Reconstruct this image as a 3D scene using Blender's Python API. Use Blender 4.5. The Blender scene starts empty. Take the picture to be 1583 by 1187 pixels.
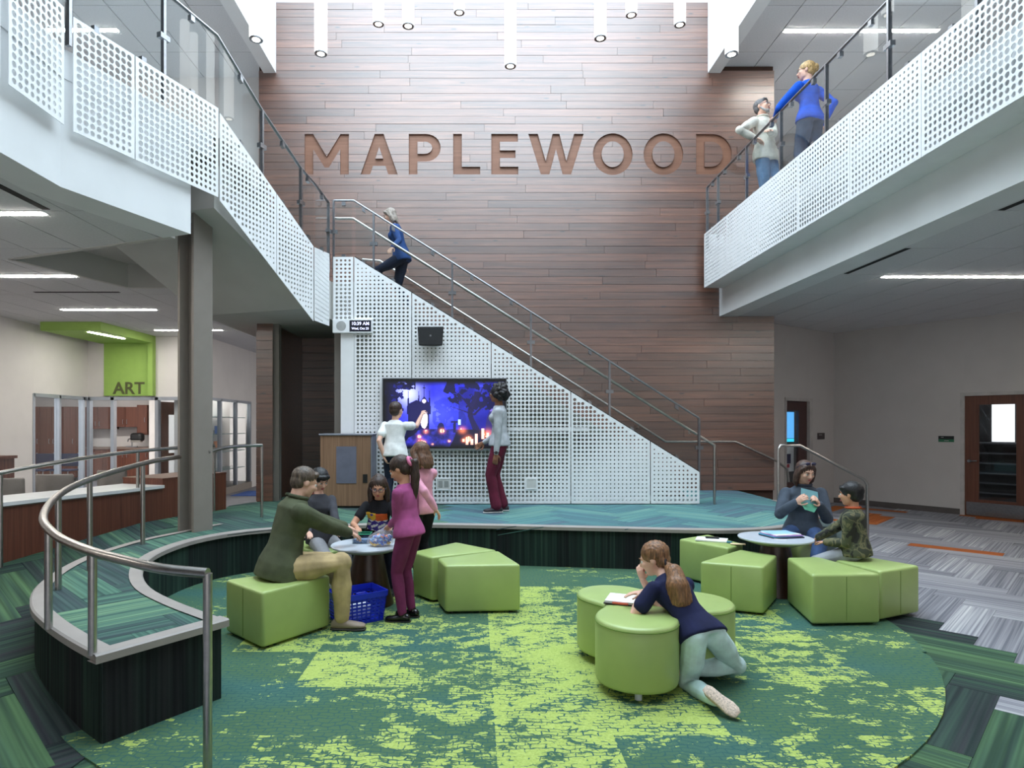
import bpy, bmesh, math, random
import numpy as np
from mathutils import Vector, Matrix, noise
from mathutils.geometry import tessellate_polygon

random.seed(7)
SC = bpy.context.scene
COL = SC.collection
PI = math.pi

# ------------------------------------------------------------------ camera
F_PX, CX, CY, EYE = 990.0, 736.0, 657.0, 1.62
cam_d = bpy.data.cameras.new('camera')
cam_d.sensor_width = 36.0
cam_d.lens = F_PX / 1583.0 * 36.0
cam_d.shift_x = (791.5 - CX) / 1583.0
cam_d.shift_y = (CY - 593.5) / 1583.0
cam_d.clip_start = 0.05
cam = bpy.data.objects.new('camera', cam_d)
cam.location = (0, 0, EYE)
cam.rotation_euler = (PI / 2, 0, 0)
COL.objects.link(cam)
SC.camera = cam

# ------------------------------------------------------------------ world, daylight, exposure
world = bpy.data.worlds.new('world')
SC.world = world
world.use_nodes = True
bg = world.node_tree.nodes['Background']
bg.inputs[0].default_value = (1.0, 0.98, 0.95, 1)
bg.inputs[1].default_value = 1.6
sky_d = bpy.data.lights.new('skylight_daylight', 'AREA')
sky_d.shape = 'RECTANGLE'
sky_d.size, sky_d.size_y = 7.4, 10.4
sky_d.energy = 1250
sky_d.color = (0.64, 0.84, 1.0)
sky = bpy.data.objects.new('skylight_daylight', sky_d)
sky.location = (0.28, 6.0, 10.8)
COL.objects.link(sky)
SC.view_settings.view_transform = 'Standard'
SC.view_settings.look = 'None'
SC.view_settings.gamma = 1
SC.view_settings.use_curve_mapping = False
SC.view_settings.exposure = 0.22
SC.cycles.max_bounces = 8
SC.cycles.diffuse_bounces = 4
SC.cycles.glossy_bounces = 4
SC.cycles.transparent_max_bounces = 16
SC.cycles.caustics_reflective = False
SC.cycles.caustics_refractive = False


def at(px, py, Y):
    """the point of the place that shows at pixel (px, py) when it lies Y metres away"""
    return np.array([(px - CX) * Y / F_PX, Y, EYE - (py - CY) * Y / F_PX])


# ------------------------------------------------------------------ materials
def lin(c):
    out = []
    for v in c[:3]:
        v = v / 255.0
        out.append(v / 12.92 if v <= 0.04045 else ((v + 0.055) / 1.055) ** 2.4)
    return (*out, 1.0)


MATS = {}


def nodes_of(name):
    m = bpy.data.materials.new(name)
    m.use_nodes = True
    nt = m.node_tree
    return m, nt, nt.nodes['Principled BSDF']


def ramp_node(nt, stops, interp='LINEAR'):
    r = nt.nodes.new('ShaderNodeValToRGB')
    cr = r.color_ramp
    cr.interpolation = interp
    while len(cr.elements) < len(stops):
        cr.elements.new(0.5)
    for e, (p, c) in zip(cr.elements, stops):
        e.position = p
        e.color = lin(c)
    return r


def noise_node(nt, scale, detail=3, rough=0.5, vec=None, dist=0.0):
    n = nt.nodes.new('ShaderNodeTexNoise')
    n.inputs['Scale'].default_value = scale
    n.inputs['Detail'].default_value = detail
    n.inputs['Roughness'].default_value = rough
    n.inputs['Distortion'].default_value = dist
    if vec is not None:
        nt.links.new(vec, n.inputs['Vector'])
    return n


def map_node(nt, vec, scale, loc=(0, 0, 0)):
    mp = nt.nodes.new('ShaderNodeMapping')
    mp.inputs['Scale'].default_value = scale
    mp.inputs['Location'].default_value = loc
    nt.links.new(vec, mp.inputs['Vector'])
    return mp.outputs[0]


def bump(nt, b, src, strength=0.2, dist=0.01):
    bn = nt.nodes.new('ShaderNodeBump')
    bn.inputs['Strength'].default_value = strength
    bn.inputs['Distance'].default_value = dist
    nt.links.new(src, bn.inputs['Height'])
    nt.links.new(bn.outputs[0], b.inputs['Normal'])


def plain(name, c, rough=0.5, metal=0.0, spec=0.5, var=0.06, scale=6.0, bmp=0.0, bscale=150.0):
    """one colour with a faint mottling"""
    if name in MATS:
        return MATS[name]
    m, nt, b = nodes_of(name)
    tc = nt.nodes.new('ShaderNodeTexCoord')
    n = noise_node(nt, scale, 3, 0.5, tc.outputs['Object'])
    lo = tuple(max(0, v * (1 - var)) for v in c)
    hi = tuple(min(255, v * (1 + var)) for v in c)
    r = ramp_node(nt, [(0.3, lo), (0.7, hi)])
    nt.links.new(n.outputs[0], r.inputs[0])
    nt.links.new(r.outputs[0], b.inputs['Base Color'])
    b.inputs['Roughness'].default_value = rough
    b.inputs['Metallic'].default_value = metal
    b.inputs['Specular IOR Level'].default_value = spec
    if bmp:
        n2 = noise_node(nt, bscale, 2, 0.6, tc.outputs['Object'])
        bump(nt, b, n2.outputs[0], bmp, 0.004)
    MATS[name] = m
    return m


def emit(name, c, s):
    if name in MATS:
        return MATS[name]
    m, nt, b = nodes_of(name)
    b.inputs['Base Color'].default_value = lin(c)
    b.inputs['Emission Color'].default_value = lin(c)
    b.inputs['Emission Strength'].default_value = s
    MATS[name] = m
    return m


def wood(name, c1, c2, c3, axis='X', grain=7.0, rough=0.5, spec=0.5, rnd=0.5, knots=False, coat=0.0, ior=1.5):
    """grain runs along the object axis; each board takes a tone of its own"""
    m, nt, b = nodes_of(name)
    tc = nt.nodes.new('ShaderNodeTexCoord')
    oi = nt.nodes.new('ShaderNodeObjectInfo')
    comb = nt.nodes.new('ShaderNodeVectorMath')
    comb.operation = 'MULTIPLY_ADD'
    comb.inputs[1].default_value = (1, 1, 1)
    nt.links.new(tc.outputs['Object'], comb.inputs[0])
    mul = nt.nodes.new('ShaderNodeVectorMath')
    mul.operation = 'SCALE'
    mul.inputs[0].default_value = (37.0, 11.0, 23.0)
    nt.links.new(oi.outputs['Random'], mul.inputs['Scale'])
    nt.links.new(mul.outputs[0], comb.inputs[2])
    s = {'X': (0.35, grain, grain), 'Z': (grain, grain, 0.35), 'Y': (grain, 0.35, grain)}[axis]
    v = map_node(nt, comb.outputs[0], s)
    n = noise_node(nt, 3.0, 5, 0.6, v, 0.6)
    r = ramp_node(nt, [(0.25, c1), (0.52, c2), (0.8, c3)])
    nt.links.new(n.outputs[0], r.inputs[0])
    hsv = nt.nodes.new('ShaderNodeHueSaturation')
    mr = nt.nodes.new('ShaderNodeMapRange')
    mr.inputs['To Min'].default_value = 1 - rnd * 0.5
    mr.inputs['To Max'].default_value = 1 + rnd * 0.6
    nt.links.new(oi.outputs['Random'], mr.inputs['Value'])
    nt.links.new(mr.outputs[0], hsv.inputs['Value'])
    nt.links.new(r.outputs[0], hsv.inputs['Color'])
    src = hsv.outputs[0]
    if knots:
        kv = map_node(nt, comb.outputs[0], (1.7, 9.0, 7.4))
        vo = nt.nodes.new('ShaderNodeTexVoronoi')
        vo.inputs['Scale'].default_value = 0.9
        nt.links.new(kv, vo.inputs['Vector'])
        kr = ramp_node(nt, [(0.045, (255, 255, 255)), (0.10, (0, 0, 0))])
        nt.links.new(vo.outputs['Distance'], kr.inputs[0])
        mx = nt.nodes.new('ShaderNodeMix')
        mx.data_type = 'RGBA'
        nt.links.new(kr.outputs[0], mx.inputs[0])
        nt.links.new(src, mx.inputs[6])
        mx.inputs[7].default_value = lin((28, 16, 12))
        src = mx.outputs[2]
    nt.links.new(src, b.inputs['Base Color'])
    b.inputs['Roughness'].default_value = rough
    b.inputs['Specular IOR Level'].default_value = spec
    b.inputs['Coat Weight'].default_value = coat
    b.inputs['IOR'].default_value = ior
    b.inputs['Coat Roughness'].default_value = 0.33
    bump(nt, b, n.outputs[0], 0.12, 0.004)
    MATS[name] = m
    return m


def carpet_plank(name, pal, stripe=70.0, rough=0.95, wide=11.0):
    """loop-pile carpet plank: fine stripes along U, palette drifting from stripe to stripe"""
    m, nt, b = nodes_of(name)
    uv = nt.nodes.new('ShaderNodeUVMap')
    oi = nt.nodes.new('ShaderNodeObjectInfo')
    sc = nt.nodes.new('ShaderNodeVectorMath')
    sc.operation = 'SCALE'
    sc.inputs[0].default_value = (3.1, 19.7, 0)
    nt.links.new(oi.outputs['Random'], sc.inputs['Scale'])
    ad = nt.nodes.new('ShaderNodeVectorMath')
    nt.links.new(uv.outputs[0], ad.inputs[0])
    nt.links.new(sc.outputs[0], ad.inputs[1])
    v1 = map_node(nt, ad.outputs[0], (0.25, wide, 1))
    n1 = noise_node(nt, 1.6, 2, 0.5, v1)
    r = ramp_node(nt, pal)
    hs = nt.nodes.new('ShaderNodeMath')
    hs.operation = 'MULTIPLY_ADD'
    hs.inputs[1].default_value = 0.55
    hs.inputs[2].default_value = -0.27
    nt.links.new(oi.outputs['Random'], hs.inputs[0])
    sm = nt.nodes.new('ShaderNodeMath')
    nt.links.new(n1.outputs[0], sm.inputs[0])
    nt.links.new(hs.outputs[0], sm.inputs[1])
    nt.links.new(sm.outputs[0], r.inputs[0])
    v2 = map_node(nt, ad.outputs[0], (0.6, stripe, 1))
    n2 = noise_node(nt, 1.0, 1, 0.5, v2)
    r2 = ramp_node(nt, [(0.36, (172, 172, 178)), (0.55, (222, 222, 222)), (0.75, (255, 255, 250))])
    nt.links.new(n2.outputs[0], r2.inputs[0])
    mx = nt.nodes.new('ShaderNodeMix')
    mx.data_type = 'RGBA'
    mx.blend_type = 'MULTIPLY'
    mx.inputs[0].default_value = 0.85
    nt.links.new(r.outputs[0], mx.inputs[6])
    nt.links.new(r2.outputs[0], mx.inputs[7])
    nt.links.new(mx.outputs[2], b.inputs['Base Color'])
    b.inputs['Roughness'].default_value = rough
    b.inputs['Specular IOR Level'].default_value = 0.1
    n3 = noise_node(nt, 260, 1, 0.5, uv.outputs[0])
    bump(nt, b, n3.outputs[0], 0.35, 0.006)
    MATS[name] = m
    return m


def glass(name, tint=(225, 240, 236), ior=1.45):
    m = bpy.data.materials.new(name)
    m.use_nodes = True
    nt = m.node_tree
    nt.nodes.clear()
    out = nt.nodes.new('ShaderNodeOutputMaterial')
    tr = nt.nodes.new('ShaderNodeBsdfTransparent')
    tr.inputs[0].default_value = lin(tint)
    gl = nt.nodes.new('ShaderNodeBsdfGlossy')
    gl.inputs['Roughness'].default_value = 0.0
    fr = nt.nodes.new('ShaderNodeFresnel')
    gb = nt.nodes.new('ShaderNodeNewGeometry')
    io = nt.nodes.new('ShaderNodeMath')
    io.operation = 'MULTIPLY_ADD'
    io.inputs[1].default_value = -(ior - 1.001)
    io.inputs[2].default_value = ior
    nt.links.new(gb.outputs['Backfacing'], io.inputs[0])
    nt.links.new(io.outputs[0], fr.inputs[0])
    mx = nt.nodes.new('ShaderNodeMixShader')
    nt.links.new(fr.outputs[0], mx.inputs[0])
    nt.links.new(tr.outputs[0], mx.inputs[1])
    nt.links.new(gl.outputs[0], mx.inputs[2])
    nt.links.new(mx.outputs[0], out.inputs[0])
    MATS[name] = m
    return m


M_WHITE = plain('white_powder_coat', (236, 237, 238), 0.45, var=0.01)
M_WALL = plain('white_wall_paint', (216, 212, 210), 0.8, var=0.015, scale=2)
M_WALLR = plain('warm_grey_wall_paint', (188, 184, 182), 0.8, var=0.015, scale=2)
M_BEAM = plain('drywall_white', (228, 229, 230), 0.75, var=0.015, scale=2)
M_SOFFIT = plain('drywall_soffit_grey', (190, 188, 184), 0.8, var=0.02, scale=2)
M_TILE = plain('ceiling_tile', (212, 212, 214), 0.9, var=0.02, scale=40, bmp=0.1, bscale=300)
M_GRID = plain('ceiling_grid', (112, 112, 115), 0.6)
M_BACK = plain('panel_backing', (150, 152, 142), 0.8, var=0.08)
M_STEEL = plain('brushed_steel', (150, 152, 156), 0.28, 0.95, var=0.05, scale=30)
M_RAIL = plain('satin_steel_rail', (176, 172, 168), 0.30, 1.0, var=0.04, scale=30)
M_TAUPE = plain('taupe_paint', (138, 130, 122), 0.5, var=0.02)
M_TAUPED = plain('grey_steel_paint', (120, 116, 110), 0.5, var=0.02)
M_BLACK = plain('black_plastic', (22, 22, 24), 0.45, var=0.05)
M_DARK = plain('dark_void', (14, 13, 13), 0.8)
M_NOSE = plain('grey_rubber_nosing', (150, 143, 138), 0.55, var=0.03)
M_GLASS = glass('clear_glass', (248, 251, 251))
M_PANE = glass('window_glass', (246, 249, 251))
M_LED = emit('led_white', (255, 250, 242), 62.0)
M_PEND = emit('pendant_glow', (255, 255, 252), 3.2)
M_PENDEND = emit('pendant_end_glow', (255, 250, 235), 7.0)
M_BOARD = wood('reclaimed_wood_board', (60, 34, 23), (97, 59, 42), (130, 86, 63), 'X', 9, 0.40, 1.0, 0.6, knots=True, coat=1.0, ior=1.62)
M_LETTER = wood('letter_wood', (112, 76, 58), (128, 90, 71), (140, 102, 82), 'X', 9, 0.5, 0.4, 0.1)
M_WALNUT = wood('walnut_laminate', (78, 42, 32), (104, 60, 45), (126, 78, 58), 'Z', 14, 0.45, 0.5, 0.12)
M_LECTERN = wood('oak_laminate', (112, 84, 64), (140, 108, 84), (160, 126, 100), 'Z', 16, 0.5, 0.4, 0.1)
M_DOOR = wood('dark_door_veneer', (74, 42, 30), (96, 57, 41), (112, 70, 52), 'Z', 16, 0.45, 0.5, 0.1)
M_PEDESTAL = wood('dark_pedestal_wood', (36, 20, 14), (56, 32, 23), (74, 44, 32), 'Z', 14, 0.35, 0.5, 0.1)
M_VINYL = plain('lime_vinyl', (160, 180, 108), 0.36, spec=0.6, var=0.03, scale=4, bmp=0.05, bscale=400)
M_TABLE = plain('pale_grey_laminate', (196, 203, 212), 0.25, spec=0.5, var=0.02)
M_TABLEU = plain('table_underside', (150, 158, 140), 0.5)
M_COUNTER = plain('white_quartz', (228, 228, 228), 0.3, var=0.02)
M_GREEN = plain('art_green_paint', (150, 184, 92), 0.7, var=0.02)
M_GREY_CH = plain('grey_chair_plastic', (142, 138, 134), 0.55)

GREY_PAL = [(0.15, (140, 140, 147)), (0.45, (156, 156, 163)), (0.65, (172, 172, 178)), (0.9, (196, 195, 198))]
GREEN_PAL = [(0.15, (62, 65, 69)), (0.4, (62, 78, 73)), (0.6, (70, 96, 80)), (0.9, (94, 126, 90))]
TEAL_PAL = [(0.15, (104, 120, 136)), (0.42, (96, 134, 142)), (0.62, (102, 150, 150)), (0.9, (130, 174, 162))]
SEA_PAL = [(0.15, (80, 95, 97)), (0.42, (82, 112, 104)), (0.62, (94, 132, 116)), (0.9, (126, 162, 130))]
RISER_PAL = [(0.2, (44, 46, 48)), (0.45, (43, 52, 50)), (0.65, (47, 63, 57)), (0.85, (58, 80, 70))]
M_CGREY = carpet_plank('grey_carpet', GREY_PAL, 60)
M_CGREEN = carpet_plank('dark_green_carpet', GREEN_PAL, 34)
M_CTEAL = carpet_plank('teal_carpet', TEAL_PAL, 60)
M_CSEA = carpet_plank('sea_green_carpet', SEA_PAL, 44)
M_CRISER = carpet_plank('riser_carpet', RISER_PAL, 40)
M_CORANGE = carpet_plank('orange_carpet', [(0.2, (176, 96, 52)), (0.8, (206, 120, 66))], 60)
M_CEMER = carpet_plank('emerald_carpet', [(0.2, (52, 112, 88)), (0.8, (66, 130, 100))], 60)
M_SUB = plain('carpet_backing', (70, 84, 84), 0.95)
M_SUBG = plain('grey_carpet_backing', (120, 120, 126), 0.95)


def rug_material():
    m, nt, b = nodes_of('rug_lime_green')
    tc = nt.nodes.new('ShaderNodeTexCoord')
    geo = nt.nodes.new('ShaderNodeNewGeometry')
    oi = nt.nodes.new('ShaderNodeObjectInfo')
    pos = geo.outputs['Position']
    # lime blotches: fractal noise whose threshold changes with the tile
    v = map_node(nt, pos, (6.0, 9.0, 1))
    n1 = noise_node(nt, 1.0, 7, 0.72, v, 0.4)
    v2 = map_node(nt, pos, (1.1, 1.3, 1))
    n2 = noise_node(nt, 1.0, 2, 0.5, v2)
    # woven grid of short dashes
    br = nt.nodes.new('ShaderNodeTexBrick')
    nw = noise_node(nt, 9.0, 2, 0.5, pos)
    wm = nt.nodes.new('ShaderNodeVectorMath'); wm.operation = 'MULTIPLY_ADD'
    wm.inputs[1].default_value = (0.09, 0.09, 0.0)
    nt.links.new(nw.outputs['Color'], wm.inputs[0]); nt.links.new(pos, wm.inputs[2])
    nt.links.new(wm.outputs[0], br.inputs['Vector'])
    br.inputs['Scale'].default_value = 7.0
    br.inputs['Mortar Size'].default_value = 0.035
    br.inputs['Mortar Smooth'].default_value = 0.6
    br.inputs['Color1'].default_value = (0, 0, 0, 1)
    br.inputs['Color2'].default_value = (0, 0, 0, 1)
    br.inputs['Mortar'].default_value = (1, 1, 1, 1)
    m1 = nt.nodes.new('ShaderNodeMath'); m1.operation = 'MULTIPLY_ADD'   # random -> offset
    m1.inputs[1].default_value = 0.40; m1.inputs[2].default_value = -0.20
    la = nt.nodes.new('ShaderNodeAttribute'); la.attribute_type = 'OBJECT'; la.attribute_name = 'lime'
    nt.links.new(la.outputs['Fac'], m1.inputs[0])
    m2 = nt.nodes.new('ShaderNodeMath'); m2.operation = 'MULTIPLY_ADD'
    m2.inputs[1].default_value = 0.42; m2.inputs[2].default_value = -0.21
    nt.links.new(n2.outputs[0], m2.inputs[0])
    s1 = nt.nodes.new('ShaderNodeMath')
    nt.links.new(n1.outputs[0], s1.inputs[0]); nt.links.new(m1.outputs[0], s1.inputs[1])
    s2 = nt.nodes.new('ShaderNodeMath')
    nt.links.new(s1.outputs[0], s2.inputs[0]); nt.links.new(m2.outputs[0], s2.inputs[1])
    s3 = nt.nodes.new('ShaderNodeMath'); s3.operation = 'MULTIPLY_ADD'
    s3.inputs[1].default_value = -0.10
    nt.links.new(br.outputs['Color'], s3.inputs[0]); nt.links.new(s2.outputs[0], s3.inputs[2])
    mask = ramp_node(nt, [(0.515, (0, 0, 0)), (0.545, (255, 255, 255))])
    nt.links.new(s3.outputs[0], mask.inputs[0])
    # ground: dark green drifting to teal, mortar lines teal
    v3 = map_node(nt, pos, (0.5, 0.9, 1))
    n3 = noise_node(nt, 1.3, 2, 0.5, v3)
    ground = ramp_node(nt, [(0.3, (66, 102, 96)), (0.5, (76, 104, 78)), (0.7, (82, 108, 82))])
    nt.links.new(n3.outputs[0], ground.inputs[0])
    gm = nt.nodes.new('ShaderNodeMix'); gm.data_type = 'RGBA'
    gmf = nt.nodes.new('ShaderNodeMath'); gmf.operation = 'MULTIPLY'; gmf.inputs[1].default_value = 0.75
    nt.links.new(br.outputs['Color'], gmf.inputs[0])
    nt.links.new(gmf.outputs[0], gm.inputs[0])
    nt.links.new(ground.outputs[0], gm.inputs[6])
    gm.inputs[7].default_value = lin((48, 88, 88))
    n4 = noise_node(nt, 90, 2, 0.5, pos)
    lime = ramp_node(nt, [(0.3, (152, 170, 88)), (0.7, (178, 194, 110))])
    nt.links.new(n4.outputs[0], lime.inputs[0])
    fin = nt.nodes.new('ShaderNodeMix'); fin.data_type = 'RGBA'
    nt.links.new(mask.outputs[0], fin.inputs[0])
    nt.links.new(gm.outputs[2], fin.inputs[6])
    nt.links.new(lime.outputs[0], fin.inputs[7])
    nt.links.new(fin.outputs[2], b.inputs['Base Color'])
    b.inputs['Roughness'].default_value = 0.95
    b.inputs['Specular IOR Level'].default_value = 0.1
    n5 = noise_node(nt, 240, 1, 0.5, pos)
    bump(nt, b, n5.outputs[0], 0.35, 0.006)
    MATS['rug'] = m
    return m


M_RUG = rug_material()


# ------------------------------------------------------------------ mesh building
class MB:
    """collects faces in world coordinates"""

    def __init__(self):
        self.v, self.f, self.uv, self.mi = [], [], [], []

    def poly(self, pts, uvs=None, mi=0):
        n = len(self.v)
        self.v.extend([tuple(float(c) for c in p) for p in pts])
        self.f.append(tuple(range(n, n + len(pts))))
        self.uv.append(uvs)
        self.mi.append(mi)

    def raw(self, verts, faces, mi=0):
        n = len(self.v)
        self.v.extend([tuple(float(c) for c in p) for p in verts])
        for f in faces:
            self.f.append(tuple(i + n for i in f))
            self.uv.append(None)
            self.mi.append(mi)

    def box(self, lo, hi, mi=0):
        x0, y0, z0 = lo
        x1, y1, z1 = hi
        vs = [(x0, y0, z0), (x1, y0, z0), (x1, y1, z0), (x0, y1, z0), (x0, y0, z1), (x1, y0, z1), (x1, y1, z1), (x0, y1, z1)]
        self.raw(vs, [(0, 3, 2, 1), (4, 5, 6, 7), (0, 1, 5, 4), (1, 2, 6, 5), (2, 3, 7, 6), (3, 0, 4, 7)], mi)

    def obox(self, c, ax, ay, az, mi=0):
        """box with centre c and half-axis vectors"""
        c, ax, ay, az = (np.array(q, float) for q in (c, ax, ay, az))
        vs = [c + sx * ax + sy * ay + sz * az for sz in (-1, 1) for sx, sy in ((-1, -1), (1, -1), (1, 1), (-1, 1))]
        self.raw(vs, [(0, 3, 2, 1), (4, 5, 6, 7), (0, 1, 5, 4), (1, 2, 6, 5), (2, 3, 7, 6), (3, 0, 4, 7)], mi)

    def prism(self, poly, z0, z1, mi=0):
        """z0, z1 numbers or functions of (x, y)"""
        f0 = z0 if callable(z0) else (lambda x, y: z0)
        f1 = z1 if callable(z1) else (lambda x, y: z1)
        area = sum(a[0] * b[1] - b[0] * a[1] for a, b in zip(poly, poly[1:] + poly[:1]))
        if area < 0:
            poly = poly[::-1]
        n = len(poly)
        vs = [(x, y, f0(x, y)) for x, y in poly] + [(x, y, f1(x, y)) for x, y in poly]
        if n <= 4:
            fs = [tuple(range(n - 1, -1, -1)), tuple(range(n, 2 * n))]
        else:
            fs = []
            for a, b, c in tessellate_polygon([[Vector((x, y, 0)) for x, y in poly]]):
                (x0, y0), (x1, y1), (x2, y2) = poly[a], poly[b], poly[c]
                if (x1 - x0) * (y2 - y0) - (x2 - x0) * (y1 - y0) < 0:
                    b, c = c, b
                fs += [(a, c, b), (n + a, n + b, n + c)]
        fs += [(i, (i + 1) % n, n + (i + 1) % n, n + i) for i in range(n)]
        self.raw(vs, fs, mi)

    def tube(self, pts, r, seg=10, caps=True, mi=0):
        pts = [np.array(p, float) for p in pts]
        rs = r if isinstance(r, (list, tuple)) else [r] * len(pts)
        rings = []
        up = None
        for i, p in enumerate(pts):
            a = pts[max(i - 1, 0)]
            b = pts[min(i + 1, len(pts) - 1)]
            t1 = p - a if i else b - p
            t2 = b - p if i < len(pts) - 1 else p - a
            t1 = t1 / (np.linalg.norm(t1) + 1e-9)
            t2 = t2 / (np.linalg.norm(t2) + 1e-9)
            d = t1 + t2
            d = d / (np.linalg.norm(d) + 1e-9)
            if up is None:
                up = np.array([0, 0, 1.0]) if abs(d[2]) < 0.9 else np.array([0, 1.0, 0])
            s = np.cross(d, up)
            s /= np.linalg.norm(s) + 1e-9
            up = np.cross(s, d)
            k = 1.0 / max(0.5, float(np.dot(d, t1)))
            rings.append([p + rs[i] * (k if 0 < i < len(pts) - 1 and False else 1) * (math.cos(2 * PI * j / seg) * s + math.sin(2 * PI * j / seg) * up) for j in range(seg)])
        vs = [v for ring in rings for v in ring]
        fs = []
        for i in range(len(rings) - 1):
            for j in range(seg):
                fs.append((i * seg + j, i * seg + (j + 1) % seg, (i + 1) * seg + (j + 1) % seg, (i + 1) * seg + j))
        if caps:
            fs.append(tuple(range(seg - 1, -1, -1)))
            fs.append(tuple((len(rings) - 1) * seg + j for j in range(seg)))
        self.raw(vs, fs, mi)

    def lathe(self, c, prof, seg=32, mi=0):
        """prof: (radius, z) from bottom to top, closed at the axis"""
        n = len(prof)
        vs, fs = [], []
        for r, z in prof:
            for j in range(seg):
                a = 2 * PI * j / seg
                vs.append((c[0] + r * math.cos(a), c[1] + r * math.sin(a), c[2] + z))
        for i in range(n - 1):
            for j in range(seg):
                fs.append((i * seg + j, i * seg + (j + 1) % seg, (i + 1) * seg + (j + 1) % seg, (i + 1) * seg + j))
        fs.append(tuple(range(seg - 1, -1, -1)))
        fs.append(tuple((n - 1) * seg + j for j in range(seg)))
        self.raw(vs, fs, mi)

    def ball(self, c, r, seg=10, ring=6, axes=None, mi=0):
        c = np.array(c, float)
        r = np.array(r if hasattr(r, '__len__') else (r, r, r), float)
        A = np.eye(3) if axes is None else np.array(axes, float)
        vs = [c - r[2] * A[2]]
        for i in range(1, ring):
            ph = -PI / 2 + PI * i / ring
            for j in range(seg):
                a = 2 * PI * j / seg
                vs.append(c + r[0] * math.cos(ph) * math.cos(a) * A[0] + r[1] * math.cos(ph) * math.sin(a) * A[1] + r[2] * math.sin(ph) * A[2])
        vs.append(c + r[2] * A[2])
        fs = [(0, 1 + (j + 1) % seg, 1 + j) for j in range(seg)]
        for i in range(ring - 2):
            for j in range(seg):
                a, b = 1 + i * seg, 1 + (i + 1) * seg
                fs.append((a + j, a + (j + 1) % seg, b + (j + 1) % seg, b + j))
        t = len(vs) - 1
        a = 1 + (ring - 2) * seg
        fs += [(a + j, a + (j + 1) % seg, t) for j in range(seg)]
        self.raw(vs, fs, mi)


ORIGIN = {}


def props(o, label=None, cat=None, group=None, kind=None):
    if label:
        o['label'] = label
    if cat:
        o['category'] = cat
    if group:
        o['group'] = group
    if kind:
        o['kind'] = kind
    return o


def root(name, loc, label=None, cat=None, group=None, kind=None, parent=None):
    o = bpy.data.objects.new(name, None)
    COL.objects.link(o)
    o.empty_display_size = 0.1
    loc = np.array(loc, float)
    if parent is not None:
        o.parent = parent
        o.location = loc - ORIGIN[parent]
    else:
        o.location = loc
    ORIGIN[o] = loc
    return props(o, label, cat, group, kind)


def add(name, mb, mat, parent=None, label=None, cat=None, group=None, kind=None, smooth=False, bevel=0.0, origin=None, seg=2, autosmooth=None):
    me = bpy.data.meshes.new(name)
    V = np.array(mb.v)
    if origin is not None:
        o0 = np.array(origin, float)
    elif len(V):
        o0 = (V.min(0) + V.max(0)) / 2
        o0[2] = V[:, 2].min()
    else:
        o0 = np.zeros(3)
    me.from_pydata((V - o0).tolist(), [], mb.f)
    mats = mat if isinstance(mat, (list, tuple)) else [mat]
    for m in mats:
        me.materials.append(m)
    if len(mats) > 1:
        me.polygons.foreach_set('material_index', mb.mi)
    if any(u is not None for u in mb.uv):
        lay = me.uv_layers.new(name='UVMap')
        k = 0
        for f, u in zip(mb.f, mb.uv):
            for q in range(len(f)):
                if u is not None:
                    lay.data[k].uv = u[q]
                k += 1
    if smooth:
        me.polygons.foreach_set('use_smooth', [True] * len(me.polygons))
    if autosmooth:
        me.polygons.foreach_set('use_smooth', [True] * len(me.polygons))
        me.set_sharp_from_angle(angle=math.radians(autosmooth))
    me.update()
    o = bpy.data.objects.new(name, me)
    COL.objects.link(o)
    if bevel:
        md = o.modifiers.new('bevel', 'BEVEL')
        md.width = bevel
        md.segments = seg
        md.limit_method = 'ANGLE'
        md.angle_limit = math.radians(40)
    if parent is not None:
        o.parent = parent
        o.location = o0 - ORIGIN[parent]
    else:
        o.location = o0
    ORIGIN[o] = o0
    return props(o, label, cat, group, kind)


def struct(name, mb, mat, parent=None, **k):
    return add(name, mb, mat, parent, kind=None if parent else 'structure', **k)


def bx(lo, hi):
    m = MB()
    m.box(lo, hi)
    return m


def clip_poly(subj, clip):
    """Sutherland-Hodgman: subj (any) cut by convex counter-clockwise clip"""
    out = list(subj)
    n = len(clip)
    for i in range(n):
        a, b = clip[i], clip[(i + 1) % n]
        inp, out = out, []
        if not inp:
            return []
        for k in range(len(inp)):
            p, q = inp[k - 1], inp[k]
            dp = (b[0] - a[0]) * (p[1] - a[1]) - (b[1] - a[1]) * (p[0] - a[0])
            dq = (b[0] - a[0]) * (q[1] - a[1]) - (b[1] - a[1]) * (q[0] - a[0])
            if dq >= 0:
                if dp < 0:
                    t = dp / (dp - dq)
                    out.append((p[0] + t * (q[0] - p[0]), p[1] + t * (q[1] - p[1])))
                out.append(q)
            elif dp >= 0:
                t = dp / (dp - dq)
                out.append((p[0] + t * (q[0] - p[0]), p[1] + t * (q[1] - p[1])))
    return out


def area2(p):
    return 0.5 * sum(a[0] * b[1] - b[0] * a[1] for a, b in zip(p, p[1:] + p[:1]))


def inside(pt, poly):
    x, y = pt
    c = False
    for (x0, y0), (x1, y1) in zip(poly, poly[1:] + poly[:1]):
        if (y0 > y) != (y1 > y) and x < (x1 - x0) * (y - y0) / (y1 - y0) + x0:
            c = not c
    return c


def spline(pts, per=6):
    """Catmull-Rom through 2-D or 3-D points"""
    P = [np.array(p, float) for p in pts]
    P = [2 * P[0] - P[1]] + P + [2 * P[-1] - P[-2]]
    out = []
    for i in range(1, len(P) - 2):
        for k in range(per):
            t = k / per
            a, b, c, d = P[i - 1], P[i], P[i + 1], P[i + 2]
            out.append(0.5 * ((2 * b) + (c - a) * t + (2 * a - 5 * b + 4 * c - d) * t * t + (3 * b - a - 3 * c + d) * t ** 3))
    out.append(P[-2])
    return out

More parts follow.
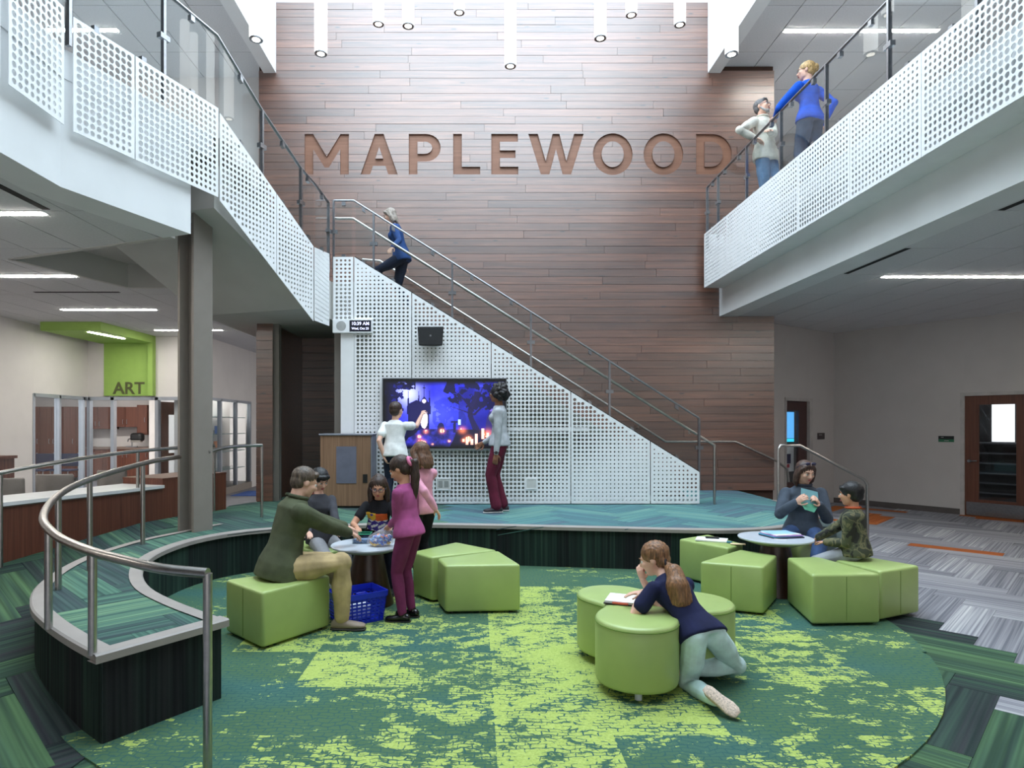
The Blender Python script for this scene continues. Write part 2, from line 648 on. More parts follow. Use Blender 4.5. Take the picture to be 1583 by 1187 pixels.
# ================================================================== the setting
CEIL_LO, CEIL_HI, STAGE, MEZZ, LAND = 3.54, 7.97, 0.47, 4.66, 3.70
YB = 11.30          # front of the wooden back wall
YS = 9.26           # plane of the perforated stair front

STAGE_IN = [(-1.50, 3.76), (-1.95, 4.13), (-2.32, 4.5), (-2.60, 4.93), (-2.80, 5.4), (-2.88, 5.9), (-2.82, 6.43), (-2.58, 6.86),
            (-2.2, 7.12), (-1.74, 7.29), (-1.1, 7.41), (-0.52, 7.42), (0.3, 7.34), (0.9, 7.25), (1.6, 7.15), (2.3, 7.05), (2.85, 7.03),
            (3.37, 7.19), (3.9, 7.6), (4.3, 8.3), (4.5, 9.2), (4.57, 10.0), (4.58, 11.28)]
STAGE_OUT = [(-2.98, 7.42), (-3.17, 6.86), (-3.32, 6.43), (-3.38, 5.93), (-3.37, 5.5), (-3.26, 4.99), (-3.06, 4.48), (-2.79, 4.06),
             (-2.5, 3.75), (-2.19, 3.47), (-1.88, 3.22)]
inner = [tuple(p) for p in spline(STAGE_IN, 4)]
outer = [tuple(p) for p in spline(STAGE_OUT, 4)]
STAGE_POLY = inner + [(-3.07, 11.28), (-3.07, 9.65), (-3.3, 9.6), (-3.52, 9.12), (-3.44, 8.76), (-3.72, 7.96)] + outer
DESK_LINE = [(-3.42, 8.76), (-3.72, 7.96), (-4.0, 7.12), (-4.24, 6.55), (-4.45, 5.99), (-4.68, 5.2), (-4.86, 4.2), (-4.95, 3.2)]


def ramp_z(x, y):
    return min(STAGE, max(0.0, (y - 3.35) * 0.1163))


def offset_path(path, d):
    """offset to the left of travel"""
    out = []
    for i, p in enumerate(path):
        a = np.array(path[max(i - 1, 0)])
        b = np.array(path[min(i + 1, len(path) - 1)])
        t = b - a
        t = t / np.linalg.norm(t)
        out.append((p[0] - t[1] * d, p[1] + t[0] * d))
    return out


# ---- floor with herringbone carpet planks
floor = struct('floor', bx((-9.5, -1.0, -0.12), (11.0, 22.0, 0.0)), M_SUBG)


def herringbone(cx, cy, ext, W=0.25, ang=45.0, ox=0.0, oy=0.0):
    c, s = math.cos(math.radians(ang)), math.sin(math.radians(ang))
    N = int(ext / W)
    res = []

    def tr(x, y):
        x, y = x * W, y * W
        return (cx + ox + c * x - s * y, cy + oy + s * x + c * y)
    for y in range(-N, N):
        for k in range(-N // 4, N // 4 + 1):
            x = y + 8 * k
            if abs(x) < N:
                res.append(([tr(x, y), tr(x + 4, y), tr(x + 4, y + 1), tr(x, y + 1)], tr(x, y), (c, s), (-s, c)))
    for x in range(-N, N):
        for k in range(-N // 4, N // 4 + 1):
            y = x - 7 + 8 * k
            if abs(y) < N:
                res.append(([tr(x, y), tr(x + 1, y), tr(x + 1, y + 4), tr(x, y + 4)], tr(x + 1, y), (-s, c), (-c, -s)))
    return res


RUGC, RUGR = (0.1, 5.75), 3.32


def plank(name, poly, org, du, dv, zf, mat, parent, thick=0.006, gap=0.0015):
    ctr = (sum(p[0] for p in poly) / len(poly), sum(p[1] for p in poly) / len(poly))
    m = MB()
    n = len(poly)
    uvs = [((x - org[0]) * du[0] + (y - org[1]) * du[1], (x - org[0]) * dv[0] + (y - org[1]) * dv[1]) for x, y in poly]
    sh = [(x + (ctr[0] - x) * gap / 0.3, y + (ctr[1] - y) * gap / 0.3) for x, y in poly]
    top = [(x, y, zf(x, y) + thick) for x, y in sh]
    bot = [(x, y, zf(x, y) - 0.002) for x, y in sh]
    m.poly(top, uvs)
    for i in range(n):
        j = (i + 1) % n
        m.poly([bot[i], bot[j], top[j], top[i]], [uvs[i], uvs[j], uvs[j], uvs[i]])
    return add(name, m, mat, parent)


def visible(x, y, z=0.0, mrg=0.5):
    """is the floor point inside (or close to) the camera's field"""
    if y < 2.2:
        return False
    px, py = CX + x * F_PX / y, CY + (EYE - z) * F_PX / y
    m = mrg * F_PX / y
    return -m < px < 1583 + m and py < 1187 + m


rz = random.Random(3)
emerald_done = False
for poly, org, du, dv in herringbone(1.0, 7.0, 11.0):
    cx = sum(p[0] for p in poly) / 4
    cy = sum(p[1] for p in poly) / 4
    if not visible(cx, cy) or cy > 15.5 or cx > 9.3 or cx < -5.3:
        continue
    if cx < -3.4 and cy > 6.8:
        continue
    if all(inside(p, STAGE_POLY) for p in poly) or all(math.hypot(p[0] - RUGC[0], p[1] - RUGC[1]) < RUGR for p in poly):
        continue
    if cy > 11.6 and cx < 5.2:
        continue
    if cy > 13.4 - max(0, cx - 7.4) * 1.43 + 0.4:
        continue
    d = math.hypot(cx - RUGC[0], cy - RUGC[1])
    if cx < 0 or (d < 3.85 + 0.25 * rz.random() and cy < 5.5):
        mt = M_CGREEN
    else:
        mt = M_CGREY
        if cy > 8.3 and rz.random() < 0.13:
            mt = M_CORANGE
        if not emerald_done and 5.4 < cy < 6.4 and 4.3 < cx < 5.2 and du[0] > 0:
            mt = M_CEMER
            emerald_done = True
    plank('carpet_plank', poly, org, du, dv, lambda x, y: 0.0, mt, floor)

# ---- round rug let into the floor, square tiles
rug = root('rug', (RUGC[0], RUGC[1], 0.0), 'round lime and dark green carpet rug in the sunken pit', 'rug')
circ = [(RUGC[0] + RUGR * math.cos(2 * PI * i / 96), RUGC[1] + RUGR * math.sin(2 * PI * i / 96)) for i in range(96)]
T = 0.61
rl = random.Random(21)
for i in range(-7, 8):
    for j in range(-7, 8):
        x0, y0 = RUGC[0] + i * T, RUGC[1] + j * T
        sq = [(x0, y0), (x0 + T, y0), (x0 + T, y0 + T), (x0, y0 + T)]
        pc = clip_poly(circ, sq)
        if len(pc) < 3 or abs(area2(pc)) < 0.004:
            continue
        if all(inside(p, STAGE_POLY) for p in pc):
            continue
        if not visible(x0 + T / 2, y0 + T / 2):
            continue
        m = MB()
        m.prism(pc, 0.001, 0.017)
        tile = add('carpet_tile', m, M_RUG, rug)
        ux, uy = x0 + T / 2, y0 + T / 2
        den = math.exp(-((ux - 0.2) / 2.7) ** 4 - ((uy - 4.5) / 2.2) ** 4)
        tile['lime'] = float(min(0.76, max(0.16, 0.06 + 0.50 * den + rl.uniform(-0.20, 0.36))))

# ---- stage platform
stage = struct('platform_stage', (lambda m: (m.prism(STAGE_POLY, 0.0, STAGE - 0.004), m)[1])(MB()), M_SUB)
stage['label'] = 'raised teal carpeted platform with curved edge around the pit'
for poly, org, du, dv in herringbone(0.4, 9.0, 10.0):
    cx = sum(p[0] for p in poly) / 4
    cy = sum(p[1] for p in poly) / 4
    if not (-4.6 < cx < 5.3 and 2.6 < cy < 11.9):
        continue
    if 9.9 < cy and -1.6 < cx < 3.0:
        continue
    pc = clip_poly(STAGE_POLY, poly)
    if len(pc) < 3 or abs(area2(pc)) < 0.006:
        continue
    plank('carpet_plank', pc, org, du, dv, lambda x, y: STAGE - 0.004, M_CTEAL if cx > -1.2 + 0.6 * rz.random() else M_CSEA, stage)

# ---- ramp between platform and desk
RAMP_POLY = [(-3.72, 7.96)] + DESK_LINE[2:] + [(-4.9, 3.0), (-1.9, 3.0)] + outer[::-1]
ramp_m = MB()
rp = RAMP_POLY if area2(RAMP_POLY) > 0 else RAMP_POLY[::-1]
for tri in tessellate_polygon([[Vector((x, y, 0)) for x, y in rp]]):
    ramp_m.poly([(rp[i][0], rp[i][1], ramp_z(*rp[i]) + 0.001) for i in tri])
rampo = struct('floor_ramp', ramp_m, M_SUB)
for poly, org, du, dv in herringbone(-3.5, 5.5, 5.0, ox=0.1):
    cx = sum(p[0] for p in poly) / 4
    cy = sum(p[1] for p in poly) / 4
    if not (-5.5 < cx < -1.4 and 2.6 < cy < 8.4):
        continue
    pc = clip_poly(rp, poly)
    if len(pc) < 3 or abs(area2(pc)) < 0.006:
        continue
    plank('carpet_plank', pc, org, du, dv, lambda x, y: ramp_z(x, y) + 0.008, M_CGREEN if cy < 6.3 else M_CSEA, rampo)


# ---- carpeted risers and metal-grey nosing of the platform edge
def walk(path, step):
    """split a path into pieces of about the given length"""
    L = [0.0]
    for a, b in zip(path, path[1:]):
        L.append(L[-1] + math.dist(a, b))
    n = max(1, round(L[-1] / step))
    cuts = [L[-1] * i / n for i in range(n + 1)]

    def pt(s):
        for i in range(len(path) - 1):
            if s <= L[i + 1] + 1e-9:
                t = (s - L[i]) / max(1e-9, L[i + 1] - L[i])
                return tuple(np.array(path[i]) * (1 - t) + np.array(path[i + 1]) * t)
        return tuple(path[-1])
    return [[pt(a)] + [path[i] for i in range(len(path)) if a + 1e-6 < L[i] < b - 1e-6] + [pt(b)] for a, b in zip(cuts, cuts[1:])]


end_edge = [(-1.88, 3.22), (-1.50, 3.76)]
for path, ext in ((inner[:76], 1), (outer, 1), (end_edge, 1)):
    for seg in walk(path, 0.25):
        m = MB()
        o1 = offset_path(seg, -0.004)
        u = 0.0
        for a, b in zip(o1, o1[1:]):
            w = math.dist(a, b)
            m.poly([(a[0], a[1], 0), (b[0], b[1], 0), (b[0], b[1], STAGE - 0.02), (a[0], a[1], STAGE - 0.02)],
                   [(0, u), (0, u + w), (0.5, u + w), (0.5, u)])
            u += w
        add('riser_carpet_strip', m, M_CRISER, stage)


def nosing(name, path, w_in, w_out, z0, z1, parent, closed=False):
    a = offset_path(path, w_in)
    b = offset_path(path, -w_out)
    m = MB()
    for i in range(len(path) - 1):
        m.poly([(*b[i], z1 - 0.008), (*b[i + 1], z1 - 0.008), (*offset_path(path, -w_out + 0.012)[i + 1], z1), (*offset_path(path, -w_out + 0.012)[i], z1)])
        c = offset_path(path, -w_out + 0.012)
        m.poly([(*c[i], z1), (*c[i + 1], z1), (*a[i + 1], z1), (*a[i], z1)])
        m.poly([(*b[i], z0), (*b[i + 1], z0), (*b[i + 1], z1 - 0.008), (*b[i], z1 - 0.008)])
        m.poly([(*a[i], z0), (*a[i + 1], z0), (*b[i + 1], z0), (*b[i], z0)])
    return add(name, m, M_NOSE, parent)


nosing('edge_nosing', outer, 0.065, 0.03, STAGE - 0.035, STAGE + 0.010, stage)
nosing('edge_nosing', [(-1.905, 3.185), (-1.69, 3.49), (-1.478, 3.79)], 0.065, 0.03, STAGE - 0.035, STAGE + 0.0112, stage)
nosing('edge_nosing', inner[:84], 0.065, 0.03, STAGE - 0.035, STAGE + 0.0095, stage)

# ---- steps down to the right of the platform
for k, (dx, z) in enumerate(((0.32, 0.313), (0.64, 0.157))):
    m = MB()
    m.prism([(4.0, 8.1), (4.35 + dx, 8.3), (4.55 + dx, 9.2), (4.6 + dx, 10), (4.6 + dx, 11.28), (4.0, 11.28)], 0, z)
    st = add('step', m, M_SUB, stage)
# ---- wooden back wall, board by board
wall_back = struct('wall_back', bx((-3.84, YB + 0.046, 0.0), (5.26, YB + 0.25, 9.08)), plain('wall_backing', (60, 38, 28), 0.8))
ROW = 0.1346


def letter_shapes():
    s = 0.21
    S = {}
    S['M'] = (1.095, [[(0, 0), (0, 1), (.21, 1), (.5475, .44), (.885, 1), (1.095, 1), (1.095, 0), (.88, 0), (.88, .62), (.60, .17), (.495, .17), (.215, .62), (.215, 0)]], [])
    S['A'] = (0.92, [[(0, 0), (.35, 1), (.57, 1), (.92, 0), (.685, 0), (.615, .21), (.305, .21), (.235, 0)]], [[(.365, .39), (.555, .39), (.46, .68)]])

    def arc(cx, cy, rx, ry, a0, a1, n):
        return [(cx + rx * math.cos(math.radians(a0 + (a1 - a0) * i / n)), cy + ry * math.sin(math.radians(a0 + (a1 - a0) * i / n))) for i in range(n + 1)]
    S['P'] = (0.79, [[(0, 0), (0, 1)] + arc(.43, .66, .36, .34, 90, -90, 12) + [(.215, .32), (.215, 0)]],
              [[(.215, .51), (.215, .81)] + arc(.40, .66, .18, .15, 90, -90, 8)])
    S['L'] = (0.67, [[(0, 0), (0, 1), (.215, 1), (.215, .19), (.67, .19), (.67, 0)]], [])
    S['E'] = (0.67, [[(0, 0), (0, 1), (.66, 1), (.66, .81), (.215, .81), (.215, .595), (.60, .595), (.60, .405), (.215, .405), (.215, .19), (.67, .19), (.67, 0)]], [])
    S['W'] = (1.37, [[(.31, 0), (0, 1), (.235, 1), (.43, .33), (.60, 1), (.77, 1), (.94, .33), (1.135, 1), (1.37, 1), (1.06, 0), (.85, 0), (.685, .62), (.52, 0)]], [])
    S['O'] = (0.985, [arc(.4925, .5, .4925, .515, 0, 360, 31)], [arc(.4925, .5, .275, .32, 0, 360, 27)])
    S['D'] = (0.89, [[(0, 0), (0, 1)] + arc(.40, .5, .49, .5, 90, -90, 16)], [[(.215, .19), (.215, .81)] + arc(.39, .5, .27, .31, 90, -90, 12)])
    return S


LS = letter_shapes()
LZ0, LH = EYE + (CY - 269.6) * YB / F_PX, 62.4 * YB / F_PX
LETTERS = [('M', 471), ('A', 557.5), ('P', 632), ('L', 700.5), ('E', 759.4), ('W', 816.7), ('O', 916.4), ('O', 994.8), ('D', 1076)]


def ring_clean(r):
    r = [tuple(p) for p in r]
    if math.dist(r[0], r[-1]) < 1e-6:
        r = r[:-1]
    return r


def letter_prism(m, outer_r, holes, x0, z0, h, y0, y1):
    rings = [ring_clean(outer_r)] + [ring_clean(q) for q in holes]
    rings[0] = rings[0] if area2(rings[0]) > 0 else rings[0][::-1]
    rings[1:] = [q if area2(q) < 0 else q[::-1] for q in rings[1:]]
    flat = [p for r in rings for p in r]
    n = len(flat)
    vs = [(x0 + h * u, y0, z0 + h * v) for u, v in flat] + [(x0 + h * u, y1, z0 + h * v) for u, v in flat]
    fs = []
    for t in tessellate_polygon([[Vector((u, v, 0)) for u, v in r] for r in rings]):
        a, b, c = t
        if area2([flat[a], flat[b], flat[c]]) < 0:
            a, c = c, a
        fs.append((a, b, c))
        fs.append((n + c, n + b, n + a))
    k = 0
    for r in rings:
        q = len(r)
        for i in range(q):
            a, b = k + i, k + (i + 1) % q
            fs.append((b, a, n + a, n + b))
        k += q
    m.raw(vs, fs)


cut_m = MB()
for ch, px in LETTERS:
    w, outs, holes = LS[ch]
    letter_prism(cut_m, outs[0], holes, (px - CX) * YB / F_PX, LZ0, LH, YB - 0.1, YB + 0.1)
cutter = add('letter_cutter', cut_m, M_LETTER, origin=(0, 0, 0))
plates = []
for ch, px in LETTERS:
    w, outs, holes = LS[ch]
    m = MB()
    letter_prism(m, outs[0], holes, (px - CX) * YB / F_PX, LZ0, LH, YB + 0.034, YB + 0.0455)
    add('letter_' + ch.lower(), m, M_LETTER, wall_back, label='letter %s sunk into the wooden boards' % ch)
rb = random.Random(11)
z = STAGE
row = 0
while z < 9.07:
    z1 = min(z + ROW, 9.08)
    xl = -3.07 if z1 < 3.16 else -3.835
    xr = 5.26
    if z > CEIL_HI - 0.13:
        xl, xr = -3.53, 4.09
    x = xl
    first = True
    while x < xr - 0.02:
        ln = rb.uniform(1.5, 3.7)
        if first:
            ln *= rb.uniform(0.3, 1.0)
            first = False
        x1 = x + ln
        if xr - x1 < 0.5:
            x1 = xr
        dy = rb.uniform(0, 0.006)
        g = 0.0022
        b = add('wood_board', bx((x + g, YB - dy, z + g), (x1 - g, YB + 0.0455, z1 - g)), M_BOARD, wall_back)
        if z1 > LZ0 - 0.02 and z < LZ0 + LH + 0.02:
            md = b.modifiers.new('cut', 'BOOLEAN')
            md.object = cutter
            md.operation = 'DIFFERENCE'
            md.solver = 'EXACT'
        x = x1
    z = z1
    row += 1
dg = bpy.context.evaluated_depsgraph_get()
for o in list(wall_back.children):
    if o.modifiers and o.modifiers[0].type == 'BOOLEAN':
        nm = bpy.data.meshes.new_from_object(o.evaluated_get(dg))
        o.modifiers.clear()
        o.data = nm
bpy.data.objects.remove(cutter)

# wooden pier under the landing
pier = struct('wall_pier', bx((-3.31, 9.67, 0.0), (-3.07, YB + 0.2, 3.15)), M_BOARD)
for k in range(20):
    zz = STAGE + k * ROW
    if zz + ROW < 3.16:
        add('wood_board', bx((-3.315, 9.652, zz + 0.002), (-3.066, 9.672, zz + ROW - 0.002)), M_BOARD, pier)

# ---- white walls
wl = [(7.47, 13.37), (9.60, 10.32)]
d = np.array(wl[1]) - np.array(wl[0])
dl = np.linalg.norm(d)
d /= dl
nrm = np.array([-d[1], d[0]])
if nrm[1] > 0:
    nrm = -nrm        # towards the camera side
wall_right = root('wall_right', (8.7, 11.6, 0), kind='structure')
Pw = lambda s, off=0.0: np.array(wl[0]) + d * s - nrm * off   # off > 0: behind the face
S_DOOR0 = (1.048 + 0.555) * 1.415
S_DOOR1 = S_DOOR0 + 0.95


def wall_seg(name, parent, P, s0, s1, z0, z1, mat, t=0.15, front=0.0):
    m = MB()
    q = [tuple(P(s0, -front)), tuple(P(s1, -front)), tuple(P(s1, t)), tuple(P(s0, t))]
    m.prism(q, z0, z1)
    return add(name, m, mat, parent)


wall_seg('wall_panel', wall_right, Pw, -0.05, S_DOOR0, 0, CEIL_LO + 0.05, M_WALLR)
wall_seg('wall_panel', wall_right, Pw, S_DOOR0, S_DOOR1, 2.16, CEIL_LO + 0.05, M_WALLR)
wall_seg('wall_panel', wall_right, Pw, S_DOOR1, dl + 3.5, 0, CEIL_LO + 0.05, M_WALLR)
bb = root('baseboard_right', (8.3, 12.2, 0), kind='structure')
wall_seg('baseboard_strip', bb, Pw, 0.0, S_DOOR0 - 0.06, 0, 0.11, plain('dark_base', (84, 78, 76), 0.6), t=0.0, front=0.012)
# the short wall behind the wooden wall's end, with a doorway
sl = [np.array([5.2, 11.80]), np.array([7.47, 13.37])]
e = sl[1] - sl[0]
el = np.linalg.norm(e)
e /= el
en = np.array([e[1], -e[0]])
Ps = lambda s, off=0.0: sl[0] + e * s - en * off


def s_at(px):
    k = (px - CX) / F_PX
    return (k * sl[0][1] - sl[0][0]) / (e[0] - k * e[1])


sd0, sd1 = s_at(1214), s_at(1251)
wall_side = root('wall_side', (6.4, 12.6, 0), kind='structure')
wall_seg('wall_panel', wall_side, Ps, 0, sd0, 0, CEIL_LO + 0.05, M_WALLR)
wall_seg('wall_panel', wall_side, Ps, sd0, sd1, 2.11, CEIL_LO + 0.05, M_WALLR)
wall_seg('wall_panel', wall_side, Ps, sd1, el + 0.1, 0, CEIL_LO + 0.05, M_WALLR)

# ---- lower left lobby walls
WLX, WAY, WDX = -8.4, 13.85, -5.85
wall_left = root('wall_left', (WLX, 10, 0), kind='structure')
y0w, y1w = 12.16, 13.85
HEAD = 2.22
add('wall_panel', bx((WLX - 0.15, -4.2, 0), (WLX, y0w, CEIL_LO + 0.05)), M_WALL, wall_left)
add('wall_panel', bx((WLX - 0.15, y0w, HEAD), (WLX, WAY + 0.1, CEIL_LO + 0.05)), M_WALL, wall_left)
wall_art = root('wall_art_room', (-7.1, WAY, 0), kind='structure')
add('wall_panel', bx((WLX, WAY, HEAD), (WDX, WAY + 0.12, CEIL_LO + 0.05)), M_WALL, wall_art)
wall_disp = root('wall_display', (WDX, 15.3, 0), kind='structure')
add('wall_panel', bx((WDX - 0.12, WAY + 0.12, HEAD), (WDX, 16.6, CEIL_LO + 0.05)), M_WALL, wall_disp)
add('wall_panel', bx((WDX - 0.12, 16.6, 0), (WDX, 18.6, CEIL_LO + 0.05)), M_WALL, wall_disp)
add('wall_panel', bx((WDX - 0.75, WAY + 0.15, 0), (WDX - 0.65, 16.9, HEAD + 0.6)), M_WALL, wall_disp)
add('curb', bx((WDX - 0.65, WAY + 0.1, 0), (WDX + 0.02, 16.65, 0.16)), M_TAUPE, wall_disp)
struct('wall_lobby_end', bx((-9.5, 18.6, 0), (-3.0, 18.75, CEIL_LO + 0.1)), M_WALL)
# art room shell
struct('wall_art_room_back', bx((-16.0, 19.4, 0), (-6.5, 19.55, 3.2)), M_WALL)
struct('ceiling_art_room', bx((-16, 13.9, 3.1), (WDX - 0.7, 19.5, 3.2)), M_TILE)
struct('wall_art_room_left', bx((-16.1, 6, 0), (-16.0, 19.5, 3.2)), M_WALL)
struct('floor_art_room', bx((-16, 6, -0.12), (-9.5, 19.5, 0.0)), M_SUBG)


# ---- suspended ceilings
def ceiling(name, z, regions, keep, x_org, y_org, mat=M_TILE, tx=0.61, ty=1.22, slab=0.12):
    m = MB()
    regs = []
    for rg in regions:
        if len(rg) == 4 and not isinstance(rg[0], tuple):
            x0, y0, x1, y1 = rg
            rg = [(x0, y0), (x1, y0), (x1, y1), (x0, y1)]
        regs.append(rg)
        m.prism(rg, z + 0.02, z + 0.02 + slab)
    c = struct(name, m, M_GRID)
    for rg in regs:
        xs_, ys_ = [p[0] for p in rg], [p[1] for p in rg]
        i0, i1 = math.floor((min(xs_) - x_org) / tx), math.ceil((max(xs_) - x_org) / tx)
        j0, j1 = math.floor((min(ys_) - y_org) / ty), math.ceil((max(ys_) - y_org) / ty)
        for i in range(i0, i1):
            for j in range(j0, j1):
                a, b = x_org + i * tx + 0.006, x_org + (i + 1) * tx - 0.006
                p, q = y_org + j * ty + 0.006, y_org + (j + 1) * ty - 0.006
                pc = clip_poly([(a, p), (b, p), (b, q), (a, q)], rg)
                if len(pc) < 3 or abs(area2(pc)) < 0.01 or not keep((a + b) / 2, (p + q) / 2):
                    continue
                mm = MB()
                mm.prism(pc, z, z + 0.02)
                add('ceiling_tile', mm, mat, c)
    return c


def in_view_up(x, y, z, m=70):
    if y < 1.5:
        return False
    px, py = CX + x * F_PX / y, CY - (z - EYE) * F_PX / y
    return -m < px < 1583 + m and py > -m


y_row = F_PX * (CEIL_LO - EYE) / (CY - 383.9)
ceiling('ceiling_lower_right', CEIL_LO, [(4.62, -4.1, 10.2, 13.6)],
        lambda x, y: in_view_up(x, y, CEIL_LO, 500) and y < 13.5 - max(0, x - 7.3) * 1.4 + 0.8, 4.62, y_row)
ceiling('ceiling_lower_left', CEIL_LO, [(-9.0, -4.1, -3.66, 4.9), [(-9, 4.9), (-3.62, 4.9), (-3.25, 6.60), (-5.37, 7.40), (-9, 7.40)], [(-9, 7.40), (-5.37, 7.40), (-4.85, 8.92), (-9, 8.92)], (-9.0, 8.92, -3.78, 14.0), (WDX, 14.0, -3.0, 18.7)],
        lambda x, y: in_view_up(x, y, CEIL_LO, 500), -3.68, y_row)
ceiling('ceiling_upper_right', CEIL_HI, [(4.32, 1.0, 11.0, 16.0)], lambda x, y: in_view_up(x, y, CEIL_HI, 500), 4.32, 10.3 + 0.61)
ceiling('ceiling_upper_left', CEIL_HI, [(-9.0, 1.0, -3.75, 12.0)], lambda x, y: in_view_up(x, y, CEIL_HI, 500), -3.75, 10.3 + 0.61)
struct('wall_upper_right', bx((5.26, 15.4, MEZZ), (11, 15.6, CEIL_HI)), M_WALLR)
struct('wall_upper_far_right', bx((10.9, -4.2, MEZZ), (11.05, 16, CEIL_HI)), M_WALLR)
struct('wall_upper_left', bx((-9.0, 11.7, LAND), (-3.84, 11.85, CEIL_HI)), M_WALL)
struct('wall_upper_far_left', bx((-9.1, -4.2, MEZZ), (-9.0, 12, CEIL_HI)), M_WALL)

# ---- skylight well
WX0, WX1, WZ = -3.53, 4.09, 7.83
m = MB()
m.box((WX0 - 0.22, 1.0, WZ), (WX0, YB + 0.3, 10.6))
struct('skylight_well_left', m, M_BEAM)
m = MB()
m.box((WX1, 1.0, WZ), (WX1 + 0.22, YB + 0.3, 10.6))
struct('skylight_well_right', m, M_BEAM)
struct('skylight_well_back', bx((WX0 - 0.2, YB + 0.02, 9.08), (WX1 + 0.2, YB + 0.3, 10.6)), M_BEAM)
for k in range(4):
    struct('skylight_mullion', bx((WX0, 2.6 + 2.4 * k, 10.35), (WX1, 2.68 + 2.4 * k, 10.55)), M_WHITE)

# ---- behind the camera: unseen end wall and roof, added to dim the wood's reflections
wf = struct('wall_unseen_end', bx((-9.5, -4.3, 2.9), (11.2, -4.1, 8.2)), M_WALL)
add('wall_panel', bx((-9.5, -4.3, 0), (-3.2, -4.1, 2.9)), M_WALL, wf)
add('wall_panel', bx((3.8, -4.3, 0), (11.2, -4.1, 2.9)), M_WALL, wf)
for k in range(6):
    add('mullion', bx((-3.2 + 1.4 * k - 0.03, -4.28, 0), (-3.2 + 1.4 * k + 0.03, -4.12, 2.9)), M_WHITE, wf)
struct('ceiling_unseen_end', bx((-9.2, -4.3, CEIL_HI), (11.1, 1.0, CEIL_HI + 0.12)), M_TILE)
struct('skylight_well_front', bx((WX0 - 0.2, 0.8, WZ), (WX1 + 0.2, 1.0, 10.6)), M_BEAM)
struct('floor_entrance', bx((-9.5, -4.3, -0.12), (11.0, -1.0, 0.0)), M_SUBG)
struct('wall_lower_far_right', bx((10.3, -4.2, 0), (10.45, 8.5, CEIL_LO + 0.1)), M_WALLR)

# ---- right gallery: slab, beam, return
mz = struct('gallery_slab', bx((4.1, -4.1, 4.42), (11.0, YB + 0.04, MEZZ)), M_BEAM)
add('gallery_slab_extension', bx((5.27, YB + 0.04, 4.42), (11.0, 15.5, MEZZ)), M_BEAM, mz)
add('fascia_beam', bx((4.29, -4.1, CEIL_LO - 0.005), (4.62, YB, 4.42)), M_BEAM, mz)
add('return_panel', bx((3.965, 0.5, 4.0), (4.29, YB - 0.18, 4.012)), M_WHITE, mz)

# ---- left gallery
GP = [(-3.27, 0.8), (-3.27, 5.17), (-2.69, 6.70)]           # line of the perforated fronts
UF = np.array([-2.12, 8.37]) - np.array([-2.69, 6.70])
UFL = np.linalg.norm(UF)
UD = UF / UFL
UN = np.array([-UD[1], UD[0]])                               # to the left of the flight
gl = struct('gallery_left_slab', (lambda m: (m.prism([(-9, -4.1), (-3.33, -4.1), (-3.33, 5.16), (-2.76, 6.68), (-4.45, 7.36), (-9, 7.36)], 4.42, MEZZ), m)[1])(MB()), M_BEAM)
bmm = MB()
bmm.prism([(-3.34, -4.1), (-3.34, 5.15), (-2.86, 6.42), (-3.2, 6.55), (-3.68, 5.25), (-3.68, -4.1)], CEIL_LO - 0.005, 4.42)
add('fascia_beam', bmm, M_BEAM, gl)
add('gallery_left_slab_far', bx((-9, 7.36, 4.42), (-4.45, 11.7, MEZZ)), M_BEAM, gl)

# ---- upper flight
A2, B2 = np.array([-2.75, 6.72]), np.array([-2.18, 8.39])
W_FL = 1.75
flight = root('staircase_upper', (-3.3, 7.6, 3.2), 'upper stair flight with white perforated side leading to the gallery', 'staircase')
m = MB()
AL, BL = A2 + UN * W_FL, B2 + UN * W_FL
za, zb, zt = 3.90, 3.15, 4.5
vs = [(*A2, za), (*B2, zb), (*BL, zb), (*AL, za), (*A2, 4.66), (*B2, 3.70), (*BL, 3.70), (*AL, 4.66)]
m.raw(vs, [(0, 3, 2, 1), (4, 5, 6, 7), (0, 1, 5, 4), (1, 2, 6, 5), (2, 3, 7, 6), (3, 0, 4, 7)])
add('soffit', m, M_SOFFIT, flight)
for k in range(6):
    t0, t1 = k / 6, (k + 1) / 6
    p0, p1 = A2 + (B2 - A2) * t0, A2 + (B2 - A2) * t1
    zz = 4.66 - 0.16 * k
    mm = MB()
    mm.prism([tuple(p0), tuple(p1), tuple(p1 + UN * W_FL), tuple(p0 + UN * W_FL)], zz - 0.3, zz)
    add('step', mm, M_TAUPE, flight)
# recess around the flight in the lower ceiling
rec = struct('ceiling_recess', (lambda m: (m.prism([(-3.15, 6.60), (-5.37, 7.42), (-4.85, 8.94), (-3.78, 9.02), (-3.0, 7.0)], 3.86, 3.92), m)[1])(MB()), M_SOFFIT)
for a_, b_ in (((-3.1, 6.545), (-5.39, 7.41)), ((-5.39, 7.41), (-4.86, 8.93)), ((-4.86, 8.93), (-3.8, 8.93))):
    mm = MB()
    t_ = np.array(b_) - np.array(a_)
    t_ = t_ / np.linalg.norm(t_)
    n_ = np.array([-t_[1], t_[0]]) * 0.03
    mm.prism([tuple(np.array(a_) - n_), tuple(np.array(b_) - n_), tuple(np.array(b_) + n_), tuple(np.array(a_) + n_)], CEIL_LO - 0.006, 3.88)
    add('recess_side', mm, M_SOFFIT, rec)

# ---- landing
landing = struct('landing_slab', (lambda m: (m.prism([(-2.18, 8.39), (-2.10, 9.3), (-1.74, 9.3), (-1.74, YB - 0.02), (-3.83, YB - 0.02), tuple(BL)], 3.15, LAND), m)[1])(MB()), M_SOFFIT)

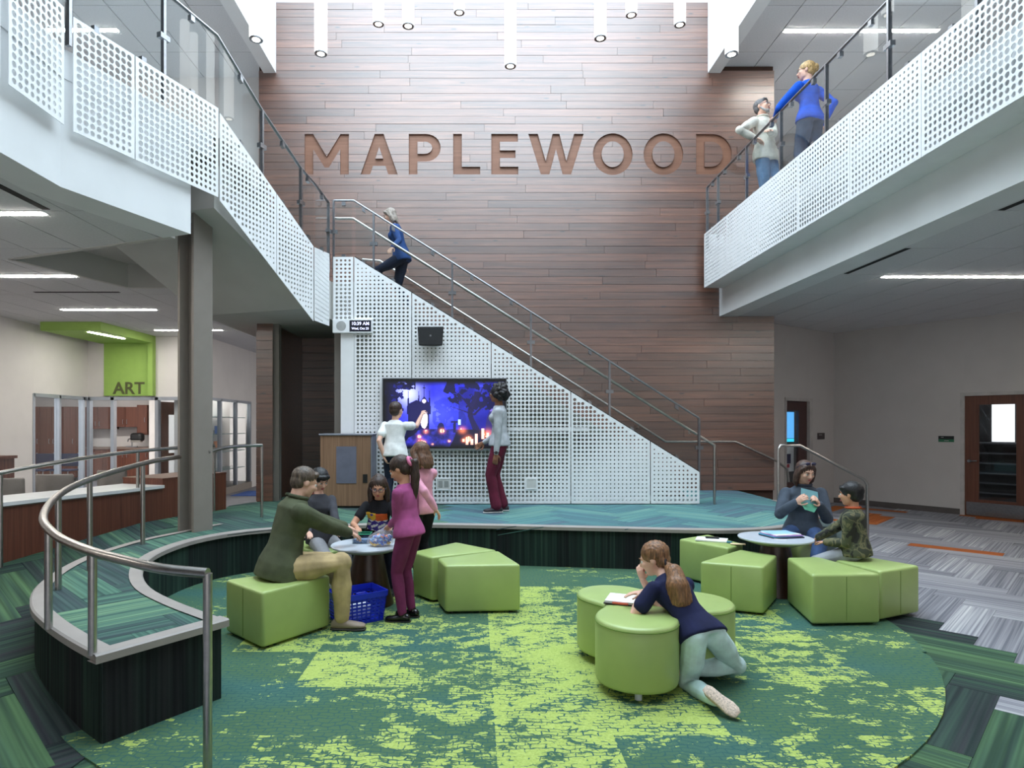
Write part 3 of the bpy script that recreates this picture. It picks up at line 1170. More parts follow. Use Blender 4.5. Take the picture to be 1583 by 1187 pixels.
# ---- columns
def h_column(name, c, ang, w, dpt, z0, z1, label, mat=M_TAUPE, tf=0.035):
    o = root(name, (*c, z0), label, 'column')
    ca, sa = math.cos(math.radians(ang)), math.sin(math.radians(ang))
    X, Y = np.array([ca, sa, 0]), np.array([-sa, ca, 0])
    mid = np.array([*c, (z0 + z1) / 2])
    hz = np.array([0, 0, (z1 - z0) / 2])
    for s_ in (-1, 1):
        m = MB()
        m.obox(mid + Y * s_ * (dpt / 2 - tf / 2), X * w / 2, Y * tf / 2, hz)
        add('flange', m, mat, o)
    m = MB()
    m.obox(mid, X * 0.012, Y * (dpt / 2 - tf), hz)
    add('web', m, mat, o)
    return o


h_column('steel_column', (-3.07, 7.0), 62, 0.24, 0.26, STAGE, 4.42, 'tall taupe steel column rising from the curved platform edge')
h_column('steel_column', (-3.03, 9.75), 0, 0.10, 0.12, STAGE, 3.15, 'slim grey steel column against the wooden pier', M_TAUPED, 0.02)
h_column('steel_column', (-2.03, 9.5), 0, 0.12, 0.12, STAGE, 3.15, 'slim grey steel column behind the lectern', M_TAUPED, 0.02)


# ---- perforated fronts
def hole_r(u, v, seed):
    a = math.sin(u * 1.9 + 0.8 * math.sin(v * 1.7 + seed) + seed) + math.sin(v * 2.6 - u * 0.9 + 1.3 * seed)
    return 0.0105 + 0.0130 * min(1.0, max(0.0, 0.5 + 0.34 * a))


def perf_panel(name, org, ud, poly, parent, pitch=0.0575, thick=0.006, seed=0.0, mat=None, u_off=0.0, big=1.0):
    """poly: convex polygon in (u, z); org: world xy of u = 0; ud: unit xy direction"""
    org = np.array(org, float)
    ud = np.array(ud, float)
    nv = np.array([ud[1], -ud[0]])   # towards the viewer
    if area2(poly) < 0:
        poly = poly[::-1]
    us, vs_ = [p[0] for p in poly], [p[1] for p in poly]
    m = MB()

    def w(u, v, back=False):
        q = org + ud * u - (nv * thick if back else 0)
        return (q[0], q[1], v)
    u0, u1, v0, v1 = min(us), max(us), min(vs_), max(vs_)
    mg = 0.022
    nu = max(1, int((u1 - u0 - 2 * mg) / pitch))
    nvv = max(1, int((v1 - v0 - 2 * mg) / pitch))
    pu, pv = (u1 - u0 - 2 * mg) / nu, (v1 - v0 - 2 * mg) / nvv
    cuts_u = [u0] + [u0 + mg + i * pu for i in range(nu + 1)] + [u1]
    cuts_v = [v0] + [v0 + mg + i * pv for i in range(nvv + 1)] + [v1]
    # half planes for the inside test
    edges = list(zip(poly, poly[1:] + poly[:1]))

    def depth(p):
        return min(((b[0] - a[0]) * (p[1] - a[1]) - (b[1] - a[1]) * (p[0] - a[0])) / max(1e-9, math.dist(a, b)) for a, b in edges)
    K = 12
    for i in range(len(cuts_u) - 1):
        for j in range(len(cuts_v) - 1):
            a0, a1, b0, b1 = cuts_u[i], cuts_u[i + 1], cuts_v[j], cuts_v[j + 1]
            c = ((a0 + a1) / 2, (b0 + b1) / 2)
            hole = 0 < i < len(cuts_u) - 2 and 0 < j < len(cuts_v) - 2
            sq = [(a0, b0), (a1, b0), (a1, b1), (a0, b1)]
            dc = depth(c)
            if dc < -pitch:
                continue
            if hole and dc > pitch * 0.5 and min(depth(q) for q in sq) >= -1e-6:
                r = min(hole_r(c[0] + u_off, c[1], seed) * big, pu * 0.42)
                hu, hv = (a1 - a0) / 2, (b1 - b0) / 2
                sqp = []
                for k in range(K):
                    an = 2 * PI * (k + 0.5) / K
                    x, y = math.cos(an), math.sin(an)
                    t = 1 / max(abs(x), abs(y))
                    sqp.append((c[0] + hu * x * t, c[1] + hv * y * t))
                # corners: snap the points nearest to each corner
                for (sx, sy) in ((1, 1), (-1, 1), (-1, -1), (1, -1)):
                    pass
                base = len(m.v)
                circ_ = [(c[0] + r * math.cos(2 * PI * (k + 0.5) / K), c[1] + r * math.sin(2 * PI * (k + 0.5) / K)) for k in range(K)]
                m.v.extend([w(*q) for q in sqp] + [w(*q) for q in circ_] + [w(*q, True) for q in circ_] + [w(*q, True) for q in sqp])
                cor = []
                for cq in ((a1, b1), (a0, b1), (a0, b0), (a1, b0)):
                    cor.append(len(m.v))
                    m.v.append(w(*cq))
                    m.v.append(w(*cq, True))
                for k in range(K):
                    k2 = (k + 1) % K
                    # the corner lies between k = 1|2, 4|5, 7|8, 10|11 when K = 12 (angles 45, 135 ...)
                    ci = {1: 0, 4: 1, 7: 2, 10: 3}.get(k)
                    if ci is None:
                        m.f.append((base + k, base + k2, base + K + k2, base + K + k))
                        m.f.append((base + 3 * K + k2, base + 3 * K + k, base + 2 * K + k, base + 2 * K + k2))
                    else:
                        m.f.append((base + k, cor[ci], base + k2, base + K + k2, base + K + k))
                        m.f.append((base + 3 * K + k2, cor[ci] + 1, base + 3 * K + k, base + 2 * K + k, base + 2 * K + k2))
                    m.f.append((base + K + k, base + K + k2, base + 2 * K + k2, base + 2 * K + k))
                    m.uv.extend([None] * 3)
                    m.mi.extend([0] * 3)
            else:
                pc = clip_poly(sq, poly)
                if len(pc) >= 3 and abs(area2(pc)) > 1e-7:
                    m.poly([w(*q) for q in pc])
                    m.poly([w(*q, True) for q in pc[::-1]])
    for a, b in edges:
        m.poly([w(*b), w(*a), w(*a, True), w(*b, True)])
    return add(name, m, mat or M_WHITE, parent)


# right gallery fronts: the face is seen from the left, u runs away from the viewer's near side
XP = 3.955
fronts_r = root('perforated_front', (XP, 7, 4.0), 'row of white perforated panels along the right gallery edge', 'balcony panels')
ys = [11.1, 10.1, 8.97, 7.87, 6.78, 5.69, 4.60, 3.51]
for a, b in zip(ys, ys[1:]):
    # u measured from y = a towards the camera so that the face looks to -x
    perf_panel('perforated_panel', (XP, a), (0, -1), [(0.004, 4.0), (a - b - 0.004, 4.0), (a - b - 0.004, 4.93), (0.004, 4.93)], fronts_r, seed=1.0, u_off=11.1 - a, big=1.0)
add('end_return', bx((XP, 11.1, 4.0), (4.29, 11.108, 4.93)), M_WHITE, fronts_r)

# left gallery fronts
fronts_l = root('perforated_front', (-3.2, 5, 4.0), 'row of white perforated panels along the left gallery edge', 'balcony panels')
for a, b, so in ((3.30, 4.40, 0), (4.40 + 0.0, 4.47, 9), (4.47, 5.08, 2)):
    if so == 9:
        continue
    perf_panel('perforated_panel', (-3.265, a), (0, 1), [(0.004, 4.0), (b - a - 0.004, 4.0), (b - a - 0.004, 4.93), (0.004, 4.93)], fronts_l, seed=0.3 + so)
dv_ = np.array(GP[2]) - np.array(GP[1])
dvl = np.linalg.norm(dv_)
dv_ = dv_ / dvl
cut1 = 0.60
for a, b in ((0.02, cut1), (cut1 + 0.015, dvl - 0.01)):
    perf_panel('perforated_panel', np.array(GP[1]) + dv_ * a, dv_, [(0, 4.0), (b - a, 4.0), (b - a, 4.93), (0, 4.93)], fronts_l, seed=2.0 + a, big=1.1)
# upper flight fronts (children of the flight)
zt0, zt1, zb0, zb1 = 4.90, 3.95, 3.98, 2.97
q = lambda s, e0, e1: e0 + (e1 - e0) * s / UFL
for a, b in ((0.015, UFL * 0.55), (UFL * 0.55 + 0.012, UFL - 0.01)):
    perf_panel('perforated_panel', np.array(GP[2]) + UD * a, UD,
               [(0, q(a, zb0, zb1)), (b - a, q(b, zb0, zb1)), (b - a, q(b, zt0, zt1)), (0, q(a, zt0, zt1))], flight, seed=3.0 + a, big=0.95)
g0, g1 = np.array([-2.115, 8.39]), np.array([-2.09, 9.12])
gd = (g1 - g0) / np.linalg.norm(g1 - g0)
perf_panel('perforated_panel', g0, gd, [(0, 2.99), (0.73, 3.03), (0.73, 4.06), (0, 3.95)], flight, seed=5.0, big=0.95)

# lower flight: perforated front facing the camera
stair = root('staircase_lower', (0.6, 10.2, STAGE), 'main stair flight behind white perforated front panels', 'staircase')
SX = lambda px: (px - CX) * YS / F_PX
X0s, X1s = SX(548), SX(1082)
Z0s, Z1s = EYE + (CY - 397) * YS / F_PX, EYE + (CY - 730) * YS / F_PX
ztop = lambda x: Z0s if x <= X0s else Z0s + (Z1s - Z0s) * (x - X0s) / (X1s - X0s)
ZB = STAGE + 0.015
edges_px = [547, 636.5, 759.4, 882.4, 1005.5, 1082]
perf_panel('perforated_panel', (SX(515), YS), (1, 0), [(0, 3.12), (SX(546) - SX(515), 3.12), (SX(546) - SX(515), Z0s), (0, Z0s)], stair, seed=0.5)
for a, b in zip(edges_px, edges_px[1:]):
    xa, xb = SX(a) + 0.006, SX(b) - 0.006
    perf_panel('perforated_panel', (xa, YS), (1, 0), [(0, ZB), (xb - xa, ZB), (xb - xa, ztop(xb)), (0, ztop(xa))], stair, seed=0.9, u_off=xa + 3)
# backing wall behind the perforation, lower than the front
m = MB()
pb = [(X0s - 0.2, ZB), (X1s - 0.35, ZB), (X1s - 0.35, ztop(X1s - 0.35) - 0.25), (X0s + 0.3, Z0s - 0.42), (X0s - 0.2, Z0s - 0.42)]
m.raw([(x, YS + 0.16, z) for x, z in pb] + [(x, YS + 0.2, z) for x, z in pb],
      [(0, 1, 2, 3, 4), (9, 8, 7, 6, 5)] + [(i, 5 + i, 5 + (i + 1) % 5, (i + 1) % 5) for i in range(5)])
add('backing_wall', m, M_BACK, stair)
for zz in (STAGE + 1.06,):
    add('mounting_rail', bx((X0s, YS + 0.03, zz), (X1s - 1.6, YS + 0.06, zz + 0.06)), M_WHITE, stair)
add('mounting_rail', bx((X0s, YS + 0.03, STAGE + 0.05), (X1s - 0.05, YS + 0.06, STAGE + 0.11)), M_WHITE, stair)
add('edge_box', bx((SX(526.5), YS + 0.01, STAGE), (SX(547), YS + 0.2, 3.12)), M_WHITE, stair)
NS = 19
run = (SX(1062) - X0s) / NS
rise = (LAND - STAGE) / NS
for k in range(NS - 1):
    x1 = SX(1062) - k * run
    zz = STAGE + (k + 1) * rise
    add('step', bx((x1 - run - 0.02, YS + 0.06, zz - 0.2), (x1, YB - 0.01, zz)), M_TAUPED, stair)
# dark stringer line along the top of the front
m = MB()
m.raw([(X0s, YS + 0.02, Z0s - 0.03), (X1s, YS + 0.02, Z1s - 0.03), (X1s, YS + 0.02, Z1s + 0.015), (X0s, YS + 0.02, Z0s + 0.015),
       (X0s, YS + 0.06, Z0s - 0.03), (X1s, YS + 0.06, Z1s - 0.03), (X1s, YS + 0.06, Z1s + 0.015), (X0s, YS + 0.06, Z0s + 0.015)],
      [(0, 1, 2, 3), (7, 6, 5, 4), (3, 2, 6, 7), (0, 4, 5, 1), (1, 5, 6, 2), (0, 3, 7, 4)])
add('stringer', m, M_DARK, stair)


# ---- glass guards
def pane(m, a, b, z0a, z1a, z0b, z1b, t=0.012):
    a, b = np.array(a, float), np.array(b, float)
    dd = (b - a) / np.linalg.norm(b - a)
    nn = np.array([dd[1], -dd[0]]) * t / 2
    vs = [(*(a + nn), z0a), (*(b + nn), z0b), (*(b + nn), z1b), (*(a + nn), z1a), (*(a - nn), z0a), (*(b - nn), z0b), (*(b - nn), z1b), (*(a - nn), z1a)]
    m.raw(vs, [(0, 1, 2, 3), (7, 6, 5, 4), (3, 2, 6, 7), (0, 4, 5, 1), (1, 5, 6, 2), (0, 3, 7, 4)])


def guard(o, pts, base, top, posts, off_in=(0, 0), rail_r=0.019, clip_every=0.55, glass_lo=-0.06):
    """pts: plan points with base and top heights; posts: indices of points carrying a post"""
    P = [np.array(p, float) for p in pts]
    m = MB()
    m.tube([(*p, z) for p, z in zip(P, top)], rail_r, 10)
    add('top_rail', m, M_STEEL, o, autosmooth=40)
    for i in posts:
        m = MB()
        p = P[i]
        dd = P[min(i + 1, len(P) - 1)] - P[max(i - 1, 0)]
        dd = dd / np.linalg.norm(dd)
        m.obox((*p, (base[i] - 0.25 + top[i]) / 2), (*(dd * 0.015), 0), (-dd[1] * 0.02, dd[0] * 0.02, 0), (0, 0, (top[i] - base[i] + 0.25) / 2))
        add('post', m, M_STEEL, o)
        m = MB()
        m.obox((*p, base[i] + 0.45 * (top[i] - base[i])), (*(dd * 0.055), 0), (-dd[1] * 0.026, dd[0] * 0.026, 0), (0, 0, 0.025))
        add('glass_clip', m, M_STEEL, o)
    for i in range(len(P) - 1):
        L = np.linalg.norm(P[i + 1] - P[i])
        if L < 0.12:
            continue
        g = min(0.035, L * 0.1) / L
        lerp = lambda u, v, t: u + (v - u) * t
        m = MB()
        pane(m, lerp(P[i], P[i + 1], g), lerp(P[i], P[i + 1], 1 - g),
             lerp(base[i], base[i + 1], g) + glass_lo, lerp(top[i], top[i + 1], g) - 0.035,
             lerp(base[i], base[i + 1], 1 - g) + glass_lo, lerp(top[i], top[i + 1], 1 - g) - 0.035)
        add('glass_pane', m, M_GLASS, o)
        n = max(1, round(L / clip_every))
        dd = (P[i + 1] - P[i]) / L
        for k in range(n):
            t = (k + 0.5) / n
            p = lerp(P[i], P[i + 1], t)
            for zz in (lerp(top[i], top[i + 1], t) - 0.05, lerp(base[i], base[i + 1], t) + 0.015):
                m = MB()
                sl_ = (top[i + 1] - top[i]) / L
                ll = math.hypot(1, sl_)
                m.obox((*p, zz), (dd[0] * 0.026 / ll, dd[1] * 0.026 / ll, 0.026 * sl_ / ll), (-dd[1] * 0.022, dd[0] * 0.022, 0), (0, 0, 0.028))
                add('glass_clip', m, M_STEEL, o)


RAILZ = 5.735
gr = root('glass_guardrail', (3.99, 7, 4.9), 'glass guardrail with dark steel top rail along the right gallery', 'guardrail')
yp = [11.08, 10.58, 9.46, 8.40, 7.31, 6.20, 5.10, 4.0]
guard(gr, [(4.0, y) for y in yp], [4.93] * 8, [RAILZ] * 8, range(8))
gl_ = root('glass_guardrail', (-3.2, 6, 4.9), 'glass guardrail stepping down along the left gallery and upper flight', 'guardrail')
gp = [(-3.29, 3.2), (-3.29, 4.35), (-3.29, 5.17)]
mid = np.array(GP[1]) + dv_ * (dvl * 0.58) + np.array([-dv_[1], dv_[0]]) * 0.03
gp += [tuple(mid), tuple(np.array(GP[2]) + UN * 0.03)]
f1 = np.array(GP[2]) + UD * UFL * 0.42 + UN * 0.03
f2 = np.array(GP[2]) + UD * UFL * 0.86 + UN * 0.03
f3 = np.array(GP[2]) + UD * UFL * 1.0 + UN * 0.03
zz_ = lambda s: q(s * UFL, zt0, zt1)
gp += [tuple(f1), tuple(f2), (-2.13, 8.45), (-2.11, 9.14)]
bs = [4.93] * 4 + [4.90, zz_(0.42), zz_(0.86), 3.98, 4.05]
tp = [RAILZ] * 4 + [RAILZ - 0.03, zz_(0.42) + 0.76, zz_(0.86) + 0.80, 4.80, 4.80]
guard(gl_, gp, bs, tp, [1, 2, 3, 5, 6, 8])
gs = root('glass_guardrail', (0.5, YS, 2.5), 'glass guardrail sloping down the main stair flight', 'guardrail')
xs = [SX(515), SX(546), SX(577), SX(699), SX(821), SX(943), SX(1082)]
topz = [EYE + (CY - p) * YS / F_PX for p in (308.5, 308.5, 328, 404.5, 481.5, 558, 646)]
guard(gs, [(x, YS + 0.04) for x in xs], [ztop(x) for x in xs], topz, [0, 2, 3, 4, 5, 6], rail_r=0.015)


# ---- round steel handrails
def handrail(name, label, pts, posts=(), r=0.021, brackets=(), group=None, per=1):
    P = [np.array(p, float) for p in pts]
    o = root(name, (*P[len(P) // 2][:2], min(p[2] for p in P)), label, 'handrail', group)
    m = MB()
    m.tube(P, r, 12)
    add('rail', m, M_RAIL, o, autosmooth=50)
    for top_, z0 in posts:
        m = MB()
        m.tube([(top_[0], top_[1], z0), (top_[0], top_[1], top_[2])], r * 0.86, 12)
        add('post', m, M_RAIL, o, autosmooth=50)
    for (p, qd) in brackets:
        m = MB()
        p = np.array(p, float)
        m.tube([p, p + np.array([0, 0, -0.06]), p + np.array([0, 0, -0.06]) + np.array(qd, float)], 0.008, 8)
        add('bracket', m, M_RAIL, o)
    return o


YH = YS + 0.13
hz = lambda px, py: tuple(at(px, py, YH))
handrail('handrail', 'round steel handrail on the inner side of the main stair, ending at a post',
         [hz(515, 338), hz(546, 338), hz(1104, 688), hz(1105, 691)], posts=[(at(1104.5, 690, YH - 0.1), STAGE)],
         brackets=[(hz(577 + 122 * k, 358 + 76.5 * k), (0, -0.08, 0)) for k in range(5)])
YW = YB - 0.09
hw = lambda px, py: tuple(at(px, py, YW))
handrail('handrail', 'wall mounted steel handrail running down the wooden wall behind the stair',
         [hw(560, 401), hw(587, 403), hw(1029, 682.5), hw(1137, 682.5), hw(1202, 713), hw(1217, 725), hw(1219, 745)],
         brackets=[(hw(587 + 80 * k, 403 + 50.6 * k), (0, 0.08, 0)) for k in range(6)])
handrail('handrail', 'bent steel handrail beside the platform steps behind the seated woman',
         [(4.22, 8.94, STAGE - 0.2), (4.22, 8.94, 1.28), (4.25, 8.94, 1.335), (4.52, 8.94, 1.335), (5.36, 8.85, 0.87), (5.40, 8.84, 0.80), (5.40, 8.84, 0.0)])
# ramp rails
inner_px = [(278, 706, 6.95, 1.28), (240, 712, 0, 1.262), (200, 722, 0, 1.235), (150, 737, 0, 1.20), (110, 753, 0, 1.16), (85, 770, 0, 1.12), (71, 787, 0, 1.085),
            (67, 803, 0, 1.06), (75, 817, 0, 1.035), (97, 834, 0, 1.01), (143, 853, 0, 0.985), (200, 868, 0, 0.965), (250, 879, 0, 0.95), (321, 886, 0, 0.94)]
R = []
for px, py, yy, zz in inner_px:
    Y = F_PX * (EYE - zz) / (py - CY)
    R.append(((px - CX) * Y / F_PX, Y, zz))
Rs = spline(R, 4)
end = Rs[-1]
posts = []
for px, by in ((222, 834), (139, 862), (86, 893), (75, 941), (143, 985)):
    Y = F_PX * (EYE - STAGE - 0.01) / (by - CY)
    X = (px - CX) * Y / F_PX
    j = min(range(len(Rs)), key=lambda i: (Rs[i][0] - X) ** 2 + (Rs[i][1] - Y) ** 2)
    posts.append(((X, Y, Rs[j][2]), STAGE))
RAMP_RAIL = Rs
posts = []
for px in (219, 139):      # rear branch
    j = min(range(len(Rs) // 2), key=lambda i: abs(CX + Rs[i][0] * F_PX / Rs[i][1] - px))
    posts.append((tuple(Rs[j]), STAGE))
for px in (83, 75, 143):
    rng = range(len(Rs) // 2 - 8, len(Rs)) if px != 83 else range(len(Rs) // 2 - 6)
    j = min(rng, key=lambda i: abs(CX + Rs[i][0] * F_PX / Rs[i][1] - px))
    posts.append((tuple(Rs[j]), STAGE))
posts.append((tuple(end), 0.0))
handrail('handrail', 'curved steel handrail on posts around the platform arm in the left foreground', Rs, posts=posts, r=0.024)
orp = [(-4.6, 4.8, 1.03), (-4.38, 5.9, 1.18), (-4.12, 6.7, 1.27), (-3.92, 7.42, 1.318), (-3.6, 8.3, 1.345), (-3.50, 8.55, 1.345)]
Os = spline(orp, 4)
handrail('handrail', 'steel handrail along the front of the reception desk', Os,
         posts=[((-4.38, 5.9, 1.18), ramp_z(0, 5.9)), ((-3.92, 7.42, 1.318), STAGE), ((-3.50, 8.55, 1.345), STAGE)], r=0.021)
handrail('handrail', 'short steel handrail from the taupe column to a post beside the wooden pier',
         spline([(-2.93, 7.0, 1.325), (-2.9, 7.4, 1.36), (-2.78, 7.8, 1.37), (-2.67, 7.98, 1.37)], 4), posts=[((-2.67, 7.98, 1.37), STAGE)])

# ================================================================== lamps
def led(px0, px1, py, z, label, w=0.075, parent=None, n_long=None):
    Y = F_PX * (z - EYE) / (CY - py)
    x0, x1 = (px0 - CX) * Y / F_PX, (px1 - CX) * Y / F_PX
    o = root('linear_light', ((x0 + x1) / 2, Y, z), label, 'ceiling light', 'recessed linear ceiling lights')
    add('trim', bx((x0 - 0.02, Y - w / 2 - 0.015, z - 0.006), (x1 + 0.02, Y + w / 2 + 0.015, z - 0.001)), M_WHITE, o)
    add('diffuser', bx((x0, Y - w / 2, z - 0.012), (x1, Y + w / 2, z - 0.0065)), M_LED, o)
    return o


led(1213, 1450, 47, CEIL_HI, 'linear ceiling light above the right gallery walkway')
led(1365, 1658, 427, CEIL_LO, 'linear ceiling light under the right gallery')
led(-330, 68, 329, CEIL_LO, 'nearest linear light under the left gallery, beside the beam')
led(-176, 116, 426, CEIL_LO, 'middle linear light under the left gallery')
led(95, 241, 478, CEIL_LO, 'linear ceiling light in front of the green art canopy')
led(240, 343, 510, CEIL_LO, 'farthest linear light, behind the taupe column')
led(60, 182, 46, CEIL_HI, 'linear ceiling light above the left gallery')
# unseen linear lights, added outside the picture to brighten under the galleries
for x, y, lab in ((6.6, 4.95, 'added fill light under the right gallery, unseen beyond the right picture edge'), (6.6, 1.7, 'added unseen fill light under the right gallery level with the camera'),
                  (-6.6, 3.0, 'added unseen fill light under the left gallery level with the camera')):
    o = root('linear_light', (x, y, CEIL_LO), lab, 'ceiling light', 'recessed linear ceiling lights')
    add('trim', bx((x - 1.24, y - 0.052, CEIL_LO - 0.006), (x + 1.24, y + 0.052, CEIL_LO - 0.001)), M_WHITE, o)
    add('diffuser', bx((x - 1.22, y - 0.037, CEIL_LO - 0.012), (x + 1.22, y + 0.037, CEIL_LO - 0.0065)), M_LED, o)

# dark slot diffusers
for i, (x0, y0, x1, y1, lab) in enumerate(((4.66, 6.95, 4.72, 8.12, 'black slot air diffuser in the ceiling beyond the right gallery beam'),
                                           (4.66, 4.3, 4.72, 5.72, 'near black slot air diffuser at the right picture edge'),
                                           (-3.86, 4.2, -3.79, 5.70, 'black slot air diffuser beside the left gallery beam'),
                                           (-6.38, 9.22, -5.15, 9.28, 'thin slot air diffuser between two left ceiling lights'))):
    add('slot_diffuser', bx((x0, y0, CEIL_LO - 0.004), (x1, y1, CEIL_LO + 0.002)), M_DARK, label=lab, cat='air vent')

# pendants in the skylight well
pend = [(396, 62, 20.5, 'leftmost glowing tube pendant, against the well corner'), (496, 84, 19, 'long glowing tube pendant second from the left'),
        (585, 38, 17, 'short glowing tube pendant left of a close pair'), (631, 41, 18, 'glowing tube pendant right of a close pair'),
        (710, 20, 16.5, 'shortest glowing tube pendant near the wall top'), (789, 103, 17.5, 'lowest glowing tube pendant, above the letters L and E'),
        (928, 60, 18.5, 'glowing tube pendant above the first letter O'), (976, 24, 17, 'short glowing tube pendant right of centre'),
        (1051, 39, 17, 'glowing tube pendant above the second letter O'), (1131, 85, 19.5, 'rightmost glowing tube pendant by the gallery opening')]
for px, py, w, lab in pend:
    D = 0.155 * F_PX / w
    c = at(px, py, D)
    o = root('pendant_light', c, lab, 'pendant light', 'cylinder pendants in the skylight well')
    r, L = 0.0775, 1.75
    m = MB()
    m.lathe((c[0], c[1], c[2] + 0.012), [(r * 0.97, 0), (r, 0.01), (r, L), (r * 0.9, L + 0.02)], 24)
    add('shade', m, M_PEND, o, autosmooth=40)
    m = MB()
    m.lathe((c[0], c[1], c[2]), [(r * 0.62, 0.004), (r * 0.98, 0.0), (r * 1.0, 0.014), (r * 0.6, 0.016)], 24)
    add('end_ring', m, M_STEEL, o, autosmooth=40)
    m = MB()
    m.lathe((c[0], c[1], c[2]), [(r * 0.6, 0.003), (r * 0.6, 0.012)], 20)
    add('end_lens', m, M_PENDEND, o)
    m = MB()
    m.tube([(c[0], c[1], c[2] + L), (c[0], c[1], 10.4)], 0.004, 6)
    add('cable', m, M_STEEL, o)

# ================================================================== wedge ottomans
def round_prism(m, poly, z0, z1, r=0.03, edge=0.022):
    """prism with rounded corners and softened top and bottom rims"""
    if area2(poly) < 0:
        poly = poly[::-1]
    out = []
    n = len(poly)
    for i in range(n):
        p, a, b = (np.array(poly[k]) for k in (i, i - 1, (i + 1) % n))
        da = (a - p) / np.linalg.norm(a - p)
        db = (b - p) / np.linalg.norm(b - p)
        for t in np.linspace(0, 1, 5):
            q = (1 - t) ** 2 * (p + da * r) + 2 * t * (1 - t) * p + t * t * (p + db * r)
            out.append(q)
    c = sum(out) / len(out)

    def ring(inset, z, crown=0.0):
        res = []
        for q in out:
            v = q - c
            l = np.linalg.norm(v)
            qq = c + v * (l - inset) / l
            res.append((qq[0], qq[1], z))
        return res
    rings = [ring(edge * 1.2, z0), ring(edge * 0.3, z0 + edge * 0.3), ring(0, z0 + edge)]
    rings += [ring(0, z1 - edge), ring(edge * 0.12, z1 - edge * 0.45), ring(edge * 0.5, z1 - edge * 0.1), ring(edge * 1.2, z1 + 0.001), ring(0.14, z1 + 0.006)]
    k = len(out)
    vs = [v for rg in rings for v in rg]
    fs = []
    for i in range(len(rings) - 1):
        for j in range(k):
            fs.append((i * k + j, i * k + (j + 1) % k, (i + 1) * k + (j + 1) % k, (i + 1) * k + j))
    fs.append(tuple(range(k - 1, -1, -1)))
    fs.append(tuple((len(rings) - 1) * k + j for j in range(k)))
    m.raw(vs, fs)


def ottoman(fp, label, h=0.43):
    """fp: wide face first (two points), then the narrow face"""
    c = np.mean(np.array(fp), axis=0)
    o = root('wedge_ottoman', (*c, 0.014), label, 'ottoman', 'lime green wedge ottomans')
    m = MB()
    round_prism(m, [tuple(p) for p in fp], 0.035, h)
    add('cushion', m, M_VINYL, o, smooth=True)
    # stitched seam down the middle of the wide face, and glides
    a, b = np.array(fp[0]), np.array(fp[1])
    mid = (a + b) / 2
    outw = mid - c
    outw = outw / np.linalg.norm(outw)
    m = MB()
    m.tube([(*(mid + outw * 0.0005), 0.06), (*(mid + outw * 0.0005), h - 0.02)], 0.0022, 6)
    add('seam', m, plain('seam_green', (92, 120, 40), 0.6), o)
    for p in fp:
        q = c + (np.array(p) - c) * 0.78
        m = MB()
        m.lathe((q[0], q[1], 0.014), [(0.018, 0), (0.018, 0.024)], 10)
        add('foot', m, M_BLACK, o)
    return o


ottoman([(-1.93, 4.93), (-1.52, 4.545), (-1.15, 5.06), (-1.40, 5.32)], 'lime wedge ottoman under the man in the olive jacket')
ottoman([(0.381, 5.464), (0.21, 6.07), (-0.347, 5.73), (-0.263, 5.42)], 'front lime wedge ottoman right of the girl in magenta')
ottoman([(0.20, 6.10), (-0.20, 6.52), (-0.60, 6.02), (-0.40, 5.77)], 'lime wedge ottoman behind another, right of the girl in magenta')
ottoman([(-1.55, 6.82), (-1.98, 6.42), (-1.42, 5.98), (-1.22, 6.20)], 'lime wedge ottoman behind the left round table')
ottoman([(-0.72, 6.80), (-1.30, 6.82), (-1.14, 6.16), (-0.86, 6.16)], 'lime wedge ottoman under the girl in the black shirt')
ottoman([(2.67, 5.09), (3.24, 5.125), (3.09, 5.80), (2.80, 5.77)], 'front lime wedge ottoman left of the boy in camouflage')
ottoman([(3.285, 5.20), (3.755, 5.42), (3.40, 6.02), (3.13, 5.86)], 'lime wedge ottoman under the boy in camouflage')
ottoman([(1.945, 5.57), (2.41, 5.37), (2.755, 5.86), (2.53, 6.13)][:], 'lime wedge ottoman between cloverleaf cushion and right round table')
ottoman([(2.52, 6.98), (2.12, 6.70), (2.44, 6.20), (2.68, 6.42)], 'lime wedge ottoman with papers on it beside the platform')
ottoman([(3.64, 6.66), (3.24, 6.98), (2.98, 6.52), (3.20, 6.34)], 'lime wedge ottoman under the woman in the grey pullover')

# ================================================================== cloverleaf ottoman
LOBES = [(0.975, 3.90, 0.243), (0.95, 4.46, 0.243), (1.45, 4.27, 0.258)]
cc = np.array([1.12, 4.21])


def clover_sdf(x, y):
    k = 0.17
    dsum = 0.0
    for (a, b, r) in LOBES:
        dsum += math.exp(-(math.hypot(x - a, y - b) - r) / k * 1.9)
    return -k / 1.9 * math.log(dsum)


clov = []
for i in range(120):
    a = 2 * PI * i / 120
    lo, hi = 0.0, 1.2
    for _ in range(40):
        md = (lo + hi) / 2
        if clover_sdf(cc[0] + md * math.cos(a), cc[1] + md * math.sin(a)) < 0:
            lo = md
        else:
            hi = md
    clov.append((cc[0] + lo * math.cos(a), cc[1] + lo * math.sin(a)))
cl = root('cloverleaf_ottoman', (*cc, 0.014), 'three-lobed lime green cloverleaf ottoman the girl leans on', 'ottoman')
m = MB()
rings = []
for ins, z in ((0.03, 0.07), (0.008, 0.076), (0, 0.095), (0, 0.425), (0.003, 0.438), (0.012, 0.448), (0.03, 0.452), (0.12, 0.456)):
    rg = []
    for p in clov:
        v = np.array(p) - cc
        l = np.linalg.norm(v)
        qq = cc + v * (l - ins) / l
        rg.append((qq[0], qq[1], z))
    rings.append(rg)
kk = len(clov)
fs = [(i * kk + j, i * kk + (j + 1) % kk, (i + 1) * kk + (j + 1) % kk, (i + 1) * kk + j) for i in range(len(rings) - 1) for j in range(kk)]
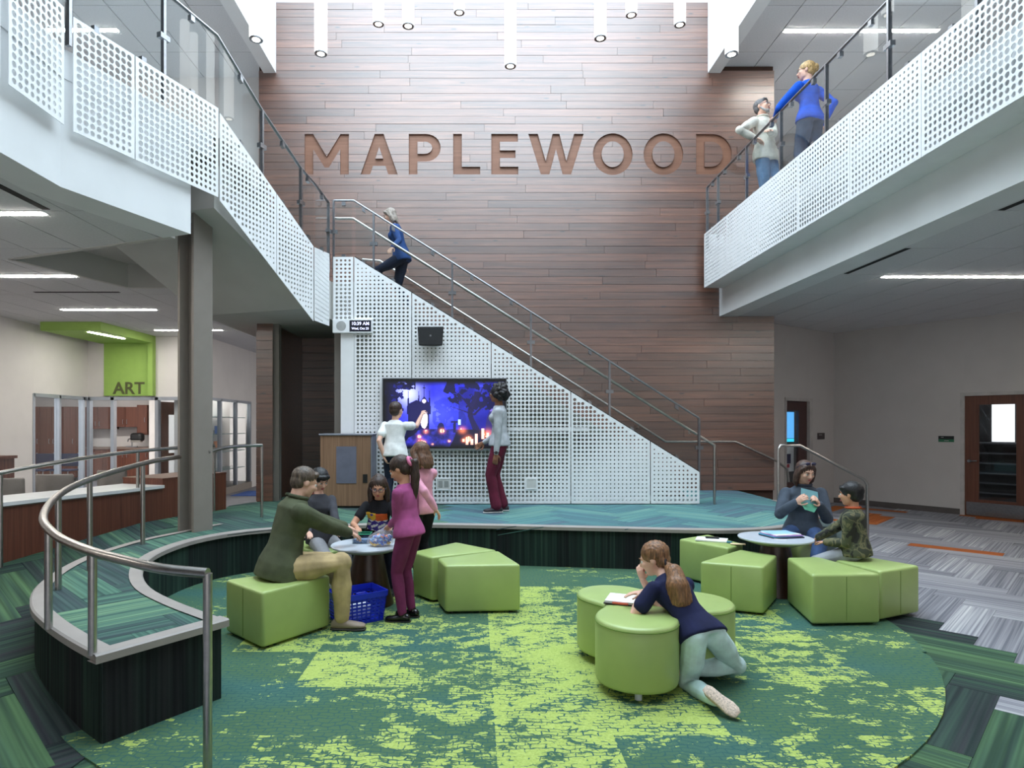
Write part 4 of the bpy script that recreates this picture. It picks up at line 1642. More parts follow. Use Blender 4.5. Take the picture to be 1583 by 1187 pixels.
fs += [tuple(range(kk - 1, -1, -1)), tuple((len(rings) - 1) * kk + j for j in range(kk))]
m.raw([v for rg in rings for v in rg], fs)
add('cushion', m, M_VINYL, cl, smooth=True)
m = MB()
pip = [(*(cc + (np.array(p) - cc) * 1.002), 0.427) for p in clov] + [(*(cc + (np.array(clov[0]) - cc) * 1.002), 0.427)]
m.tube(pip, 0.0035, 6)
add('piping', m, plain('seam_green', (92, 120, 40), 0.6), cl)
for (a, b, r) in LOBES:
    m = MB()
    q_ = np.array([a, b]) + (np.array([a, b]) - cc) * 0.18 + np.array([0.0, -0.10])
    m.lathe((q_[0], q_[1], 0.014), [(0.022, 0), (0.022, 0.056)], 14)
    add('leg', m, M_TABLE, cl, autosmooth=40)


# ================================================================== round tables
def round_table(c, label, R=0.335, h=0.55):
    o = root('round_table', (*c, 0.014), label, 'table', 'low round pedestal tables')
    m = MB()
    m.lathe((*c, 0.014), [(0.225, 0), (0.225, 0.012), (0.20, 0.10), (0.165, 0.27), (0.135, 0.42), (0.125, h - 0.08)], 40)
    add('pedestal', m, M_PEDESTAL, o, autosmooth=40)
    m = MB()
    m.lathe((*c, 0.0), [(0.13, h - 0.072), (R * 0.62, h - 0.06), (R * 0.97, h - 0.02), (R * 0.985, h - 0.017)], 48)
    add('underside', m, M_TABLEU, o, autosmooth=40)
    m = MB()
    m.lathe((*c, 0.0), [(R * 0.985, h - 0.017), (R, h - 0.012), (R, h - 0.003), (R * 0.99, h)], 48)
    add('top', m, M_TABLE, o, autosmooth=40)
    return o


TL, TR = (-0.966, 5.76), (2.86, 6.12)
round_table(TL, 'low round pedestal table between the man and the girls')
round_table(TR, 'low round pedestal table in front of the seated woman')

# ================================================================== blue basket
def basket():
    c = np.array([-0.98, 5.27])
    ax = np.array([0.82, 0.57]); ax /= np.linalg.norm(ax)
    ay = np.array([-ax[1], ax[0]])
    o = root('shopping_basket', (*c, 0.014), 'blue slotted plastic basket on the floor by the man\'s shoe', 'basket')
    bl = plain('blue_plastic', (24, 44, 190), 0.35, var=0.04)
    L, W, H = 0.20, 0.145, 0.25
    z0 = 0.016

    def P(u, v, z):
        k = 0.86 + 0.14 * (z - z0) / H
        q = c + ax * u * k + ay * v * k
        return (q[0], q[1], z)
    m = MB()
    m.raw([P(-L, -W, z0), P(L, -W, z0), P(L, W, z0), P(-L, W, z0), P(-L, -W, z0 + .01), P(L, -W, z0 + .01), P(L, W, z0 + .01), P(-L, W, z0 + .01)],
          [(0, 3, 2, 1), (4, 5, 6, 7), (0, 1, 5, 4), (1, 2, 6, 5), (2, 3, 7, 6), (3, 0, 4, 7)])
    add('base', m, bl, o)
    cor = [(-L, -W), (L, -W), (L, W), (-L, W)]
    for i in range(4):
        a, b = np.array(cor[i]), np.array(cor[(i + 1) % 4])
        m = MB()
        n = 12

        def strip(za, zb, ta=0.0, tb=1.0, th=0.005):
            p0, p1 = a + (b - a) * ta, a + (b - a) * tb
            nn = np.array([(b - a)[1], -(b - a)[0]])
            nn = nn / np.linalg.norm(nn) * th
            q0, q1 = p0 + nn, p1 + nn
            vs = [P(*p0, za), P(*p1, za), P(*p1, zb), P(*p0, zb), P(*q0, za), P(*q1, za), P(*q1, zb), P(*q0, zb)]
            m.raw(vs, [(0, 3, 2, 1), (4, 5, 6, 7), (0, 1, 5, 4), (1, 2, 6, 5), (2, 3, 7, 6), (3, 0, 4, 7)])
        for k in range(7):
            zz = z0 + 0.012 + k * 0.0285
            strip(zz, zz + 0.0165)
        nb = 9 if i % 2 == 0 else 7
        for k in range(nb + 1):
            t = k / nb
            strip(z0, z0 + H - 0.03, max(0, t - 0.018), min(1, t + 0.018))
        add('slotted_side', m, bl, o)
        m = MB()
        strip(z0 + H - 0.045, z0 + H, -0.01, 1.01, 0.012)
        add('rim', m, bl, o)
    m = MB()
    for zz in ():
        pass
    m.tube([P(-L * 0.2, -W - 0.005, z0 + H - 0.01), P(-L * 0.2, -W * 0.5, z0 + H - 0.012), P(L * 0.2, -W * 0.5, z0 + H - 0.012), P(L * 0.2, -W - 0.005, z0 + H - 0.01)], 0.006, 8)
    add('handle', m, bl, o)
    b2 = MB()
    b2.obox((*c, 0.10), (*(ax * 0.1), 0), (*(ay * 0.07), 0), (0, 0, 0.05))
    add('paper_bundle', b2, plain('paper_white', (232, 232, 232), 0.8), bevel=0.01, label='white paper bundle lying in the blue basket', cat='papers')


basket()

# ================================================================== display screen on the stair front
def tv():
    x0, x1 = SX(592), SX(783)
    z1, z0 = EYE + (CY - 584.5) * (YS - .06) / F_PX, EYE + (CY - 694.5) * (YS - .06) / F_PX
    yb, yf = YS - 0.012, YS - 0.085
    o = root('television', ((x0 + x1) / 2, yb, z0), 'large flat display showing a blue moonlit graveyard scene', 'television')
    add('casing', bx((x0, yf + 0.008, z0), (x1, yb, z1)), M_BLACK, o, bevel=0.006)
    fr = plain('display_frame', (120, 126, 132), 0.35, 0.6)
    t = 0.012
    m = MB()
    m.box((x0, yf, z0), (x1, yf + 0.01, z0 + t)); m.box((x0, yf, z1 - t), (x1, yf + 0.01, z1))
    m.box((x0, yf, z0 + t), (x0 + t, yf + 0.01, z1 - t)); m.box((x1 - t, yf, z0 + t), (x1, yf + 0.01, z1 - t))
    add('frame', m, fr, o)
    # the picture: colours computed point by point on a fine grid
    W, H = 220, 124
    U, V = np.meshgrid((np.arange(W) + 0.5) / W, (np.arange(H) + 0.5) / H)      # V upward
    rng = np.random.RandomState(5)

    def fbm(u, v, s, seed, octv=4):
        out = np.zeros_like(u)
        amp = 0.5
        for k in range(octv):
            g = np.random.RandomState(seed + k).rand(64, 64)
            a, b = u * s, v * s
            i, j = np.floor(a).astype(int), np.floor(b).astype(int)
            fa, fb = a - i, b - j
            fa, fb = fa * fa * (3 - 2 * fa), fb * fb * (3 - 2 * fb)
            gi = lambda x, y: g[x % 64, y % 64]
            out += amp * ((gi(i, j) * (1 - fa) + gi(i + 1, j) * fa) * (1 - fb) + (gi(i, j + 1) * (1 - fa) + gi(i + 1, j + 1) * fa) * fb)
            s *= 2; amp *= 0.5
        return out
    asp = 1.77
    f1 = fbm(U * asp, V, 5, 1)
    f2 = fbm(U * asp, V, 14, 9)
    img = np.zeros((H, W, 3))
    # sky
    moon = np.exp(-(((U - 0.2) * asp) ** 2 + (V - 0.82) ** 2) / 0.035)
    glow = np.exp(-(((U - 0.43) * asp) ** 2 / 0.10 + (V - 0.5) ** 2 / 0.035))
    base = np.stack([0.015 + 0.04 * f1, 0.015 + 0.05 * f1, 0.45 + 0.55 * f1], -1)
    cloud = np.clip((f1 - 0.42) * 3, 0, 1)[..., None]
    img = base * (1 - cloud * 0.5) + cloud * 0.5 * np.array([0.12, 0.14, 1.0])
    img += moon[..., None] * np.array([0.70, 0.75, 1.0]) + glow[..., None] * np.array([0.16, 0.20, 0.75])
    # far trees
    far = (V < 0.78 - 0.9 * np.abs(U - 0.52) + 0.16 * (f2 - 0.5) + 0.0) & (V > 0.3) & (U > 0.40) & (U < 0.68) & (f2 > 0.36)
    img[far] = img[far] * 0.35 + np.array([0.02, 0.03, 0.30]) + 0.25 * (f2[far][:, None]) * np.array([0.05, 0.08, 0.8])
    # right tree mass and canopy
    can = (((U - 0.80) / 0.30) ** 2 + ((V - 0.86) / 0.30) ** 2 < 1.0 + 0.6 * (f2 - 0.5)) & (f2 + 0.15 * f1 > 0.50)
    img[can] = np.array([0.01, 0.01, 0.10])
    deep = (U > 0.62) & (V < 0.92) & ~can
    img[deep] = img[deep] * 0.55
    trunk = (np.abs(U - 0.745 - 0.03 * np.sin(V * 9)) < 0.022 + 0.05 * np.clip(0.42 - V, 0, 1)) & (V > 0.24) & (V < 0.85)
    img[trunk] = np.array([0.02, 0.015, 0.12])
    for (a, b, c_, d_, w_) in ((0.74, 0.55, 0.60, 0.86, 0.008), (0.75, 0.5, 0.92, 0.80, 0.009), (0.74, 0.5, 0.55, 0.62, 0.006), (0.75, 0.6, 0.83, 0.95, 0.007),
                               (0.62, 0.8, 0.52, 0.92, 0.005), (0.88, 0.74, 0.97, 0.95, 0.005)):
        t_ = np.clip(((U - a) * (c_ - a) + (V - b) * (d_ - b)) / ((c_ - a) ** 2 + (d_ - b) ** 2), 0, 1)
        dd = np.hypot(U - a - t_ * (c_ - a), (V - b - t_ * (d_ - b)) / 1.3)
        img[dd < w_ * (1.3 - t_)] = np.array([0.02, 0.01, 0.10])
    lt = (U < 0.10 + 0.12 * (f2 - 0.4)) | ((U < 0.26) & (V > 0.93 - 0.1 * f2) & (f2 > 0.4)) | ((U < .16) & (V > 0.55) & (f2 > 0.55))
    img[lt] = np.array([0.01, 0.01, 0.09]) + 0.3 * (f2[lt][:, None] > 0.62) * np.array([0.05, 0.06, 0.6])
    # chapel silhouette
    ch = (U > 0.195) & (U < 0.375) & (V < 0.66) & (V > 0.22)
    roof = (V < 0.66 + 0.9 * (0.0 + np.minimum(U - 0.195, 0.34 - U) * 0.9)) & (U > 0.195) & (U < 0.34) & (V > 0.5)
    gable = (V < 0.66 + 2.6 * np.minimum(U - 0.285, 0.375 - U)) & (U > 0.285) & (U < 0.375) & (V > 0.5)
    spires = np.zeros_like(ch)
    for sx, top in ((0.198, 0.86), (0.285, 0.88), (0.375, 0.86)):
        spires |= (np.abs(U - sx) < 0.010 * np.clip((top - V) / 0.25, 0, 1)) & (V > 0.5)
    spires |= ((np.abs(U - 0.33) < 0.0035) & (V < 0.95) & (V > 0.7)) | ((np.abs(V - 0.905) < 0.007) & (np.abs(U - 0.33) < 0.013))
    img[ch | roof | gable | spires] = np.array([0.012, 0.012, 0.13])
    win = (((U - 0.33) / 0.030) ** 2 + ((V - 0.42) / 0.135) ** 2 < 1)
    img[win] = np.array([1.5, 1.4, 1.6])
    win = (((U - 0.33) / 0.016) ** 2 + ((V - 0.70) / 0.03) ** 2 < 1)
    img[win] = np.array([1.2, 1.1, 1.4])
    # ground with path
    gnd = V < 0.27 + 0.05 * (f1 - 0.5)
    img[gnd] = np.array([0.012, 0.012, 0.06])
    path = gnd & (np.abs(U - 0.40 + 0.5 * (0.15 - V)) < 0.20 - 0.2 * V + 0.03 * f2)
    img[path] = np.array([0.05, 0.05, 0.42]) * (0.4 + 1.6 * np.clip(f2[path] - 0.3, 0, 1)[:, None] * 1.6)
    # gravestones, cross, stone on the right
    for (gx, gy, gw, gh) in ((0.47, 0.30, 0.028, 0.07), (0.585, 0.30, 0.012, 0.10), (0.15, 0.25, 0.03, 0.06)):
        s_ = (np.abs(U - gx) < gw) & (V > gy - 0.08) & (V < gy + gh * np.sqrt(np.clip(1 - ((U - gx) / gw) ** 2, 0, 1)))
        img[s_] = np.array([0.015, 0.02, 0.14])
    s_ = (np.abs(V - 0.38) < 0.012) & (np.abs(U - 0.585) < 0.03)
    img[s_] = np.array([0.02, 0.02, 0.16])
    st = (((U - 0.92) / 0.075) ** 2 + ((V - 0.30) / 0.30) ** 2 < 1)
    img[st] = np.array([0.05, 0.04, 0.22]) + (f2[st][:, None] > 0.55) * np.array([0.25, 0.18, 0.5])
    # lit pumpkins, candles and lantern glow
    for (gx, gy, r_) in ((0.345, 0.235, 0.022), (0.48, 0.245, 0.026), (0.65, 0.255, 0.034), (0.685, 0.07, 0.0), (0.70, 0.12, 0.035), (0.66, 0.10, 0.02), (0.80, 0.17, 0.0),
                        (0.29, 0.16, 0.02), (0.30, 0.08, 0.03), (0.33, 0.07, 0.02), (0.40, 0.04, 0.012), (0.86, 0.20, 0.045), (0.54, 0.09, 0.014)):
        if r_ == 0:
            continue
        d2 = (((U - gx) * asp) ** 2 + ((V - gy) * 1.1) ** 2) / (r_ * asp) ** 2
        img += np.exp(-d2 * 1.2)[..., None] * np.array([0.95, 0.28, 0.10])
        face = (d2 < 0.5) & (np.abs(np.sin(U * 150)) > 0.35) & (f2 > 0.40)
        img[face] = np.array([1.5, 0.9, 0.65])
    for gx, g0, g1 in ((0.765, 0.04, 0.20), (0.82, 0.12, 0.28), (0.73, 0.03, 0.12), (0.69, 0.03, 0.11), (0.625, 0.34, 0.42), (0.86, 0.08, 0.22)):
        s_ = (np.abs(U - gx) < 0.011) & (V > g0) & (V < g1)
        img[s_] = np.array([1.4, 0.85, 0.7]) if gx != 0.625 else np.array([0.6, 0.9, 1.6])
    vig = np.clip(np.minimum(np.minimum(U, 1 - U) * 14, np.minimum(V, 1 - V) * 14), 0.1, 1)
    img = np.clip(img, 0, 1.6) ** 1.25 * vig[..., None]
    bx0, bx1, bz0, bz1 = x0 + 0.035, x1 - 0.035, z0 + 0.035, z1 - 0.05
    me = bpy.data.meshes.new('screen')
    gxs = np.linspace(bx0, bx1, W + 1)
    gzs = np.linspace(bz0, bz1, H + 1)
    org = np.array([(x0 + x1) / 2, yb, z0])
    ORIGIN[o] = org
    vs = [(gx - org[0], yf + 0.0065 - org[1], gz - org[2]) for gz in gzs for gx in gxs]
    fs = [(j * (W + 1) + i, j * (W + 1) + i + 1, (j + 1) * (W + 1) + i + 1, (j + 1) * (W + 1) + i) for j in range(H) for i in range(W)]
    me.from_pydata(vs, [], fs)
    ca = me.color_attributes.new('picture', 'FLOAT_COLOR', 'CORNER')
    cols = np.ones((H * W, 4, 4))
    cols[:, :, :3] = img.reshape(-1, 1, 3)
    ca.data.foreach_set('color', cols.ravel())
    mm, nt, b = nodes_of('screen_picture')
    at_ = nt.nodes.new('ShaderNodeVertexColor')
    at_.layer_name = 'picture'
    b.inputs['Base Color'].default_value = (0.01, 0.01, 0.012, 1)
    b.inputs['Roughness'].default_value = 0.35
    nt.links.new(at_.outputs[0], b.inputs['Emission Color'])
    b.inputs['Emission Strength'].default_value = 1.25
    me.materials.append(mm)
    so = bpy.data.objects.new('screen', me)
    COL.objects.link(so)
    so.parent = o


tv()


def text_mesh(body, size, mat, name, parent, c, right=(1, 0, 0), up=(0, 0, 1), depth=0.004, bold=0.0, label=None, align='CENTER'):
    cu = bpy.data.curves.new(name, 'FONT')
    cu.body = body
    cu.size = size
    cu.align_x = align
    cu.align_y = 'CENTER'
    cu.extrude = depth / 2
    cu.offset = bold
    to = bpy.data.objects.new(name, cu)
    COL.objects.link(to)
    bpy.context.view_layer.update()
    me = bpy.data.meshes.new_from_object(to.evaluated_get(bpy.context.evaluated_depsgraph_get()))
    bpy.data.objects.remove(to)
    r, u = np.array(right, float), np.array(up, float)
    n = np.cross(r, u)
    c = np.array(c, float)
    for v in me.vertices:
        q_ = c + r * v.co.x + u * v.co.y + n * v.co.z - ORIGIN[parent]
        v.co = Vector(q_)
    me.materials.clear()
    me.materials.append(mat)
    o = bpy.data.objects.new(name, me)
    COL.objects.link(o)
    o.parent = parent
    if label:
        o['label'] = label
    return o


# wall clock with speaker
yc = YS - 0.055
cx0, cx1 = (514 - CX) * yc / F_PX, (575 - CX) * yc / F_PX
cz0, cz1 = EYE + (CY - 514.5) * yc / F_PX, EYE + (CY - 493) * yc / F_PX
ck = root('clock_speaker', ((cx0 + cx1) / 2, YS, cz0), 'white wall clock and speaker unit reading 10:39 AM', 'clock')
add('housing', bx((cx0, yc, cz0), (cx1, YS - 0.004, cz1)), M_WHITE, ck, bevel=0.006)
add('bezel', bx((cx0 + 0.245, yc - 0.003, cz0 + 0.02), (cx1 - 0.012, yc + 0.003, cz1 - 0.02)), plain('clock_face', (14, 14, 34), 0.3), ck)
m = MB()
gcx, gcz = cx0 + 0.125, (cz0 + cz1) / 2
m.raw([(gcx + 0.07 * math.cos(2 * PI * k / 28), yc - 0.004, gcz + 0.07 * math.sin(2 * PI * k / 28)) for k in range(28)] +
      [(gcx + 0.07 * math.cos(2 * PI * k / 28), yc + 0.002, gcz + 0.07 * math.sin(2 * PI * k / 28)) for k in range(28)],
      [tuple(range(27, -1, -1))] + [(k, (k + 1) % 28, 28 + (k + 1) % 28, 28 + k) for k in range(28)])
add('speaker_grille', m, plain('grille_grey', (168, 168, 166), 0.6, bmp=0.5, bscale=500), ck)
me_txt = emit('clock_digits', (225, 225, 255), 0.9)
tcx = (cx0 + 0.245 + cx1 - 0.012) / 2
text_mesh('10:39 AM', 0.066, me_txt, 'time_text', ck, (tcx, yc - 0.0045, gcz + 0.032), label='lit clock digits 10:39 AM', bold=0.001)
text_mesh('Wed, Oct 25', 0.046, me_txt, 'date_text', ck, (tcx, yc - 0.0045, gcz - 0.038), label='lit date Wed, Oct 25', bold=0.001)

# black loudspeaker
yl = YS - 0.2
lx0, lx1 = (645 - CX) * yl / F_PX, (686 - CX) * yl / F_PX
lz1, lz0 = EYE + (CY - 503.5) * yl / F_PX, EYE + (CY - 534) * yl / F_PX
ls = root('loudspeaker', ((lx0 + lx1) / 2, YS, lz0), 'black wall mounted loudspeaker above the display', 'loudspeaker')
m = MB()
ins = 0.018
m.raw([(lx0 + ins, yl, lz0), (lx1 - ins, yl, lz0), (lx1, yl, lz1 - 0.01), (lx0, yl, lz1 - 0.01), (lx0 + 0.07, YS - 0.05, lz0 + 0.01), (lx1 - 0.07, YS - 0.05, lz0 + 0.01), (lx1 - 0.07, YS - 0.05, lz1), (lx0 + 0.07, YS - 0.05, lz1)],
      [(0, 1, 2, 3), (7, 6, 5, 4), (3, 2, 6, 7), (0, 4, 5, 1), (1, 5, 6, 2), (0, 3, 7, 4)])
add('cabinet', m, M_BLACK, ls, bevel=0.008)
m = MB()
m.raw([(lx0 + ins + 0.012, yl - 0.006, lz0 + 0.012), (lx1 - ins - 0.012, yl - 0.006, lz0 + 0.012), (lx1 - 0.012, yl - 0.006, lz1 - 0.022), (lx0 + 0.012, yl - 0.006, lz1 - 0.022),
       (lx0 + ins + 0.008, yl, lz0 + 0.008), (lx1 - ins - 0.008, yl, lz0 + 0.008), (lx1 - 0.008, yl, lz1 - 0.018), (lx0 + 0.008, yl, lz1 - 0.018)],
      [(0, 1, 2, 3), (3, 2, 6, 7), (0, 4, 5, 1), (1, 5, 6, 2), (0, 3, 7, 4)])
add('grille', m, plain('black_grille', (30, 30, 32), 0.7, bmp=0.6, bscale=600), ls)
add('badge', bx(((lx0 + lx1) / 2 - 0.012, yl - 0.009, (lz0 + lz1) / 2 - 0.012), ((lx0 + lx1) / 2 + 0.012, yl - 0.005, (lz0 + lz1) / 2 + 0.012)), M_STEEL, ls)
add('wall_bracket', bx(((lx0 + lx1) / 2 - 0.04, YS - 0.06, (lz0 + lz1) / 2 - 0.05), ((lx0 + lx1) / 2 + 0.04, YS, (lz0 + lz1) / 2 + 0.05)), M_BLACK, ls)

# outlet boxes let into the perforated front
for i, (a, b, c_, d_, lab) in enumerate(((674, 697, 739, 757.5, 'double outlet box set in the perforated front below the display'),
                                         (812.5, 830, 739, 756, 'small square outlet box set in the perforated front beside the woman'))):
    xa, xb = SX(a), SX(b)
    za_, zb_ = EYE + (CY - d_) * YS / F_PX, EYE + (CY - c_) * YS / F_PX
    o = root('outlet_box', ((xa + xb) / 2, YS, za_), lab, 'outlet')
    m = MB()
    for lo, hi in (((xa, YS - 0.012, za_), (xb, YS - 0.001, za_ + 0.014)), ((xa, YS - 0.012, zb_ - 0.014), (xb, YS - 0.001, zb_)),
                   ((xa, YS - 0.012, za_ + 0.014), (xa + 0.014, YS - 0.001, zb_ - 0.014)), ((xb - 0.014, YS - 0.012, za_ + 0.014), (xb, YS - 0.001, zb_ - 0.014))):
        m.box(lo, hi)
    add('frame', m, M_WHITE, o)
    add('plate', bx((xa + 0.014, YS - 0.006, za_ + 0.014), (xb - 0.014, YS - 0.002, zb_ - 0.014)), plain('outlet_plate', (204, 204, 200), 0.5), o)
    n = 2 if i == 0 else 1
    for k in range(n if i == 0 else 0):
        xm = xa + (xb - xa) * (0.3 if k == 0 else 0.7)
        add('socket', bx((xm - 0.03, YS - 0.009, za_ + 0.04), (xm + 0.03, YS - 0.005, zb_ - 0.04)), plain('socket_grey', (150, 152, 148), 0.5), o)

# ================================================================== lectern
yl0 = 8.85
X = lambda px, Y: (px - CX) * Y / F_PX
Z = lambda py, Y: EYE - (py - CY) * Y / F_PX
le = root('lectern', (X(536, yl0), 9.05, STAGE), 'wooden lectern with grey vent panel and grey top', 'lectern')
a0, a1 = X(495, yl0), X(573, yl0)
zt_ = Z(671, yl0)
add('body', bx((a0, yl0, STAGE + 0.03), (a1, yl0 + 0.37, zt_ - 0.02)), M_LECTERN, le, bevel=0.006)
add('plinth', bx((a0 + 0.03, yl0 + 0.03, STAGE + 0.002), (a1 - 0.03, yl0 + 0.35, STAGE + 0.03)), M_BLACK, le)
gm = plain('lectern_grey', (128, 130, 140), 0.5)
add('top', bx((a0 - 0.02, yl0 - 0.02, zt_ - 0.02), (a1 + 0.03, yl0 + 0.385, zt_ + 0.005)), gm, le, bevel=0.008)
add('edge_trim', bx((a1, yl0, STAGE + 0.03), (a1 + 0.022, yl0 + 0.37, zt_ - 0.02)), gm, le, bevel=0.008)
add('vent_panel', bx((X(520, yl0), yl0 - 0.008, Z(747, yl0)), (X(551, yl0), yl0, Z(690, yl0))), plain('vent_grey', (104, 106, 122), 0.6, bmp=0.4, bscale=400), le)
add('socket_plate', bx((X(561, yl0), yl0 - 0.008, Z(746, yl0)), (X(568, yl0), yl0, Z(733, yl0))), M_BLACK, le)

# ================================================================== doors on the right
dr = root('door_1', (*Pw((S_DOOR0 + S_DOOR1) / 2), 0), kind='structure')
M_FRAME = plain('door_frame_paint', (176, 172, 170), 0.5)
wall_seg('door_frame', dr, Pw, S_DOOR0 - 0.055, S_DOOR0 + 0.01, 0, 2.20, M_FRAME, t=0.1, front=0.02)
wall_seg('door_frame', dr, Pw, S_DOOR1 - 0.01, S_DOOR1 + 0.055, 0, 2.20, M_FRAME, t=0.1, front=0.02)
wall_seg('door_frame', dr, Pw, S_DOOR0 - 0.055, S_DOOR1 + 0.055, 2.14, 2.20, M_FRAME, t=0.1, front=0.021)
u0, u1 = S_DOOR0 + 0.01, S_DOOR1 - 0.01
g0_, g1_ = u0 + 0.20, u1 - 0.20
for (s0, s1, z0_, z1_) in ((u0, g0_, 0.01, 2.14), (g1_, u1, 0.01, 2.14), (g0_, g1_, 0.01, 0.30), (g0_, g1_, 1.98, 2.14)):
    wall_seg('door_leaf', dr, Pw, s0, s1, z0_, z1_, M_DOOR, t=0.06, front=-0.015)
wall_seg('glass_pane', dr, Pw, g0_, g1_, 0.30, 1.98, M_PANE, t=0.045, front=-0.035)
wall_seg('kick_plate', dr, Pw, u0 + 0.02, u1 - 0.02, 0.015, 0.25, M_STEEL, t=0.016, front=-0.012)
m = MB()
hp = np.array([*Pw(u0 + 0.07, -0.03), 0.98])
h2 = np.array([*Pw(u0 + 0.07, 0.015), 0.98])
m.tube([h2, hp], 0.026, 14)
m.tube([hp, np.array([*Pw(u0 + 0.19, -0.035), 0.985])], 0.011, 10)
add('lever_handle', m, M_STEEL, dr, autosmooth=40)
# room behind the glazed door: dark back wall with a bright blind
rd = root('stairwell_room', (*Pw(3.0, 1.5), 0), kind='structure')
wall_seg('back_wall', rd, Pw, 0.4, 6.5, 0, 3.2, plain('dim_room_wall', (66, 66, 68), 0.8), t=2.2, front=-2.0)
wall_seg('ceiling_board', rd, Pw, 0.4, 6.5, 3.1, 3.2, M_WALLR, t=2.0, front=-0.2)
wall_seg('bright_window', rd, Pw, 2.10, 2.46, 1.29, 2.4, emit('blind_glow', (255, 255, 255), 1.1), t=1.99, front=-1.97)
for k in range(6):
    wall_seg('stair_tread', rd, Pw, 1.0, 4.5, 0.25 + 0.2 * k, 0.28 + 0.2 * k, plain('dim_tread', (96, 100, 108), 0.6), t=1.99, front=-1.90 + 0.05 * k)

# doorway in the side wall with a screen beyond
dr2 = root('door_2', (*Ps((sd0 + sd1) / 2), 0), kind='structure')
wall_seg('door_frame', dr2, Ps, sd1 - 0.015, sd1 + 0.10, 0, 2.15, M_FRAME, t=0.1, front=0.02)
wall_seg('door_frame', dr2, Ps, sd0 - 0.03, sd0 + 0.02, 0, 2.15, M_FRAME, t=0.1, front=0.02)
wall_seg('door_frame', dr2, Ps, sd0, sd1, 2.09, 2.15, M_FRAME, t=0.1, front=0.02)
wall_seg('door_leaf', dr2, Ps, s_at(1237.5), sd1 - 0.01, 0.01, 2.10, plain('dark_purple_brown', (72, 48, 46), 0.5), t=0.09, front=-0.04)
wall_seg('door_leaf', dr2, Ps, sd0 + 0.02, s_at(1237.5), 1.90, 2.10, plain('dark_purple_brown', (72, 48, 46), 0.5), t=0.09, front=-0.04)
wall_seg('door_leaf', dr2, Ps, sd0 + 0.02, s_at(1237.5), 0.01, 0.5, plain('dark_purple_brown', (72, 48, 46), 0.5), t=0.09, front=-0.04)
wall_seg('glass_pane', dr2, Ps, sd0 + 0.02, s_at(1237.5), 0.5, 1.90, M_PANE, t=0.07, front=-0.06)
mon = root('monitor', (*Ps((sd0 + s_at(1238)) / 2, 0.16), 1.35), 'cyan lit monitor seen through the narrow door glass', 'monitor')
wall_seg('screen', mon, Ps, sd0 - 0.1, s_at(1239), 1.36, 1.88, emit('cyan_screen', (96, 176, 240), 1.0), t=0.17, front=-0.15)
wall_seg('screen_bar', mon, Ps, sd0 - 0.1, s_at(1239), 1.29, 1.35, emit('cyan_bar', (60, 214, 236), 1.0), t=0.17, front=-0.15)
wall_seg('casing', mon, Ps, sd0 - 0.12, s_at(1239) + 0.01, 1.26, 1.90, M_BLACK, t=0.2, front=-0.175)
ps_ = root('poster', (*Ps((sd0 + s_at(1238)) / 2, 0.16), 0.8), 'white notice with dark print behind the narrow door glass', 'poster')
wall_seg('sheet', ps_, Ps, sd0 - 0.1, s_at(1239), 0.70, 1.24, plain('paper_white', (232, 232, 232), 0.8), t=0.165, front=-0.155)
wall_seg('print', ps_, Ps, sd0 + 0.02, s_at(1234), 0.86, 1.05, plain('dark_print', (52, 46, 84), 0.8), t=0.156, front=-0.15)
wall_seg('print', ps_, Ps, sd0 + 0.04, s_at(1232), 0.78, 0.85, plain('red_print', (190, 70, 80), 0.8), t=0.156, front=-0.15)
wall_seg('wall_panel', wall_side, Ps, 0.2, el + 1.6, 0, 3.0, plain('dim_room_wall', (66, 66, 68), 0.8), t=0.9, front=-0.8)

sg = root('room_sign', (*Ps(s_at(1269)), 1.35), 'small dark room sign beside the narrow doorway', 'sign')
wall_seg('plate', sg, Ps, s_at(1263.5), s_at(1274), 1.33, 1.46, plain('sign_brown', (66, 56, 58), 0.4), t=0.0, front=0.012)
wall_seg('text_bar', sg, Ps, s_at(1265), s_at(1270), 1.41, 1.43, plain('sign_grey', (150, 146, 146), 0.5), t=-0.012, front=0.014)


def s_w(px):
    k = (px - CX) / F_PX
    return (k * wl[0][1] - wl[0][0]) / (d[0] - k * d[1])


sg = root('room_sign', (*Pw(s_w(1463)), 1.3), 'black and green room sign left of the glazed door', 'sign')
wall_seg('plate', sg, Pw, s_w(1451), s_w(1475), 1.36, 1.42, M_BLACK, t=0.0, front=0.012)
wall_seg('plate_lower', sg, Pw, s_w(1451), s_w(1475), 1.31, 1.36, plain('sign_green', (44, 104, 74), 0.4), t=0.0, front=0.012)
wall_seg('text_bar', sg, Pw, s_w(1455), s_w(1459), 1.39, 1.402, plain('sign_grey', (150, 146, 146), 0.5), t=-0.012, front=0.014)
wall_seg('text_bar', sg, Pw, s_w(1460), s_w(1467), 1.328, 1.342, plain('sign_grey', (150, 146, 146), 0.5), t=-0.012, front=0.014)

